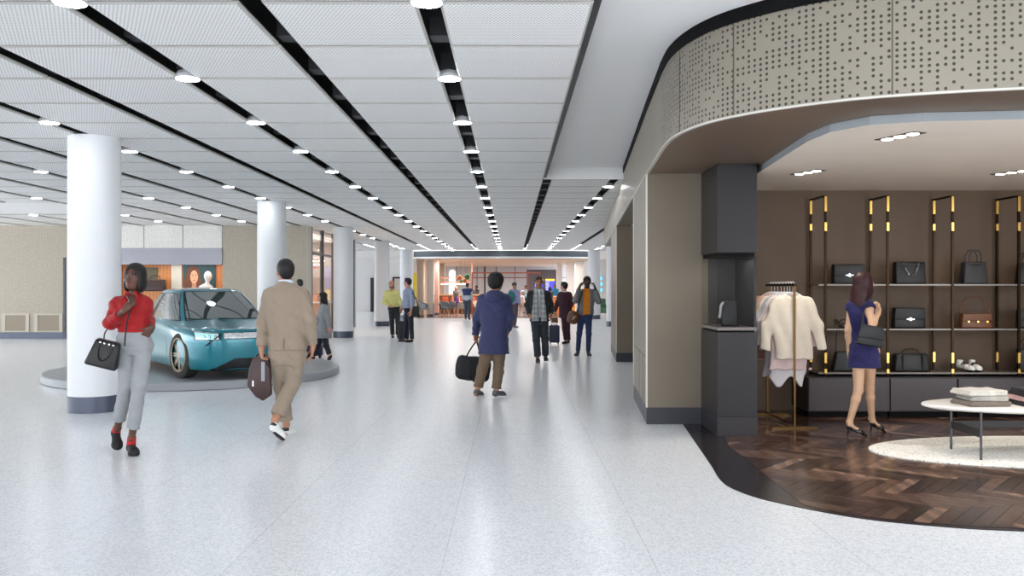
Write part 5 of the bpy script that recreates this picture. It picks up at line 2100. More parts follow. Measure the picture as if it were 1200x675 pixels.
for q in (-1, 1):
    hl = patch('headlight', car_black, q * .455, q * .775, L_(.598, .590), L_(.705, .735), .003)
    patch('light_bar', mat('chrome_edge', (222, 226, 228), .12, .9), q * .47, q * .772, L_(.696, .722), L_(.703, .733), .006, nz=2, parent=hl)
    patch('lens', head_m, q * .50, q * .762, L_(.610, .604), L_(.690, .716), .006, parent=hl)
    mk = MB()
    for (xa, za, xb, zb_) in ((.545, .630, .545, .672), (.545, .630, .575, .630), (.60, .630, .60, .672), (.60, .672, .63, .672), (.655, .632, .67, .676), (.52, .630, .53, .672)):
        mk.tube([front(q * xa, za, .009), front(q * xb, zb_, .009)], .0035, 6)
    mk.build('lens_mark', car_black, hl)
    # slanted dark blade between lamp and grille strip, and the crease below it
    patch('front_blade', car_black, q * .45, q * .66, L_(.690, .505), L_(.712, .530), .008, n=14, nz=2)
patch('grille_strip', car_black, -.43, .43, C_(.612), C_(.712), .003)
patch('grille_mesh', strip_m, -.425, .425, C_(.622), C_(.702), .006)
patch('lower_intake', car_black, -.60, .60, C_(.137), lambda u: .155 + .165 * min(1, min(u, 1 - u) / .28), .006, n=40)
patch('front_lip', car_black, -.80, .80, C_(.136), C_(.150), .004, n=40)
# wipers and cowl
for q, (x0, x1) in enumerate(((-.62, .05), (.0, .62))):
    pts = [gh(.14, math.radians(90 + 40 * (-x0 if False else -(x0 + (x1 - x0) * k / 6)) / .62), .016) + Vector((0, 0, .02 * (k / 6))) for k in range(7)]
    MB().tube(pts, .010, 6).build('wiper', car_black, CAR)
# door joints and handle
for q in (-1, 1):
    g = MB()
    for y0 in (-.62, -1.72, -2.50):
        pts = []
        for zz in (.24, .35, .46, .58, .70):
            w = float(np.interp(zz, RZ[:, 0], RZ[:, 1]))
            u = abs((y0 - YC) / (2.05 if y0 > YC else 2.5))
            x = w * (1 - min(u, .99) ** NEXP) ** (1 / NEXP)
            k = math.exp(-((y0 + 1.3) / 1.0) ** 2)
            if .3 < zz < .62:
                x *= 1 - .035 * k * (1 - abs(zz - .46) / .2)
            pts.append((q * (x - .001), y0 - (zz - .24) * .12, zz + rise(y0) * float(np.interp(zz, RZ[:, 0], RZ[:, 4]))))
        g.tube(pts, .004, 6)
    g.build('door_joint', car_black, CAR)
# wheels
rim_m = mat('bronze_rim', (146, 130, 110), .42, .5)
tyre_m = mat('tyre_rubber', (52, 50, 48), .8, noise=(30, .1))
for x in (-1, 1):
    for y in (0, -WB):
        wx = .885
        tw = .235
        prof = [(.225, -.10), (.255, -.1175), (.318, -.112), (RW, -.085), (RW, .085), (.318, .112), (.255, .1175), (.225, .10)]
        g = MB()
        n = 56
        cx_ = x * (wx - tw / 2)
        vs = [(cx_ + x * a_, y + r * math.cos(2 * math.pi * k / n), RW + r * math.sin(2 * math.pi * k / n)) for r, a_ in prof for k in range(n)]
        fs = [(i * n + k, i * n + (k + 1) % n, (i + 1) * n + (k + 1) % n, (i + 1) * n + k) for i in range(len(prof) - 1) for k in range(n)]
        g.add(vs, fs, 0, True)
        wh = g.build('wheel', tyre_m, CAR)
        g = MB()
        for (r0, r1, d) in ((.245, .228, .108),):
            vs = [(cx_ + x * a_, y + r * math.cos(2 * math.pi * k / n), RW + r * math.sin(2 * math.pi * k / n)) for r, a_ in ((.262, .119), (.248, .124), (.228, .112), (.226, -.05), (.05, -.05)) for k in range(n)]
            fs = [(i * n + k, i * n + (k + 1) % n, (i + 1) * n + (k + 1) % n, (i + 1) * n + k) for i in range(4) for k in range(n)]
            g.add(vs[:3 * n], fs[:2 * n], 0, True)
            g.add(vs[2 * n:], [(i * n + k, i * n + (k + 1) % n, (i + 1) * n + (k + 1) % n, (i + 1) * n + k) for i in range(2) for k in range(n)], 1, True)
        for s_ in range(8):
            a_ = 2 * math.pi * s_ / 8
            R = Matrix.Rotation(a_, 3, 'X')
            g.box((cx_ + x * .085 - .012, y - .026, RW + .035), (cx_ + x * .085 + .012, y - .008, RW + .236), R=R, c=(cx_, y, RW))
            g.box((cx_ + x * .085 - .012, y + .008, RW + .035), (cx_ + x * .085 + .012, y + .026, RW + .236), R=R, c=(cx_, y, RW))
            g.box((cx_ + x * .085 - .010, y - .024, RW + .13), (cx_ + x * .085 + .010, y + .024, RW + .155), R=R, c=(cx_, y, RW))
        g.cyl((cx_ + x * .06, y, RW), (cx_ + x * .103, y, RW), .055, .048, n=24)
        rim = g.build('rim', [rim_m, car_black], wh)
        if y == 0:          # front wheels steered a little
            Rs = Matrix.Translation((cx_, y, 0)) @ Matrix.Rotation(math.radians(9), 4, 'Z') @ Matrix.Translation((-cx_, -y, 0))
            wh.data.transform(Rs)
            rim.data.transform(Rs)
# ------------------------------------------------------------------ the boutique
# triple recessed spot modules
def spot_module(x, y, label):
    t = thing('ceiling_spotlight', label, 'ceiling light', (x, y, 2.695), math.radians(22), group='triple recessed spotlights in the shop ceiling')
    MB().box((-.065, -.195, -.006), (.065, .195, -.001)).build('trim', mat('dark_trim_plate', (60, 58, 58), .5), t)
    for k in (-1, 0, 1):
        MB().lathe([(0, -.011), (.040, -.011), (.046, -.006)], (0, k * .125, 0), n=20).build('lamp', mat('shop_lamp_glow', (255, 244, 228), .5, emit=SHOP_LAMP), t)
    l = bpy.data.lights.new('spot_light', 'SPOT')
    l.energy = MODULE_W
    l.spot_size = math.radians(130)
    l.spot_blend = 1.0
    l.shadow_soft_size = .08
    l.color = (1, .93, .84)
    o = bpy.data.objects.new('spot_light', l)
    o.location = (x, y, 2.66)
    COL.objects.link(o)
    return t
spot_module(3.05, 6.71, 'triple recessed spotlight in the beige shop ceiling, nearer to the shop front')
spot_module(3.05, 8.80, 'triple recessed spotlight in the beige shop ceiling, nearer to the back wall')
for i, (x, y) in enumerate(((5.15, 6.71), (5.15, 8.8), (7.2, 6.71), (7.2, 8.8))):  # further modules added to brighten the shop interior
    spot_module(x, y, 'triple spotlight added to the shop ceiling for light, beyond the right edge of the photo')
for i, x in enumerate((4.0, 4.78, 5.55, 6.3)):  # fill spots without fixtures, added to brighten the shelf wall
    l = bpy.data.lights.new('shelf_fill_spot', 'SPOT')
    l.energy = SPOT_W
    l.spot_size = math.radians(75)
    l.spot_blend = .8
    l.shadow_soft_size = .05
    l.color = (1, .84, .66)
    o = bpy.data.objects.new('shelf_fill_spot', l)
    o.location = (x, 9.35, 2.66)
    o.rotation_euler = (math.radians(28), 0, 0)
    COL.objects.link(o)

# dark display pillar with a lit niche
ink = mat('ink_lacquer', (30, 28, 31), .4, spec=.45, noise=(3, .04))
t = thing('display_pillar', 'dark square display pillar with a glazed niche at the shop corner', 'display case', (2.085, 8.65, 0))
x1, y1 = .40, .80
MB().box((0, 0, .19), (x1, y1, 1.05), bev=.004).build('lower_cabinet', ink, t)
MB().box((-.004, -.004, 0), (x1 + .004, y1, .19)).build('plinth', mat('ink_plinth', (40, 37, 41), .35), t)
MB().box((0, 0, 1.07), (x1, y1, 1.10)).build('niche_shelf', mat('niche_shelf_grey', (120, 112, 110), .3), t)
MB().box((.02, .02, 1.05), (x1 - .02, y1 - .02, 1.07)).build('shadow_gap', M_BLACK, t)
g = MB()
g.box((.0, y1 - .03, 1.10), (x1, y1, 1.82)).box((x1 - .02, .04, 1.10), (x1, y1, 1.82))
g.build('niche_back', mat('niche_charcoal', (48, 47, 49), .5), t)
g = MB()
g.box((0, 0, 1.10), (x1, .006, 1.82)).box((0, 0, 1.10), (.006, y1 - .03, 1.82))
g.build('glass_front', mat('smoked_glass', (40, 42, 44), .02, spec=.5, alpha=.14), t)
MB().box((0, 0, 1.86), (x1, y1, HZ - .004), bev=.004).build('upper_cabinet', ink, t)
MB().box((.02, .02, 1.82), (x1 - .02, y1 - .02, 1.86)).build('shadow_gap', M_BLACK, t)
area('niche_lamp', (2.27, 8.95, 1.80), .2, .2, 1.2, (1, .95, .9))
# black bag with a silver chain inside the niche
t = thing('handbag', 'small black box bag with a pale scarf inside the glazed pillar niche', 'bag', (2.27, 8.90, 1.10), -.15)
hull('bag_body', leather_b, t, .17, .155, .09, .085, .26, .012)
tubeT('scarf', mat('silver_silk', (190, 188, 190), .35), t, [(-.07, -.05, .25), (-.095, -.065, .21), (-.10, -.06, .14), (-.11, -.05, .09)], .013)

# back wall shelving: metal frames and three thin shelves
t = thing('display_shelving', 'dark bronze shelving with three thin shelves on the brown shop wall', 'shelf', (3.60, 10.0, .465))
post_m = mat('dark_bronze_metal', (38, 29, 21), .22, 1.0)
off = Vector((3.60, 10.0, .465))
XS = [(3.68, 3.64), (4.41, 4.37), (5.17, 5.14), (5.95, 5.91), (6.74, 6.69)]
for xf, xb in XS:
    g = MB(off)
    r = .013
    yf, yb = 10.02, 10.40
    z0, z1 = .467, 2.585
    g.box((xf - r, yf - r, z0), (xf + r, yf + r, z1)).box((xb - r, yb - r, z0), (xb + r, yb + r, z1))
    d = Vector((xb - xf, yb - yf))
    for z in (z1 - .02,):
        g.box((min(xf, xb) - .001, yf, z), (max(xf, xb) + .001, yb, z + .02))
    fr = g.build('upright_frame', post_m, t)
    e = r + .0015
    for x_, y_, segs in ((xf, yf, ((2.40, 2.575), (2.17, 2.27), (.62, .74), (.50, .55))), (xb, yb, ((2.40, 2.56), (2.20, 2.28), (.60, .72)))):
        for a_, b_ in segs:
            MB(off).box((x_ - e, y_ - e, a_), (x_ + e, y_ + e, b_)).build('gold_glint', gold, fr)  # bright gold pieces put in for lamp reflections on the posts
for z in (.492, 1.006, 1.530):
    g = MB(off)
    g.box((3.60, 10.03, z), (8.3, 10.40, z + .014))
    sh = g.build('shelf', mat('smoked_shelf', (104, 94, 86), .25, .3), t)
    MB(off).box((3.60, 10.022, z - .002), (8.3, 10.03, z + .016)).build('shelf_edge', mat('shelf_edge_grey', (104, 99, 94), .3, .6), sh)
# cabinets below
names = ['dark low cabinet under the bag shelves, leftmost unit behind the woman in blue', 'dark low cabinet under the bag shelves, middle unit', 'dark low cabinet under the bag shelves, unit behind the oval table', 'dark low cabinet under the bag shelves beyond the right edge']
for (xa, xb), nm in zip(((3.42, 4.36), (4.36, 5.14), (5.14, 5.92), (5.92, 8.35)), names):
    t = thing('cabinet', nm, 'cabinet', ((xa + xb) / 2, 10.1, 0), group='low shop cabinets')
    w = (xb - xa) / 2
    MB().box((-w, -.24, .07), (w - .002, .34, .464), bev=.003).build('carcass', ink, t)
    MB().box((-w + .008, -.262, .085), (w - .010, -.242, .452), bev=.003).build('door', mat('cabinet_door', (58, 50, 53), .3, spec=.45, noise=(3, .04)), t)
    MB().box((-w + .02, -.20, 0), (w - .004, .33, .07)).build('toe_kick', M_BLACK, t)

# ---- bags and shoes on the shelves
def bag(label, px, D, z, w, h, d, style, m, w_top=None, rot=0.0):
    X = (px - 600) * D / 1000
    t = thing('handbag', label, 'bag', (X, D, z), rot, group='bags on the boutique shelves')
    wt = w if w_top is None else w_top
    hull('bag_body', m, t, w, wt, d, d * .75, h, min(.02, h * .12))
    if style in ('clutch', 'clasp'):
        hull('flap', m, t, w * .985, wt * .99, .016, .016, h * .55, .006, Matrix.Translation((0, -d * .46, h * .43)))
        g = MB()
        g.lathe([(0, -.004), (.020, -.004), (.024, 0), (.020, .004), (0, .004)], (0, 0, 0), n=16)
        for k in (-1, 1):
            g.box((k * .03 - .016, -.006, -.004), (k * .03 + .016, .006, .004))
        o = g.build('clasp', silver, t)
        o.data.transform(Matrix.Translation((0, -d * .5 - .008, h * .45)) @ Matrix.Rotation(math.pi / 2, 4, 'X'))
    if style == 'chain':
        for q in (-1, 1):
            pts = catmull([(-w * .25, q * d * .42, h * .93), (-w * .20, q * d * .52, h * .72), (-.03, q * d * .56, h * .42), (.03, q * d * .56, h * .42), (w * .20, q * d * .52, h * .72), (w * .25, q * d * .42, h * .93)], 6)
            g = MB()
            for i in range(0, len(pts) - 1):
                c = (pts[i] + pts[i + 1]) / 2
                dirv = (pts[i + 1] - pts[i]).normalized()
                u, v, _ = basis(dirv)
                if i % 2:
                    u, v = v, u
                ring = [c + dirv * math.cos(a) * .014 + u * math.sin(a) * .008 for a in [2 * math.pi * k / 8 for k in range(8)]]
                g.tube(ring, .003, 5, closed=True)
            g.build('chain_handle', mat('dark_silver', (120, 118, 116), .25, 1.0), t)
    if style in ('tall', 'bucket', 'satchel', 'doctor', 'loop'):
        hh = {'tall': .36, 'bucket': .13, 'satchel': .19, 'doctor': .055, 'loop': .11}[style]
        sp = {'tall': .10, 'bucket': .075, 'satchel': .13, 'doctor': .075, 'loop': .10}[style] * (w / .32)
        for q in ((-1, 1) if style in ('bucket', 'satchel', 'loop') else (0,)):
            y = q * d * .30
            tubeT('handle', m, t, [(-sp, y, h * .93), (-sp * .96, y, h + hh * .55), (-sp * .45, y, h + hh), (sp * .45, y, h + hh), (sp * .96, y, h + hh * .55), (sp, y, h * .93)], .0045 if style == 'satchel' else .007)
    if style == 'satchel':
        hull('flap', m, t, w * .97, w * .9, .018, .018, h * .5, .007, Matrix.Translation((0, -d * .47, h * .5)))
        g = MB()
        for k in (-.3, 0, .3):
            g.box((k * w - .012, -d * .5 - .016, h * .40), (k * w + .012, -d * .5 - .006, h * .52))
        g.build('buckle', gold, t)
    if style == 'doctor':
        for k in (-.28, .28):
            MB().box((k * w - .010, -d * .5 - .004, .02), (k * w + .010, -d * .5 + .004, h * .95)).build('belt_strap', leather_m, t)
        MB().cyl((-w * .46, 0, h), (w * .46, 0, h), .008, n=8).build('frame_bar', leather_b, t)
    if style == 'bucket':
        tubeT('drawstring', leather_m, t, [(-wt * .5, -d * .3, h * .9), (-wt * .2, -d * .42, h * .84), (wt * .2, -d * .42, h * .84), (wt * .5, -d * .3, h * .9)], .005)
    return t
S1, S2, S3 = 1.544, 1.020, .506
DB = 10.18
bag('black quilted clutch with silver clasp on the top shelf, left end', 993, DB, S1, .36, .24, .12, 'clutch', leather_b)
bag('black tote with chain handles on the top shelf', 1065, DB, S1, .36, .27, .13, 'chain', leather_b, .35)
bag('black bucket tote with two arched handles on the top shelf', 1140.5, DB, S1, .30, .27, .15, 'bucket', mat('charcoal_leather', (40, 40, 43), .5, noise=(8, .15), bump=(40, .2)), .24)
bag('black bag at the right edge of the photo on the top shelf', 1204, DB, S1, .26, .26, .12, 'loop', leather_b, .22)
bag('black flap bag with silver clasp on the middle shelf', 1064, DB, S2, .38, .245, .12, 'clasp', leather_b, .35)
bag('brown leather satchel with thin looped handles on the middle shelf', 1142, DB, S2, .37, .175, .13, 'satchel', mat('tan_leather', (104, 62, 36), .45, noise=(9, .15), bump=(50, .2)), .32)
bag('black bag at the right edge of the photo on the middle shelf', 1206, DB, S2, .28, .22, .12, 'clutch', leather_b)
bag('black soft bag with one tall arched handle on the bottom shelf', 989, DB, S3, .30, .24, .12, 'tall', leather_b, .20)
bag('wide black doctor bag with short handle on the bottom shelf', 1066.5, DB, S3, .42, .21, .15, 'doctor', leather_b, .38)
bag('black bag at the right edge of the photo on the bottom shelf', 1206, DB, S3, .28, .27, .12, 'loop', leather_b)
def shoe_thing(label, x, y, z, rot, m1, m2, heel=False, group=None):
    t = thing('shoe', label, 'shoe', (x, y, z), rot, group=group)
    # toe along -y
    if heel:
        pr = [(p_cap((0, .09, .085), (0, .02, .045), .026, .024), 0), (p_cap((0, .02, .042), (0, -.07, .026), .024, .030), .02), (p_cap((0, -.07, .024), (0, -.14, .012), .028, .010), .02)]
    else:
        pr = [(p_cap((0, .10, .060), (0, -.04, .050), .034, .038), 0), (p_ell((0, -.10, .042), (.042, .06, .036)), .03), (p_cap((0, .10, .07), (0, .095, .13), .033, .036, fb=True), .02)]
    g = sdf_of([p for p, _ in pr], .0055)
    for p, k in pr:
        g.add(p, k)
    g.cut((0, 0, .0 if heel else .012), (0, 0, -1))
    if not heel:
        g.add(p_cap((0, .095, .10), (0, .09, .2), .026), 0, 's')
    g.build('upper', m1, t)
    if heel:
        MB().cyl((0, .10, .075), (0, .105, .0), .012, .005, n=10).build('stiletto_heel', m1, t)
    else:
        g = sdf_of([p for p, _ in pr], .0055)
        for p, k in pr[:2]:
            g.add(p, k, infl=.006)
        g.cut((0, 0, 0.0), (0, 0, -1))
        g.cut((0, 0, .026), (0, 0, 1))
        g.build('sole', m2, t)
        s_ = MB()
        for k in range(5):
            yy = .03 - k * .028
            zz = .105 - k * .010
            s_.tube([(-.034, yy, zz - .03), (-.02, yy, zz - .006), (.02, yy, zz - .006), (.034, yy, zz - .03)], .0075, 6)
        s_.build('straps', m2, t)
    return t
white_l = mat('white_leather', (226, 226, 224), .45)
shoe_thing('black and white strapped shoe on the bottom shelf, left of its pair', 5.40, 10.17, S3, .15, white_l, leather_b, group='strapped black and white shoes')
shoe_thing('black and white strapped shoe on the bottom shelf, right of its pair', 5.52, 10.17, S3, -.15, white_l, leather_b, group='strapped black and white shoes')
shoe_thing('silver high heeled shoe on the middle shelf behind the woman', 3.92, 10.18, S2, .3, silver, silver, heel=True)

# ---- clothes rail with hanging tops
t = thing('clothes_rail', 'brass clothes rail with T shaped feet beside the dark pillar', 'clothes rail', (3.0, 9.5, 0))
g = MB((3.0, 9.5, 0))
ya, yb = 9.06, 10.02
brass = mat('brushed_brass', (112, 86, 52), .28, 1.0)
for y in (ya, yb):
    MB((3, 9.5, 0)).box((2.99, y - .01, .02), (3.01, y + .01, 1.545)).build('post', brass, t)
    MB((3, 9.5, 0)).box((2.76, y - .014, .004), (3.24, y + .014, .024), bev=.003).build('foot', brass, t)
MB((3, 9.5, 0)).box((2.988, ya - .03, 1.52), (3.012, yb + .03, 1.545)).build('rail', mat('dark_rail', (48, 38, 32), .35, .8), t)
MB((3, 9.5, 0)).box((2.993, ya, .03), (3.007, yb, .044)).build('base_bar', brass, t)
def hung_top(name, label, y, w, ln, slv, rgb, x=3.0, hem_wave=0.0, sw=.05, swing=0.0):
    t = thing(name, label, 'garment', (x, y, 0), swing, group='tops hanging on the brass rail')
    zs = 1.40
    dp = .034
    rows = [(zs - ln, 0, 0, w * .98, dp * 1.0, 0), (zs - ln * .6, 0, 0, w * .97, dp * 1.2, 0), (zs - .20, 0, 0, w * .90, dp * 1.1, 0), (zs - .05, 0, 0, w * .84, dp * .8, 0), (zs, 0, 0, w * .55, dp * .6, 0), (zs + .035, 0, 0, w * .30, dp * .55, 0)]
    pr = [(p_loft(rows, n=2.6), 0)]
    for q in (-1, 1):
        pr.append((p_cap((q * w * .74, 0, zs - .045), (q * (w * 1.0 + .055), 0, zs - slv * .55), .048, .062, sq=(V3(0, 1, 0), .55)), .03))
        pr.append((p_cap((q * (w * 1.0 + .055), 0, zs - slv * .55), (q * (w * 1.0 + .095), 0, zs - slv), .062, .054, sq=(V3(0, 1, 0), .55), fb=True), .02))
    g = sdf_of([p for p, _ in pr], .008)
    for p, k in pr:
        g.add(p, k)
    g.add(p_ell((0, -.03, zs + .055), (w * .36, .05, .075)), .004, 's')
    ph = y * 31
    g.folds(.005, lambda X, Y, Z: np.sin(42 * X + ph + 3 * np.sin(6 * Z)) * (1.2 - np.clip((Z - zs + ln) / ln, 0, 1)))
    if hem_wave:
        gg = g.grid(g.lo, g.lo + g.h * g.n)
        sl, X, Y, Z = gg
        g.d = np.maximum(g.d, ((zs - ln + hem_wave * (.5 + .5 * np.cos(X * 24 + ph))) - Z).astype(np.float32))
    g.build('garment', cloth('fabric_%d_%d_%d' % rgb, rgb, .85, bump=(90, .2), noise=(20, .03)), t)
    h = MB()
    h.tube(catmull([(-w * .78, 0, zs - .035), (-w * .3, 0, zs + .035), (0, 0, zs + .055), (w * .3, 0, zs + .035), (w * .78, 0, zs - .035)], 4), .006, 6)
    h.tube(catmull([(0, 0, zs + .055), (0, 0, zs + .09), (.0, .002, zs + .118), (.018, .0, zs + .150), (0.0, 0, zs + .168), (-.018, 0, zs + .152)], 4), .003, 6)
    h.build('hanger', mat('white_plastic', (232, 232, 234), .35), t)
hung_top('sweater', 'cream knitted sweater hanging frontmost on the brass rail', 9.12, .215, .66, .56, (216, 204, 187))
hung_top('blouse', 'pale pink long blouse hanging just behind the cream sweater', 9.21, .205, .78, .52, (224, 200, 196), sw=.04)
hung_top('shirt', 'white shirt with a wavy hem below the pink blouse', 9.30, .200, .98, .50, (222, 218, 220), hem_wave=.12)
hung_top('shirt', 'light grey shirt hanging behind the wavy hemmed white shirt', 9.40, .215, .88, .50, (190, 186, 190), hem_wave=.06)
hung_top('blouse', 'white blouse hanging in the middle of the rail, only its shoulder showing', 9.51, .21, .62, .48, (226, 218, 210))
hung_top('shirt', 'pale peach shirt hanging behind the white blouses', 9.63, .21, .60, .46, (220, 186, 164))
hung_top('shirt', 'peach shirt hanging second from the back of the rail', 9.75, .215, .66, .46, (206, 164, 142))
hung_top('shirt', 'dusky rose shirt hanging last on the rail beside the dark pillar', 9.87, .22, .72, .44, (168, 132, 122))

# ---- oval table, rug and folded knitwear
t = thing('rug', 'white speckled oval rug on the herringbone floor', 'rug', (5.0, 7.78, .0055))
n = 96
m, nt, b = node_mat('white_speckled_wool', .95, spec=.1)
tcn = N(nt, 'ShaderNodeTexCoord')
nn = N(nt, 'ShaderNodeTexNoise')
nn.inputs['Scale'].default_value = 55
nn.inputs['Detail'].default_value = 5
nt.links.new(tcn.outputs['Object'], nn.inputs['Vector'])
nt.links.new(mix_c(nt, math_n(nt, 'GREATER_THAN', nn.outputs[0], .60), lin((232, 230, 224)), lin((176, 172, 162))), b.inputs['Base Color'])
MB().lathe([(1.0, 0.0), (1.0, .010), (.99, .013), (.0, .0135)], n=n, sx=1.72, sy=.78).build('pile', m, t)
t = thing('table', 'low white oval table on thin dark legs standing on the white rug', 'table', (5.02, 7.66, .0195))
MB().lathe([(.0, .405), (.955, .405), (.995, .420), (1.0, .432), (.995, .442), (.96, .447), (.0, .447)], n=n, sx=1.33, sy=.49).build('tabletop', mat('white_lacquer', (238, 236, 232), .25, spec=.5, noise=(3, .01)), t)
steel = mat('dark_steel', (82, 82, 86), .3, .8)
for x, y in ((-.98, .19), (-.98, -.31), (.98, .19), (.98, -.31)):
    MB().cyl((x, y, 0), (x, y, .406), .011, n=12).build('leg', steel, t)
for x in (-.98, .98):
    MB().box((x - .006, -.31, .19), (x + .006, .19, .26)).build('side_panel', mat('dark_panel', (40, 38, 40), .5), t)
MB().box((-.98, .185, .20), (.98, .195, .26)).build('stretcher', mat('dark_panel', (40, 38, 40), .5), t)
TT = .0195 + .447
def folded(label, x, y, z, w, d, h, rgb, rot):
    t = thing('folded_sweater', label, 'folded clothes', (x, y, z), rot, group='folded knitwear on the oval table')
    pr = [p_box((0, 0, h * .27), (w / 2, d / 2, h * .29), None, h * .27), p_box((.008, -.004, h * .74), (w / 2 * .97, d / 2 * .97, h * .27), None, h * .26)]
    g = sdf_of(pr, .006)
    for p in pr:
        g.add(p, .008)
    ph = x * 40 + z * 90
    g.folds(.003, lambda X, Y, Z: np.sin(30 * X + ph) * np.sin(26 * Y + ph))
    g.cut((0, 0, 0.002), (0, 0, -1))
    g.build('knit', cloth('knit_%d_%d_%d' % rgb, rgb, .9, bump=(80, .4), noise=(40, .12)), t)
folded('taupe brown folded sweater at the bottom of the left pile on the oval table', 4.15, 7.56, TT, .38, .30, .046, (112, 102, 94), .1)
folded('mid grey folded sweater in the middle of the left pile on the oval table', 4.16, 7.56, TT + .045, .33, .28, .046, (164, 160, 154), -.05)
folded('pale grey folded sweater on top of the left pile on the oval table', 4.13, 7.56, TT + .090, .36, .28, .050, (196, 192, 184), .12)
folded('black folded sweater at the bottom of the right pile on the oval table', 4.62, 7.58, TT, .34, .30, .040, (34, 32, 34), .0)
folded('pink folded sweater in the middle of the right pile on the oval table', 4.62, 7.58, TT + .039, .33, .28, .040, (196, 160, 158), .08)
folded('black folded sweater on top of the right pile on the oval table', 4.64, 7.58, TT + .078, .32, .28, .070, (30, 28, 30), -.1)
# ------------------------------------------------------------------ display window on the far left wall
YB = YW + 1.2
t = thing('portrait_poster', 'poster of a long-haired person on a dark teal ground in the display window', 'poster', (-9.66, YB - .03, 1.02))
MB().box((-.50, 0, 0), (.50, .02, 1.22)).build('panel', mat('poster_teal', (46, 78, 84), .6, noise=(3, .08)), t)
def flat(name, pts, y, m):
    MB().plate([(x * .88 - .17, y, z) for x, z in pts], .003).build(name, m, t)
def ell2(cx, cz, rx, rz, n=28, a0=0, a1=2 * math.pi):
    return [(cx + rx * math.cos(a0 + (a1 - a0) * k / n), cz + rz * math.sin(a0 + (a1 - a0) * k / n)) for k in range(n)]
hairp = [(p.x, p.z) for p in catmull([(-.30, 0, .42), (-.36, 0, .60), (-.28, 0, .85), (-.20, 0, 1.08), (-.05, 0, 1.17), (.10, 0, 1.13), (.20, 0, .98), (.24, 0, .78), (.34, 0, .55), (.30, 0, .42)], 6)]
flat('hair', hairp, -.004, mat('poster_hair', (104, 60, 36), .6, noise=(14, .25)))
flat('shoulders', [(-.34, .02), (.40, .02), (.36, .40), (.16, .50), (-.14, .50), (-.34, .40)], -.006, mat('poster_navy', (34, 52, 76), .6))
flat('neck', [(-.07, .44), (.09, .44), (.08, .66), (-.06, .66)], -.008, mat('poster_skin_low', (196, 140, 106), .6))
flat('face', [(x, z) for x, z in ell2(.01, .82, .135, .205)], -.010, mat('poster_skin', (222, 168, 132), .6))
for x in (-.045, .065):
    flat('eye', ell2(x, .86, .026, .011, 12), -.013, mat('poster_dark', (48, 30, 24), .6))
    flat('eyebrow', [(x - .034, .898), (x + .034, .898), (x + .03, .908), (x - .03, .910)], -.013, mat('poster_dark', (48, 30, 24), .6))
flat('mouth', ell2(.01, .715, .042, .013, 12), -.013, mat('poster_lip', (176, 84, 76), .6))
flat('nose', [(-.012, .765), (.032, .765), (.016, .85), (.004, .85)], -.013, mat('poster_skin_low', (196, 140, 106), .6))

t = thing('plinth', 'white plinth under the pale bust in the display window', 'plinth', (-9.30, YB - .38, .56))
MB().box((-.2, -.18, 0), (.2, .18, .80), bev=.006).build('block', M_WHITE, t)
t = thing('bust_sculpture', 'small white abstract bust in front of the teal poster', 'sculpture', (-9.30, YB - .38, 1.36))
pr = [(p_ell((.03, 0, .50), (.115, .12, .155)), 0), (p_cap((0, 0, .20), (.02, 0, .40), .062, .055), .05), (p_loft([(0.02, 0, 0, .10, .08, 0), (.10, -.02, 0, .19, .09, 0), (.20, -.03, 0, .20, .085, 0), (.27, -.02, 0, .07, .05, 0)]), .05)]
g = sdf_of([p for p, _ in pr], .012)
for p, k in pr:
    g.add(p, k)
g.build('figure', mat('plaster', (226, 224, 220), .6), t)
t = thing('plinth', 'oak box plinth under the brown travel bag in the display window', 'plinth', (-10.95, YB - .42, .56))
MB().box((-.40, -.18, 0), (.40, .18, .84), bev=.006).build('block', mat('orange_oak', (196, 130, 76), .5), t)
t = thing('travel_bag', 'dark brown travel bag with arched handle in the display window', 'bag', (-10.87, YB - .40, 1.40))
hull('bag_body', leather_d, t, .62, .58, .26, .20, .36, .03)
tubeT('handle', leather_d, t, [(-.16, 0, .34), (-.13, 0, .44), (0, 0, .48), (.13, 0, .44), (.16, 0, .34)], .014)
MB().box((-.30, -.135, .20), (.30, -.12, .23)).build('belt_strap', leather_d, t)
t = thing('wall_panel', 'olive grey fabric panel at the left of the display window', 'panel', (-11.35, YB - .03, .9))
MB().box((-.55, 0, 0), (.40, .025, 1.24)).build('panel', mat('olive_fabric', (96, 96, 84), .8, noise=(6, .06)), t)
t = thing('wall_panel', 'pale stone pilaster between oak and poster in the display window', 'panel', (-10.36, YB - .06, .56))
MB().box((-.16, 0, 0), (.16, .06, 1.69)).build('panel', mat('stone_grey', (206, 202, 192), .7), t)

# ------------------------------------------------------------------ goods behind the glass shopfront
t = thing('screen', 'tall blue and yellow lit screen behind the glass shopfront', 'screen', (-8.6, 30.5, 0))
MB().box((-.42, 0, .3), (.42, .08, 2.3)).build('housing', M_DARKM, t)
MB().box((-.38, -.006, 1.5), (.38, -.001, 2.25)).build('display', mat('screen_blue', (70, 80, 220), .4, emit=1.1), t)
MB().box((-.38, -.006, 1.05), (.38, -.001, 1.45)).build('display', mat('screen_yellow', (250, 214, 60), .4, emit=1.1), t)
t = thing('shop_counter', 'wooden counter with warm lit goods behind the glass shopfront', 'counter', (-7.6, 31.2, 0))
MB().box((-.9, -.3, 0), (.9, .3, .95), bev=.01).build('base', mat('counter_oak', (164, 104, 66), .5, wave=(3, .12, 'X')), t)
MB().box((-.95, -.35, .95), (.95, .35, 1.0), bev=.008).build('countertop', M_WHITE, t)
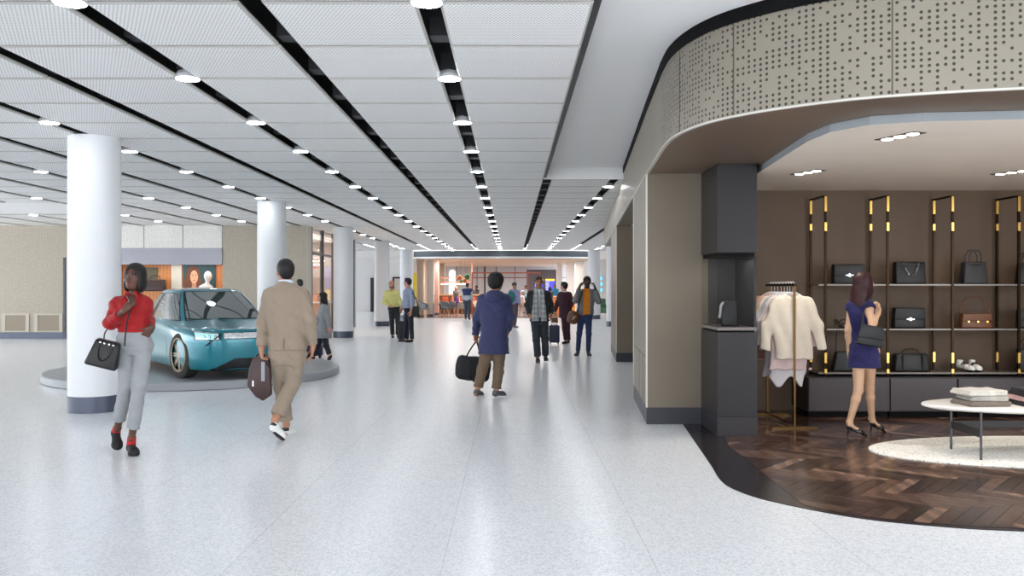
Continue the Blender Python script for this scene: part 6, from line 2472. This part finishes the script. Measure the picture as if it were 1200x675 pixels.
for k in range(6):
    x = -.75 + k * .3
    o = thing('jar', 'amber jar on the counter behind the glass, number %s from the left' % ['one', 'two', 'three', 'four', 'five', 'six'][k], 'jar', (-7.6 + x, 31.2, 1.0), group='amber jars on the shop counter')
    MB().lathe([(.0, 0), (.09, 0), (.10, .03), (.10, .20), (.07, .24), (.07, .27)], n=20).build('glass', mat('amber_glass', (220, 140, 70), .2, spec=.6), o)
    MB().lathe([(.075, .27), (.075, .30), (0, .30)], n=20).build('lid', mat('counter_oak', (164, 104, 66), .5), o)
t = thing('shop_sign', 'pale sign with red bars hanging behind the glass shopfront', 'sign', (-7.4, 31.6, 2.0))
MB().box((-.7, 0, -.1), (.7, .05, .75)).build('board', mat('pale_sign', (214, 206, 204), .5), t)
for z in (.22, .48):
    MB().box((-.5, -.008, z), (.25, -.002, z + .06)).build('bar', mat('sign_red', (196, 70, 56), .5), t)

# ------------------------------------------------------------------ cafe at the end of the hall
YC0 = 42.6
MB().box((-4.85, YC0, 0.0005), (4.1, 62, 0.006)).build('floor_cafe', mat('cafe_brown_floor', (126, 104, 94), .25, noise=(1.5, .08)), kind='structure')
arc = []
for k in range(25):
    x = -4.95 + 9.1 * k / 24
    arc.append((x, 42.25 + ((x + .4) / 4.6) ** 2 * .7))
uv_strip('trim_10', arc, 3.06, 3.36, mat('dark_grey_bulkhead', (98, 104, 110), .4, .3), .3, kind='structure')
uv_strip('trim_11', offset(arc, -.02), 2.98, 3.06, M_WHITE, .3, kind='structure')
MB().prism([(x, y + .3) for x, y in arc] + [(4.15, 62), (-4.95, 62)], 3.0, 3.06).build('ceiling_cafe', mat('cream_ceiling', (238, 224, 208), .6, noise=(2, .02)), kind='structure')
MB().box((-4.95, 43.9, 3.06), (4.15, 44.0, 3.7)).build('wall_bulkhead', M_WHITE, kind='structure')
g = MB()
g.box((-4.95, 60, 0), (4.2, 60.2, 3.0), 0)
for x in (-3.9, -2.45, -1.1, .2):
    g.box((x - .03, 59.96, 0), (x + .03, 60, 3.0), 1)
g.box((-4.5, 59.97, 2.22), (4.0, 60, 2.26), 1)
g.box((-1.95, 59.95, 0), (-1.87, 60, 3.0), 2)
g.build('wall_back', [mat('lavender_grey_panel', (214, 216, 224), .5, noise=(1, .03)), mat('mullion_grey', (128, 130, 136), .6), M_BLACK], kind='structure')
MB().box((-4.98, 43.2, 0), (-4.85, 60, 3.0)).build('wall_cafe_left', mat('cafe_beige', (222, 206, 188), .6, noise=(2, .03)), kind='structure')
MB().box((7.4, 20, 0), (7.6, 60, CEIL)).build('wall_far_right', M_GREYW, kind='structure')
MB().box((4.1, 55, 0), (7.5, 55.2, CEIL)).build('wall_end_right', M_GREYW, kind='structure')
for (x, y, sx_, sy_) in ((-2.5, 47, 3.0, .5), (1.5, 47, 3.0, .5), (-2.5, 54, 3.0, .5), (1.5, 54, 3.0, .5)):
    area('cafe_fill_light', (x, y, 2.98), sx_, sy_, CAFE_FILL * 3, (1, .965, .92))  # ceiling light panels added as fill for the cafe
def pillar(label, px, D, w, rgb, d=.5, z=3.0):
    X = (px - 600) * D / 1000
    t = thing('pillar', label, 'pillar', (X, D, 0))
    MB().box((-w / 2, -d / 2, .0), (w / 2, d / 2, z - .002), bev=.02).build('shaft', mat('pillar_%d_%d_%d' % rgb, rgb, .6, noise=(2, .01)), t)
    MB().box((-w / 2 - .006, -d / 2 - .006, 0.0), (w / 2 + .006, d / 2 + .006, .12)).build('base_band', M_BASE, t)
pillar('beige cafe pillar at the far left of the cafe, next to the white one', 491.5, 44.2, .42, (214, 196, 176))
pillar('white cafe pillar behind the grey tub chair', 504.5, 45.0, .36, (238, 232, 226))
pillar('pinkish cafe pillar right of the white one', 512, 47.5, .22, (206, 166, 154))
pillar('pale cafe pillar behind the hanging red frame', 518.5, 52, .30, (206, 196, 188))
pillar('slim white pillar right of the departure screens', 655.3, 52, .34, (244, 244, 246))
pillar('broad white pillar behind the man in burgundy', 668.5, 50, .46, (240, 240, 240))
pillar('white pillar just left of the man with headphones', 679, 48, .46, (236, 232, 228))
t = thing('light_panel', 'white glowing arch panel on the cafe back wall', 'light', at(530, 337.5, 59.8) * Vector((1, 1, 0)) + Vector((0, 0, .006)))
t.location.y = 59.92
pts = [(-.2, 0), (.2, 0), (.2, 2.55)] + [(.2 * math.cos(a), 2.55 + .2 * math.sin(a)) for a in [math.pi * k / 10 for k in range(1, 10)]] + [(-.2, 2.55)]
MB().plate([(x, -.03, z) for x, z in pts], .05).build('glow', mat('white_glow', (255, 252, 248), .5, emit=1.3), t)
# dark departures wall
D_ = 58.0
x0, x1 = (617 - 600) * .058, (652 - 600) * .058
t = thing('information_wall', 'dark wall panel carrying the departure screens behind the cafe', 'panel', ((x0 + x1) / 2, D_, 0))
w = (x1 - x0) / 2
MB().box((-w, -.1, 0), (w, .1, 2.75), bev=.02).build('panel', mat('aubergine_panel', (84, 76, 84), .5, noise=(2, .03)), t)
for i, (pa, pb) in enumerate(((626.5, 636.5), (639, 650))):
    xa, xb = (pa - 600) * .0578, (pb - 600) * .0578
    s_ = thing('departure_screen', ['departure screen with yellow header half hidden behind the man with the scarf', 'departure screen with yellow header right of the man with the scarf'][i], 'screen', ((xa + xb) / 2, 57.84, 1.25), group='departure screens')
    hw = (xb - xa) / 2
    MB().box((-hw, 0, 0), (hw, .05, .88)).build('housing', car_black, s_)
    MB().box((-hw + .01, -.006, .73), (hw - .01, -.001, .86)).build('header', mat('screen_yellow', (250, 214, 60), .4, emit=1.1), s_)
    MB().box((-hw + .01, -.006, .02), (hw - .01, -.001, .72)).build('display', mat('screen_indigo', (64, 66, 226), .4, emit=.9), s_)
    g = MB()
    for k in range(8):
        g.box((-hw + .03, -.010, .06 + k * .08), (-hw + .03 + hw * (.5 + .35 * ((k * 37) % 10) / 10), -.007, .085 + k * .08))
    g.build('text_lines', mat('screen_white', (220, 224, 255), .4, emit=1.0), s_)

orange_m = mat('copper_paint', (196, 116, 88), .4, .1)
def bar_box(g, a, b_, r):
    lo = [min(p, q) - r for p, q in zip(a, b_)]
    hi = [max(p, q) + r for p, q in zip(a, b_)]
    g.box(lo, hi)
D_ = 46.0
t = thing('portal_frame', 'thin orange portal frame standing in the middle of the cafe', 'frame', at(593, 337.5, D_) * Vector((1, 1, 0)))
g = MB(t.location)
xa, xb, xc = (553.5 - 600) * .046, (618.5 - 600) * .046, (632.5 - 600) * .046
zt = 1.5 + (337.5 - 320.5) * .046
for x in (xa, xb, xc):
    MB(t.location).box((x - .035, D_ - .035, .006), (x + .035, D_ + .035, zt)).build('post', orange_m, t)
MB(t.location).box((xa - .035, D_ - .035, zt), (xc + .035, D_ + .035, zt + .07)).build('top_rail', orange_m, t)
MB(t.location).box((xa, D_ - .015, zt - .26), (xb, D_ + .015, zt - .23)).build('lower_rail', orange_m, t)
D_ = 48.0
xa, xb = (511.5 - 600) * .048, (553 - 600) * .048
z0, z1 = 1.5 + (337.5 - 331) * .048, 2.995
t = thing('pendant_frame', 'thin red hanging frame with a warm light bar over the cafe counter', 'light', ((xa + xb) / 2, D_, z1))
for x in (xa, xb):
    MB(t.location).box((x - .025, D_ - .02, z0), (x + .025, D_ + .02, z1)).build('hanger', orange_m, t)
MB(t.location).box((xa, D_ - .02, z0), (xb, D_ + .02, z0 + .05)).build('rail', orange_m, t)
MB(t.location).box((xa, D_ - .02, z0 + .24), (xb, D_ + .02, z0 + .28)).build('rail', orange_m, t)
MB(t.location).box((xa + .25, D_ - .05, z0 - .12), (xb - .2, D_ + .05, z0 - .06)).build('light_bar', mat('warm_glow', (255, 222, 190), .5, emit=2.2), t)
for x in (xa + .5, (xa + xb) / 2, xb - .4):
    MB(t.location).cyl((x, D_, z0 - .06), (x, D_, z0), .008, n=6).build('rod', orange_m, t)
for i, (px, py, r, rgb, nm) in enumerate(((538.8, 325.5, .13, (214, 128, 62), 'round orange disc ornament hanging left of the green one in the cafe'), (547.5, 324.5, .15, (52, 136, 84), 'round green disc ornament hanging in the cafe'), (544.8, 329.2, .11, (196, 120, 60), 'small orange disc ornament hanging lowest in the cafe'), (540.5, 329.6, .09, (96, 150, 84), 'small leaf green disc ornament hanging lowest left in the cafe'))):
    c = at(px, py, 46.8 - i * .12)
    t = thing('disc_ornament', nm, 'ornament', c)
    o = MB().lathe([(0, -.02), (r * .9, -.02), (r, 0), (r * .9, .02), (0, .02)], n=28).build('disc', mat('ornament_%d_%d_%d' % rgb, rgb, .6, noise=(18, .2)), t)
    o.data.transform(Matrix.Rotation(math.pi / 2, 4, 'X'))
    MB().cyl((0, 0, r), (0, 0, 3.0 - c.z), .004, n=5).build('cord', M_BLACK, t)

# long counter with a row of orange stools
D_ = 51.0
xa, xb = (506 - 600) * .051, (570 - 600) * .051
t = thing('cafe_counter', 'long pale wooden cafe counter with a terracotta front', 'counter', ((xa + xb) / 2, D_, 0))
w = (xb - xa) / 2
MB().box((-w, -.3, .006), (w, .3, 1.04), bev=.01).build('front_panel', mat('terracotta_panel', (138, 90, 70), .45, wave=(4, .2, 'X')), t)
MB().box((-w - .05, -.38, 1.04), (w + .05, .35, 1.13), bev=.012).build('countertop', mat('pale_oak', (226, 186, 144), .5), t)
def bar_stool(x, y, label):
    t = thing('bar_stool', label, 'stool', (x, y, .006), group='orange stools along the cafe counter')
    for a, b_ in ((-1, -1), (-1, 1), (1, -1), (1, 1)):
        MB().cyl((a * .17, b_ * .17, 0), (a * .12, b_ * .12, .66), .014, n=8).build('leg', mat('dark_copper', (96, 56, 42), .35, .6), t)
    g = MB()
    for a, b_, c_, d_ in ((-1, -1, 1, -1), (1, -1, 1, 1), (1, 1, -1, 1), (-1, 1, -1, -1)):
        g.cyl((a * .16, b_ * .16, .22), (c_ * .16, d_ * .16, .22), .010, n=6)
    g.build('footrest', mat('dark_copper', (96, 56, 42), .35, .6), t)
    hull('seat', mat('orange_seat', (206, 98, 52), .5, noise=(5, .05)), t, .38, .40, .36, .38, .08, .025, Matrix.Translation((0, 0, .65)))
    hull('backrest', mat('orange_seat', (206, 98, 52), .5), t, .38, .34, .05, .04, .26, .018, Matrix.Translation((0, -.17, .73)))
    return t
st0 = None
for k in range(6):
    x = xa + .35 + k * .53
    lab = 'orange bar stool at the cafe counter, %s from the left' % ['first', 'second', 'third', 'fourth', 'fifth', 'sixth'][k]
    if st0 is None:
        st0 = bar_stool(x, 50.1, lab)
    else:
        dup(st0, (x, 50.1, .006), label=lab)

def tub_chair(x, y, rot, rgb, label):
    t = thing('tub_chair', label, 'chair', (x, y, .006), rot, group='cafe tub chairs')
    m = mat('tub_%d_%d_%d' % rgb, rgb, .7, noise=(6, .04))
    g = MB()
    n = 20
    rows = []
    for z, r, top in ((.42, .22, 0), (.46, .25, 0), (.62, .285, 1), (.80, .30, 2)):
        ring = []
        for k in range(n + 1):
            a = math.radians(-200 + 220 * k / n)       # open towards -y
            zz = z
            if top:
                zz = z - (.16 if top == 2 else .05) * (abs(k - n / 2) / (n / 2)) ** 2
            ring.append((r * math.cos(a), -r * math.sin(a), zz))
        rows.append(ring)
    vs = [p for r_ in rows for p in r_]
    vs2 = [(x_ * .90, y_ * .90, z_) for x_, y_, z_ in vs]
    w = n + 1
    m_ = len(rows)
    fs = [(i * w + k, i * w + k + 1, (i + 1) * w + k + 1, (i + 1) * w + k) for i in range(m_ - 1) for k in range(n)]
    o_ = len(vs)
    fs += [tuple(reversed([q + o_ for q in f])) for f in fs]
    T_ = (m_ - 1) * w
    fs += [(T_ + k, T_ + k + 1, o_ + T_ + k + 1, o_ + T_ + k) for k in range(n)]
    g.add(vs + vs2, fs, 0, True)
    g.build('shell', m, t)
    MB().lathe([(0, .40), (.20, .40), (.225, .43), (.22, .47), (0, .48)], n=24).build('seat', m, t)
    for a in (45, 135, 225, 315):
        ca_, sa_ = math.cos(math.radians(a)), math.sin(math.radians(a))
        MB().cyl((ca_ * .25, sa_ * .25, 0), (ca_ * .16, sa_ * .16, .41), .012, .016, n=8).build('leg', mat('pale_oak', (226, 186, 144), .5), t)
    return t
GRY, CRM, BGE = (142, 148, 156), (222, 210, 196), (186, 164, 146)
chairs = [(498, 43.4, 1.4, GRY, 'grey tub chair beside the black shoulder bag at the cafe edge'), (520.5, 44.6, .6, GRY, 'grey tub chair in front of the counter, left of the woman in the purple skirt'),
          (527.5, 45.0, -.9, GRY, 'grey tub chair directly beside the woman in the purple skirt'), (541.5, 45.2, -2.4, CRM, 'cream tub chair left of the man in the navy vest'),
          (521, 46.6, 2.6, BGE, 'beige tub chair behind the small table at the cafe edge'), (612, 46.5, 1.5, CRM, 'cream tub chair where the white-haired visitor sits'),
          (619.5, 47.6, -1.2, BGE, 'beige tub chair right of the white-haired visitor'), (560, 47.2, .3, BGE, 'beige tub chair right of the man in the navy vest')]
for px, D, r, c_, l in chairs:
    tub_chair((px - 600) * D / 1000, D, r, c_, l)
def cafe_table(px, D, label, h=.74):
    X = (px - 600) * D / 1000
    t = thing('cafe_table', label, 'table', (X, D, .006), group='round cafe tables')
    MB().lathe([(0, h - .03), (.33, h - .03), (.35, h - .015), (.34, h), (0, h)], n=32).build('tabletop', mat('pale_oak', (226, 186, 144), .5), t)
    MB().lathe([(.20, 0), (.20, .015), (.035, .03), (.03, h - .03)], n=20).build('pedestal', mat('grey_steel', (150, 150, 152), .35, .7), t)
cafe_table(508, 43.5, 'round cafe table between the two grey tub chairs')
cafe_table(535.5, 48.2, 'round cafe table behind the woman in the purple skirt')
cafe_table(616, 45.6, 'round cafe table between the blue parka and the scarf man')
cafe_table(664, 46.6, 'round cafe table behind the man in burgundy')
# little things on tables and counter
for i, (px, D, z, rgb, nm) in enumerate(((508, 43.5, .746, (230, 226, 220), 'white cup on the round table between the grey chairs'), (535.5, 48.2, .746, (230, 226, 220), 'white cup on the table behind the woman in the purple skirt'), (616, 45.6, .746, (196, 120, 70), 'amber cup on the table right of the blue parka'))):
    t = thing('cup', nm, 'cup', ((px - 600) * D / 1000, D, z), group='cups on the cafe tables')
    MB().lathe([(.028, 0), (.04, .02), (.042, .085), (.037, .085), (.034, .02), (0, .015)], n=18).build('bowl', mat('ceramic_%d_%d_%d' % rgb, rgb, .3), t)
    MB().tube(catmull([(.04, 0, .07), (.065, 0, .06), (.065, 0, .03), (.04, 0, .02)], 4), .005, 6).build('handle', mat('ceramic_%d_%d_%d' % rgb, rgb, .3), t)
for k in range(7):
    x = xa + 2.0 + k * .12
    t = thing('bottle', 'small dark bottle on the cafe counter, %s from the left' % ['first', 'second', 'third', 'fourth', 'fifth', 'sixth', 'seventh'][k], 'bottle', (x, 51.05, 1.13), group='bottles on the cafe counter')
    MB().lathe([(0, 0), (.036, 0), (.038, .02), (.038, .17), (.014, .22), (.014, .28), (0, .28)], n=16).build('glass', mat(['bottle_green', 'bottle_amber'][k % 2], [(54, 84, 58), (140, 84, 44)][k % 2], .15), t)
# second counter on the right with red and amber boxes
D_ = 49.0
xa2, xb2 = (634 - 600) * .049, (676 - 600) * .049
t = thing('cafe_counter', 'shorter oak counter behind the men on the right of the cafe', 'counter', ((xa2 + xb2) / 2, D_, 0))
w = (xb2 - xa2) / 2
MB().box((-w, -.3, .006), (w, .3, .98), bev=.01).build('front_panel', mat('amber_oak', (190, 116, 66), .5, wave=(4, .2, 'X')), t)
MB().box((-w - .05, -.36, .98), (w + .05, .35, 1.04), bev=.01).build('countertop', mat('pale_oak', (226, 186, 144), .5), t)
for k, (x, rgb, nm) in enumerate(((.2, (206, 60, 52), 'red box on the floor before the oak counter'), (.75, (226, 160, 60), 'amber crate on the floor before the oak counter'))):
    t = thing('crate', nm, 'crate', ((xa2 + xb2) / 2 + x, 48.3, .006))
    MB().box((-.22, -.15, 0), (.22, .15, .36), bev=.015).build('box', mat('crate_%d' % k, rgb, .6), t)
    MB().box((-.235, -.165, .32), (.235, .165, .38), bev=.01).build('rim', mat('crate_%d' % k, rgb, .6), t)
# yellow poster, green armchair, cyan lamps
t = thing('poster', 'tall yellow poster at the left end of the cafe', 'poster', (-4.915, 43.175, 1.0))
MB().box((-.09, -.02, .0), (.09, .02, 1.25)).build('panel', mat('poster_yellow', (232, 200, 40), .6), t)
MB().box((-.10, -.025, -.05), (.10, .022, .0)).build('frame', M_DARKM, t)
t = thing('armchair', 'green armchair beyond the right white column', 'chair', ((706.5 - 600) * .047, 47, 0), .4)
gm = mat('green_velvet', (86, 128, 100), .8, noise=(6, .06))
hull('seat', gm, t, .66, .66, .62, .62, .30, .05, Matrix.Translation((0, 0, .12)))
hull('backrest', gm, t, .66, .62, .16, .14, .62, .05, Matrix.Translation((0, .30, .30)))
for q in (-1, 1):
    hull('armrest', gm, t, .13, .13, .60, .58, .42, .04, Matrix.Translation((q * .36, 0, .16)))
    for r in (-1, 1):
        MB().cyl((q * .28, r * .24, 0), (q * .28, r * .24, .14), .02, n=8).build('leg', mat('pale_oak', (226, 186, 144), .5), t)
t = thing('wall_light', 'column of three small cyan wall lights right of the white column', 'light', ((705.5 - 600) * .0545, 54.9, 1.2))
MB().box((-.09, 0, 0), (.09, .05, 1.15)).build('plate', mat('light_plate', (200, 204, 208), .5), t)
for k in range(3):
    MB().box((-.06, -.02, .08 + k * .38), (.06, -.002, .26 + k * .38), bev=.01).build('lamp', mat('cyan_glow', (70, 210, 240), .4, emit=1.3), t)

# ------------------------------------------------------------------ people in and near the cafe
def far(label, px, D, hgt, yaw, skin, shirt, legs, hair, style='short', female=False, stride=.0, arms=(0.05, .05), bend=(.2, .2), h=.013, z=0.0, **kw):
    J = stand(D, px, hgt, yaw, stride, arms, bend, female=female)
    f = Figure(label, D, J, yaw, skin, px=False, origin=Vector(((px - 600) * D / 1000, D, z)), female=female, h=h, size=hgt / 1.75)
    return f
f12 = far('visitor in a lavender shirt with a teal backpack facing the cafe', 602.5, 32.2, 1.70, PI - .6, (176, 130, 104), 0, 0, 0, stride=.10, h=.012)
dress_simple(f12, (150, 148, 186), (92, 76, 84), (52, 58, 70), 'cap', (96, 102, 118))
n0 = f12.J['neck'] - f12.fw * .20
pr = [p_ell(n0 + V3(0, 0, -.26), (.15, .11, .24)), p_ell(n0 - f12.fw * .07 + V3(0, 0, -.34), (.11, .07, .13))]
t = thing('backpack', 'teal backpack on the back of the visitor in the lavender shirt', 'backpack', f12.root.location + Vector((0, 0, 1.15)))
g = sdf_of([(p[0], p[1], p[2]) for p in pr], .012)
for p in pr:
    g.add(p, .04)
o = g.build('bag_body', cloth('teal_nylon', (52, 116, 116), .7), t)
o.location = (0, 0, -1.15)
for q in (-1, 1):
    s0 = Vector(f12.J['neck'] + f12.sv * q * .10 - f12.fw * .11 + V3(0, 0, -.06))
    s1 = Vector(f12.J['neck'] + f12.sv * q * .10 + V3(0, 0, .02))
    s2 = Vector(f12.J['neck'] + f12.sv * q * .11 + f12.fw * .13 + V3(0, 0, -.14))
    s3 = Vector(f12.J['neck'] + f12.sv * q * .14 - f12.fw * .09 + V3(0, 0, -.40))
    o = MB().tube(catmull([s0, s1, s2, s3], 5), .018, 8).build('strap', cloth('teal_nylon', (52, 116, 116), .7), t)
    o.location = (0, 0, -1.15)

f13 = far('man in a navy padded vest over a pale shirt, back turned at the cafe', 547.5, 40.6, 1.74, PI - .2, (170, 124, 100), 0, 0, 0, stride=.04)
dress_simple(f13, (176, 180, 188), (62, 70, 82), (38, 36, 40))
f13.top('vest', cloth('navy_padded', (42, 58, 98), .7), f13.J['pel'][2] + .22, infl=.040, sleeve=None, collar=.03)
f14 = far('woman with blond hair in a grey top and purple skirt walking in the cafe', 534.5, 47.0, 1.62, .2, (226, 178, 152), 0, 0, 0, female=True, stride=.12, arms=(.1, -.05), h=.012)
f14.body()
f14.hair('long', (196, 150, 96))
f14.top('top', cloth('grey_jersey', (126, 120, 122), .8), f14.J['pel'][2] + .10, infl=.014, sleeve=-.1, arm=.012, collar=0)
f14.skirt(cloth('purple_wool', (112, 62, 122), .85), f14.J['pel'][2] - .34, .185, .15)
for a in 'AB':
    f14.shoe(a, mat('nude_shoe', (196, 130, 104), .5), DARK_SOLE)
specs = [('person in a dark jacket standing behind the cafe counter', 558.5, 53.0, 1.66, -.9, (150, 108, 88), (52, 58, 74), (44, 46, 52), (30, 28, 30), 'short', False),
         ('person with dark hair in a light blue shirt standing at the middle of the cafe', 616.5, 50.5, 1.66, -1.1, (170, 124, 100), (156, 190, 204), (70, 72, 84), (40, 32, 34), 'bun', True),
         ('dark-haired person just right of the scarf man at the cafe', 644.3, 47.4, 1.58, PI + .3, (140, 100, 82), (74, 68, 92), (50, 50, 56), (30, 26, 30), 'bob', True),
         ('man in a bright blue shirt behind the right cafe counter', 650, 51.5, 1.72, -.25, (150, 106, 84), (54, 140, 182), (56, 58, 66), (70, 56, 48), 'crop', False),
         ('person with black hair in a pale blue top beside the man in bright blue', 654.8, 52.4, 1.68, PI - .4, (170, 130, 108), (188, 206, 220), (56, 58, 66), (26, 26, 30), 'short', False)]
for (l, px, D, hg, yw, sk, sh_, lg, hr, stl, fm) in specs:
    f = far(l, px, D, hg, yw, sk, sh_, lg, hr, female=fm, stride=.03, arms=(.3, .3), bend=(.9, .9), h=.014)
    dress_simple(f, sh_, lg, hr, stl)
# seated white-haired visitor
D = 46.5
X = (611.2 - 600) * D / 1000
yaw = 1.5
k = .96
fw = Vector((math.sin(yaw), -math.cos(yaw), 0))
sv = Vector((math.cos(yaw), math.sin(yaw), 0))
J = {'pel': Vector((0, 0, .58)), 'neck': Vector((0, 0, 1.07)) + fw * .04, 'head': Vector((0, 0, 1.235)) + fw * .07}
for a, q in (('A', -1), ('B', 1)):
    J['sh' + a] = J['neck'] + sv * q * .16 - Vector((0, 0, .06))
    J['el' + a] = J['sh' + a] + Vector((0, 0, -.25)) + fw * .08 + sv * q * .04
    J['wr' + a] = J['el' + a] + fw * .22 + Vector((0, 0, .02)) - sv * q * .05
    J['hip' + a] = J['pel'] + sv * q * .09
    J['kn' + a] = J['hip' + a] + fw * .40 + Vector((0, 0, -.04))
    J['an' + a] = J['kn' + a] + Vector((0, 0, -.44)) - fw * .02
    J['heel' + a] = Vector((J['an' + a].x, J['an' + a].y, 0.006)) - fw * .05
    J['toe' + a] = J['heel' + a] + fw * .25
f = Figure('white-haired visitor in a pale top seated at a cafe table', D, J, yaw, (206, 150, 126), px=False, origin=Vector((X, D, 0)), h=.013, size=.95)
dress_simple(f, (214, 206, 204), (84, 84, 96), (206, 200, 196), 'short', (226, 224, 222))
